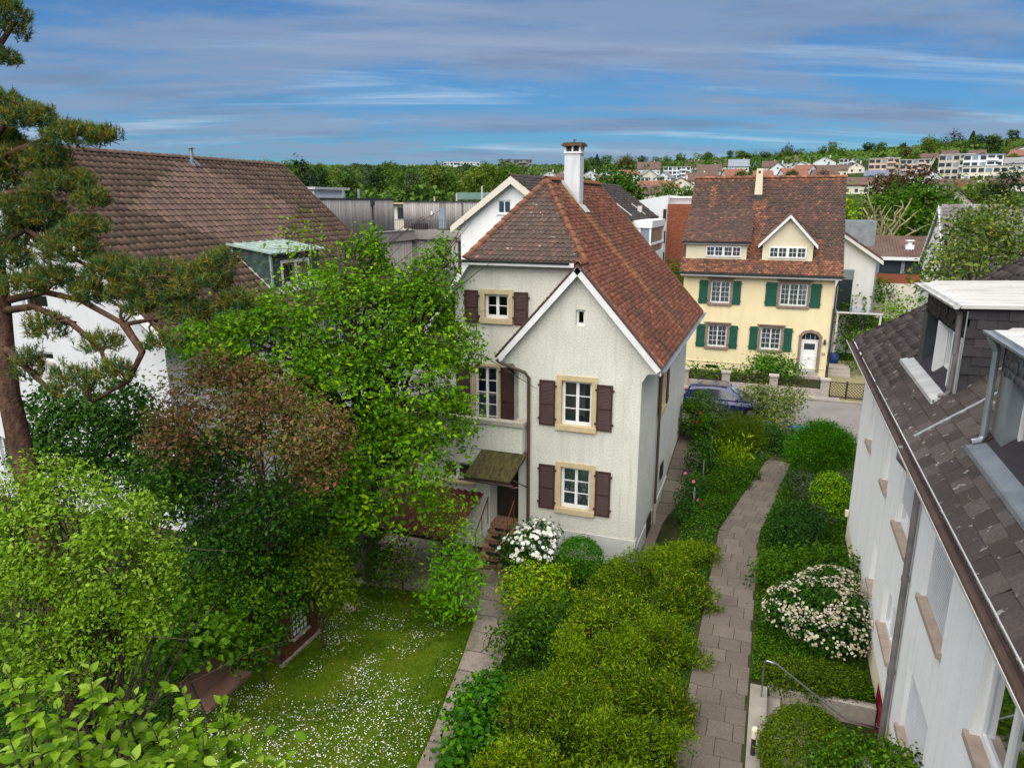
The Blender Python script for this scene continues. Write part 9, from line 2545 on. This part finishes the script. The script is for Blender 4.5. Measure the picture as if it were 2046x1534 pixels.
single('rain_barrel', MB().tube([(4.05, 50.5, 0.0), (4.05, 50.5, 0.5), (4.05, 50.5, 0.95)], [0.3, 0.34, 0.3], 12), 'blue_plastic', 'blue plastic barrel beside the yellow house\'s right wall', 'barrel', (4.05, 50.5, 0.0), smooth=True)
GTb = thing('garden_table', 'white round garden table behind the gravel drive', 'table', (6.6, 48.5, 0))
obj('top', MB().tube([(6.6, 48.5, 0.72), (6.6, 48.5, 0.76)], 0.55, 14), 'white_paint', GTb)
obj('leg', MB().tube([(6.6, 48.5, 0), (6.6, 48.5, 0.72)], 0.05, 8).tube([(6.6, 48.5, 0), (6.6, 48.5, 0.04)], 0.3, 10), 'white_paint', GTb)
for i in range(3):
    obj('step', MB().box(3.6, 4.9, 47.6 + 0.3 * i, 49.5, 0.0, 0.16 * (i + 1)), 'grey_stone', YH)
# blue parking marks
single('parking_mark', MB().add([(-0.6, 36.15, 0.017), (2.6, 36.0, 0.017), (2.6, 36.12, 0.017), (-0.6, 36.27, 0.017)], [(0, 1, 2, 3)]).add([(1.3, 35.3, 0.017), (2.0, 35.3, 0.017), (2.2, 36.0, 0.017), (1.5, 36.05, 0.017)], [(0, 1, 2, 3)]), 'parking_blue', 'blue painted parking mark on the street beside the maple', 'road marking', (1, 36, 0.017))

# steel handrail and bollard lamp by the sunken steps
HR = thing('steel_handrail', 'galvanised handrail running down beside the clipped hedge', 'handrail', (0.5, 14.6, 0))
obj('rail', MB().tube([(0.50, 14.62, 0.90), (0.56, 14.62, 0.93), (0.74, 14.62, 0.90), (2.18, 14.7, -0.12), (2.3, 14.7, -0.16), (2.86, 14.75, -0.22)], 0.021, 8), 'steel', HR, smooth=True)
obj('post', MB().tube([(0.50, 14.62, 0), (0.50, 14.62, 0.90)], 0.02, 8).tube([(0.50, 14.62, 0.0), (0.50, 14.62, 0.012)], 0.05, 10), 'steel', HR)
BL = thing('bollard_lamp', 'short bollard lamp with pale glass head beside the slab path', 'lamp', (0.38, 12.75, 0))
obj('post', MB().tube([(0.38, 12.75, 0), (0.38, 12.75, 0.42)], 0.045, 10), 'iron', BL)
obj('lamp_head', MB().tube([(0.38, 12.75, 0.42), (0.38, 12.75, 0.60), (0.38, 12.75, 0.64)], [0.06, 0.06, 0.045], 12), 'lamp_glass', BL)

# swing seat
SW = thing('garden_swing', 'garden swing seat with faded brown cushions on the lawn edge', 'swing seat', (-11.6, 11.35, -1.05))
obj('seat', MB().prism([(-11.22, 10.62, -0.62), (-11.22, 12.02, -0.62), (-11.75, 12.02, -0.66), (-11.75, 10.62, -0.66)], (0, 0, 0.09)), 'fabric_brown', SW)
obj('backrest', MB().prism([(-11.76, 10.62, -0.64), (-11.76, 12.02, -0.64), (-12.0, 12.02, -0.05), (-12.0, 10.62, -0.05)], (-0.06, 0, -0.03)), 'fabric_brown', SW)
for y in (10.45, 12.25):
    obj('frame_side', MB().tube([(-11.0, y, -1.05), (-11.18, y, -0.6), (-11.5, y, 0.15), (-11.7, y, 0.85), (-11.95, y, 0.15), (-12.3, y, -1.05)], 0.024, 8), 'iron', SW, smooth=True)
    obj('hanger', MB().tube([(-11.7, y, 0.8), (-11.5, y + (0.15 if y < 11 else -0.2), -0.55)], 0.012, 6), 'iron', SW)
obj('crossbar', MB().tube([(-11.7, 10.45, 0.84), (-11.7, 12.25, 0.84)], 0.024, 8), 'iron', SW)
obj('armrest', MB().tube([(-11.2, 12.06, -0.55), (-11.25, 12.06, -0.35), (-11.7, 12.06, -0.35), (-11.85, 12.06, -0.4)], 0.016, 6), 'iron', SW)
# garden shed wrapped in ivy
SD = thing('garden_shed', 'reddish wooden garden shed with small lattice window, wrapped in ivy', 'shed', (-12.1, 13.9, -1.05))
for i in range(10):
    y = 13.0 + i * 0.165
    obj('plank', MB().box(-11.20, -11.16 + 0.006 * (i % 3), y, y + 0.155, -1.0, 0.75), 'wood_red', SD)
obj('body', MB().box(-13.2, -11.205, 13.0, 14.65, -1.05, 0.72), 'wood_red', SD)
obj('roof', MB().prism([(-13.4, 12.85, 0.72), (-11.0, 12.85, 0.72), (-12.2, 12.85, 1.2)], (0, 1.95, 0)), 'far_roof_brown', SD)
sw_ = obj('window', MB().box(-11.15, -11.12, 13.50, 14.12, -0.50, 0.18), 'pale_plain', SD)
m = MB()
for i in range(5):
    m.box(-11.12, -11.105, 13.50 + i * 0.155 - 0.012, 13.50 + i * 0.155 + 0.012, -0.52, 0.2)
    m.box(-11.12, -11.103, 13.5, 14.12, -0.50 + i * 0.17 - 0.012, -0.50 + i * 0.17 + 0.012)
obj('window_lattice', m, 'dark_wood', sw_)
obj('window_sill', MB().box(-11.15, -11.04, 13.45, 14.17, -0.58, -0.53), 'grey_stone', sw_)
obj('footing', MB().box(-11.18, -11.08, 12.95, 14.7, -1.08, -0.98), 'grey_stone', SD)
m = MB()
m.sph((-11.0, 15.95, -1.03), (0.24, 0.2, 0.12), 10, 6)
single('garden_boulder', m, 'grey_stone', 'flat boulder at the far corner of the lawn', 'stone', (-11.0, 15.95, -1.05), smooth=True)
# slender fence posts of the bed beside the side path
order3 = ('nearest', 'middle', 'farthest')
for i, (x, y) in enumerate(((-2.05, 24.4), (-2.0, 27.2), (-1.95, 30.2))):
    z = float(gz(x, y))
    single('fence_post', MB().tube([(x, y, z - 0.1), (x, y, z + 1.0)], 0.03, 6), 'zinc', 'thin grey fence post by the rose bushes, %s of three' % order3[i], 'post', (x, y, z), 'thin posts by the rose bushes')


# ================================================================== the blue car
def build_car():
    T = thing('parked_car', 'dark blue hatchback parked in the street behind the shrubs', 'car', (-1.9, 37.1, 0.012), None, R(0))
    # side profile stations along x (rear -2.1 .. front 2.15): lower edge, shoulder, half width
    st = [(-2.12, 0.45, 0.78, 0.70), (-2.05, 0.30, 0.95, 0.80), (-1.6, 0.22, 0.98, 0.88), (-0.9, 0.20, 0.95, 0.905), (0.0, 0.20, 0.92, 0.905), (0.8, 0.20, 0.90, 0.90), (1.3, 0.22, 0.84, 0.88), (1.8, 0.26, 0.74, 0.82), (2.08, 0.32, 0.62, 0.72), (2.17, 0.40, 0.52, 0.60)]
    m = MB()
    K = 12
    for (x, lo, sh, hw) in st:
        for k in range(K):
            t = 2 * math.pi * (k + 0.5) / K
            cy, cz = math.cos(t), math.sin(t)
            e = 0.38
            yy = hw * math.copysign(abs(cy) ** e, cy)
            zz = (lo + sh) / 2 + (sh - lo) / 2 * math.copysign(abs(cz) ** e, cz)
            m.v.append((x, yy, zz))
    n = len(st)
    for i in range(n - 1):
        for k in range(K):
            k2 = (k + 1) % K
            m.f.append([i * K + k, (i + 1) * K + k, (i + 1) * K + k2, i * K + k2])
            m.m.append(0)
    m.f.append([k for k in range(K)])
    m.m.append(0)
    m.f.append([(n - 1) * K + k for k in range(K)][::-1])
    m.m.append(0)
    body = obj('body', m, 'car_paint', T, smooth=True, local=True)
    # cabin
    cab = [(-2.0, 0.93, 1.02, 0.74, 0.70), (-1.75, 0.95, 1.36, 0.78, 0.60), (-1.3, 0.95, 1.49, 0.82, 0.60), (-0.5, 0.93, 1.53, 0.83, 0.61), (0.2, 0.91, 1.47, 0.83, 0.60), (0.75, 0.90, 1.15, 0.81, 0.68), (1.1, 0.86, 0.90, 0.78, 0.74)]
    m = MB()
    for (x, lo, hi, wl, wh) in cab:
        m.v += [(x, -wl, lo), (x, -(wl * 0.35 + wh * 0.65), lo + (hi - lo) * 0.75), (x, -wh * 0.9, hi), (x, 0, hi + 0.02), (x, wh * 0.9, hi), (x, (wl * 0.35 + wh * 0.65), lo + (hi - lo) * 0.75), (x, wl, lo)]
    for i in range(len(cab) - 1):
        for k in range(6):
            m.f.append([i * 7 + k, (i + 1) * 7 + k, (i + 1) * 7 + k + 1, i * 7 + k + 1][::-1])
            m.m.append(0)
    m.f.append([0, 1, 2, 3, 4, 5, 6])
    m.m.append(0)
    m.f.append([(len(cab) - 1) * 7 + k for k in range(7)][::-1])
    m.m.append(0)
    obj('cabin', m, 'car_paint', T, smooth=False, local=True)

    def side(xa, za, xb, zb, xc, zc, xd, zd, s):
        def w(x, z):
            xs_ = [c[0] for c in cab]
            lo = np.interp(x, xs_, [c[1] for c in cab])
            hi = np.interp(x, xs_, [c[2] for c in cab])
            wl = np.interp(x, xs_, [c[3] for c in cab])
            wh = np.interp(x, xs_, [c[4] for c in cab])
            t = min(1.0, (z - lo) / max(0.05, (hi - lo) * 0.75))
            return wl + ((wl * 0.35 + wh * 0.65) - wl) * t + 0.012
        P = [(xa, s * w(xa, za), za), (xb, s * w(xb, zb), zb), (xc, s * w(xc, zc), zc), (xd, s * w(xd, zd), zd)]
        return P
    for s in (-1, 1):
        for q in ((-1.62, 0.99, -0.98, 0.98, -0.98, 1.37, -1.45, 1.33), (-0.90, 0.98, -0.12, 0.96, -0.12, 1.39, -0.90, 1.40), (-0.04, 0.96, 0.74, 0.95, 0.36, 1.25, -0.04, 1.37)):
            P = side(*q, s)
            obj('side_window', MB().add(P, [(0, 1, 2, 3) if s < 0 else (3, 2, 1, 0)]), 'dark_glass', T, local=True)
    obj('windscreen', MB().add([(1.02, -0.66, 0.955), (1.02, 0.66, 0.955), (0.28, 0.5, 1.46), (0.28, -0.5, 1.46)], [(0, 1, 2, 3)]), 'blue_glass', T, local=True)
    obj('rear_window', MB().add([(-1.99, -0.6, 1.05), (-1.99, 0.6, 1.05), (-1.80, 0.5, 1.36), (-1.80, -0.5, 1.36)], [(3, 2, 1, 0)]), 'dark_glass', T, local=True)
    obj('sunroof', MB().add([(-1.2, -0.45, 1.535), (0.05, -0.45, 1.53), (0.05, 0.45, 1.53), (-1.2, 0.45, 1.535)], [(0, 1, 2, 3)]), 'dark_glass', T, local=True)
    for s in (-1, 1):
        obj('roof_rail', MB().tube([(-1.5, s * 0.58, 1.47), (-1.4, s * 0.58, 1.54), (-0.1, s * 0.58, 1.55), (0.1, s * 0.58, 1.50)], 0.02, 6), 'iron', T, local=True)
        obj('mirror', MB().sph((0.62, s * 0.98, 0.99), (0.07, 0.11, 0.08), 8, 6), 'car_paint', T, smooth=True, local=True)
        obj('headlight', MB().sph((2.02, s * 0.62, 0.60), (0.12, 0.16, 0.09), 8, 6), 'pale_plain', T, smooth=True, local=True)
        obj('tail_light', MB().box(-2.12, -2.02, s * 0.55, s * 0.78, 0.80, 0.98), 'red_box', T, local=True)
        for x in (-1.32, 1.32):
            w = obj('wheel', MB().tube([(x, s * 0.70, 0.315), (x, s * 0.91, 0.315)], 0.315, 20), 'rubber', T, local=True)
            r = MB().tube([(x, s * 0.905, 0.315), (x, s * 0.922, 0.315)], 0.2, 14)
            obj('rim', r, 'steel', w, local=True)
    for s in (-1, 1):
        obj('door_handle', MB().box(-0.75, -0.58, s * 0.905, s * 0.925, 0.80, 0.83).box(0.05, 0.2, s * 0.9, s * 0.92, 0.80, 0.83), 'car_paint', T, local=True)


m_, t_, b_ = newmat('car_paint')
b_.inputs['Base Color'].default_value = (0.002, 0.010, 0.10, 1)
b_.inputs['Metallic'].default_value = 0.0
b_.inputs['Roughness'].default_value = 0.25
b_.inputs['Coat Weight'].default_value = 0.5
build_car()
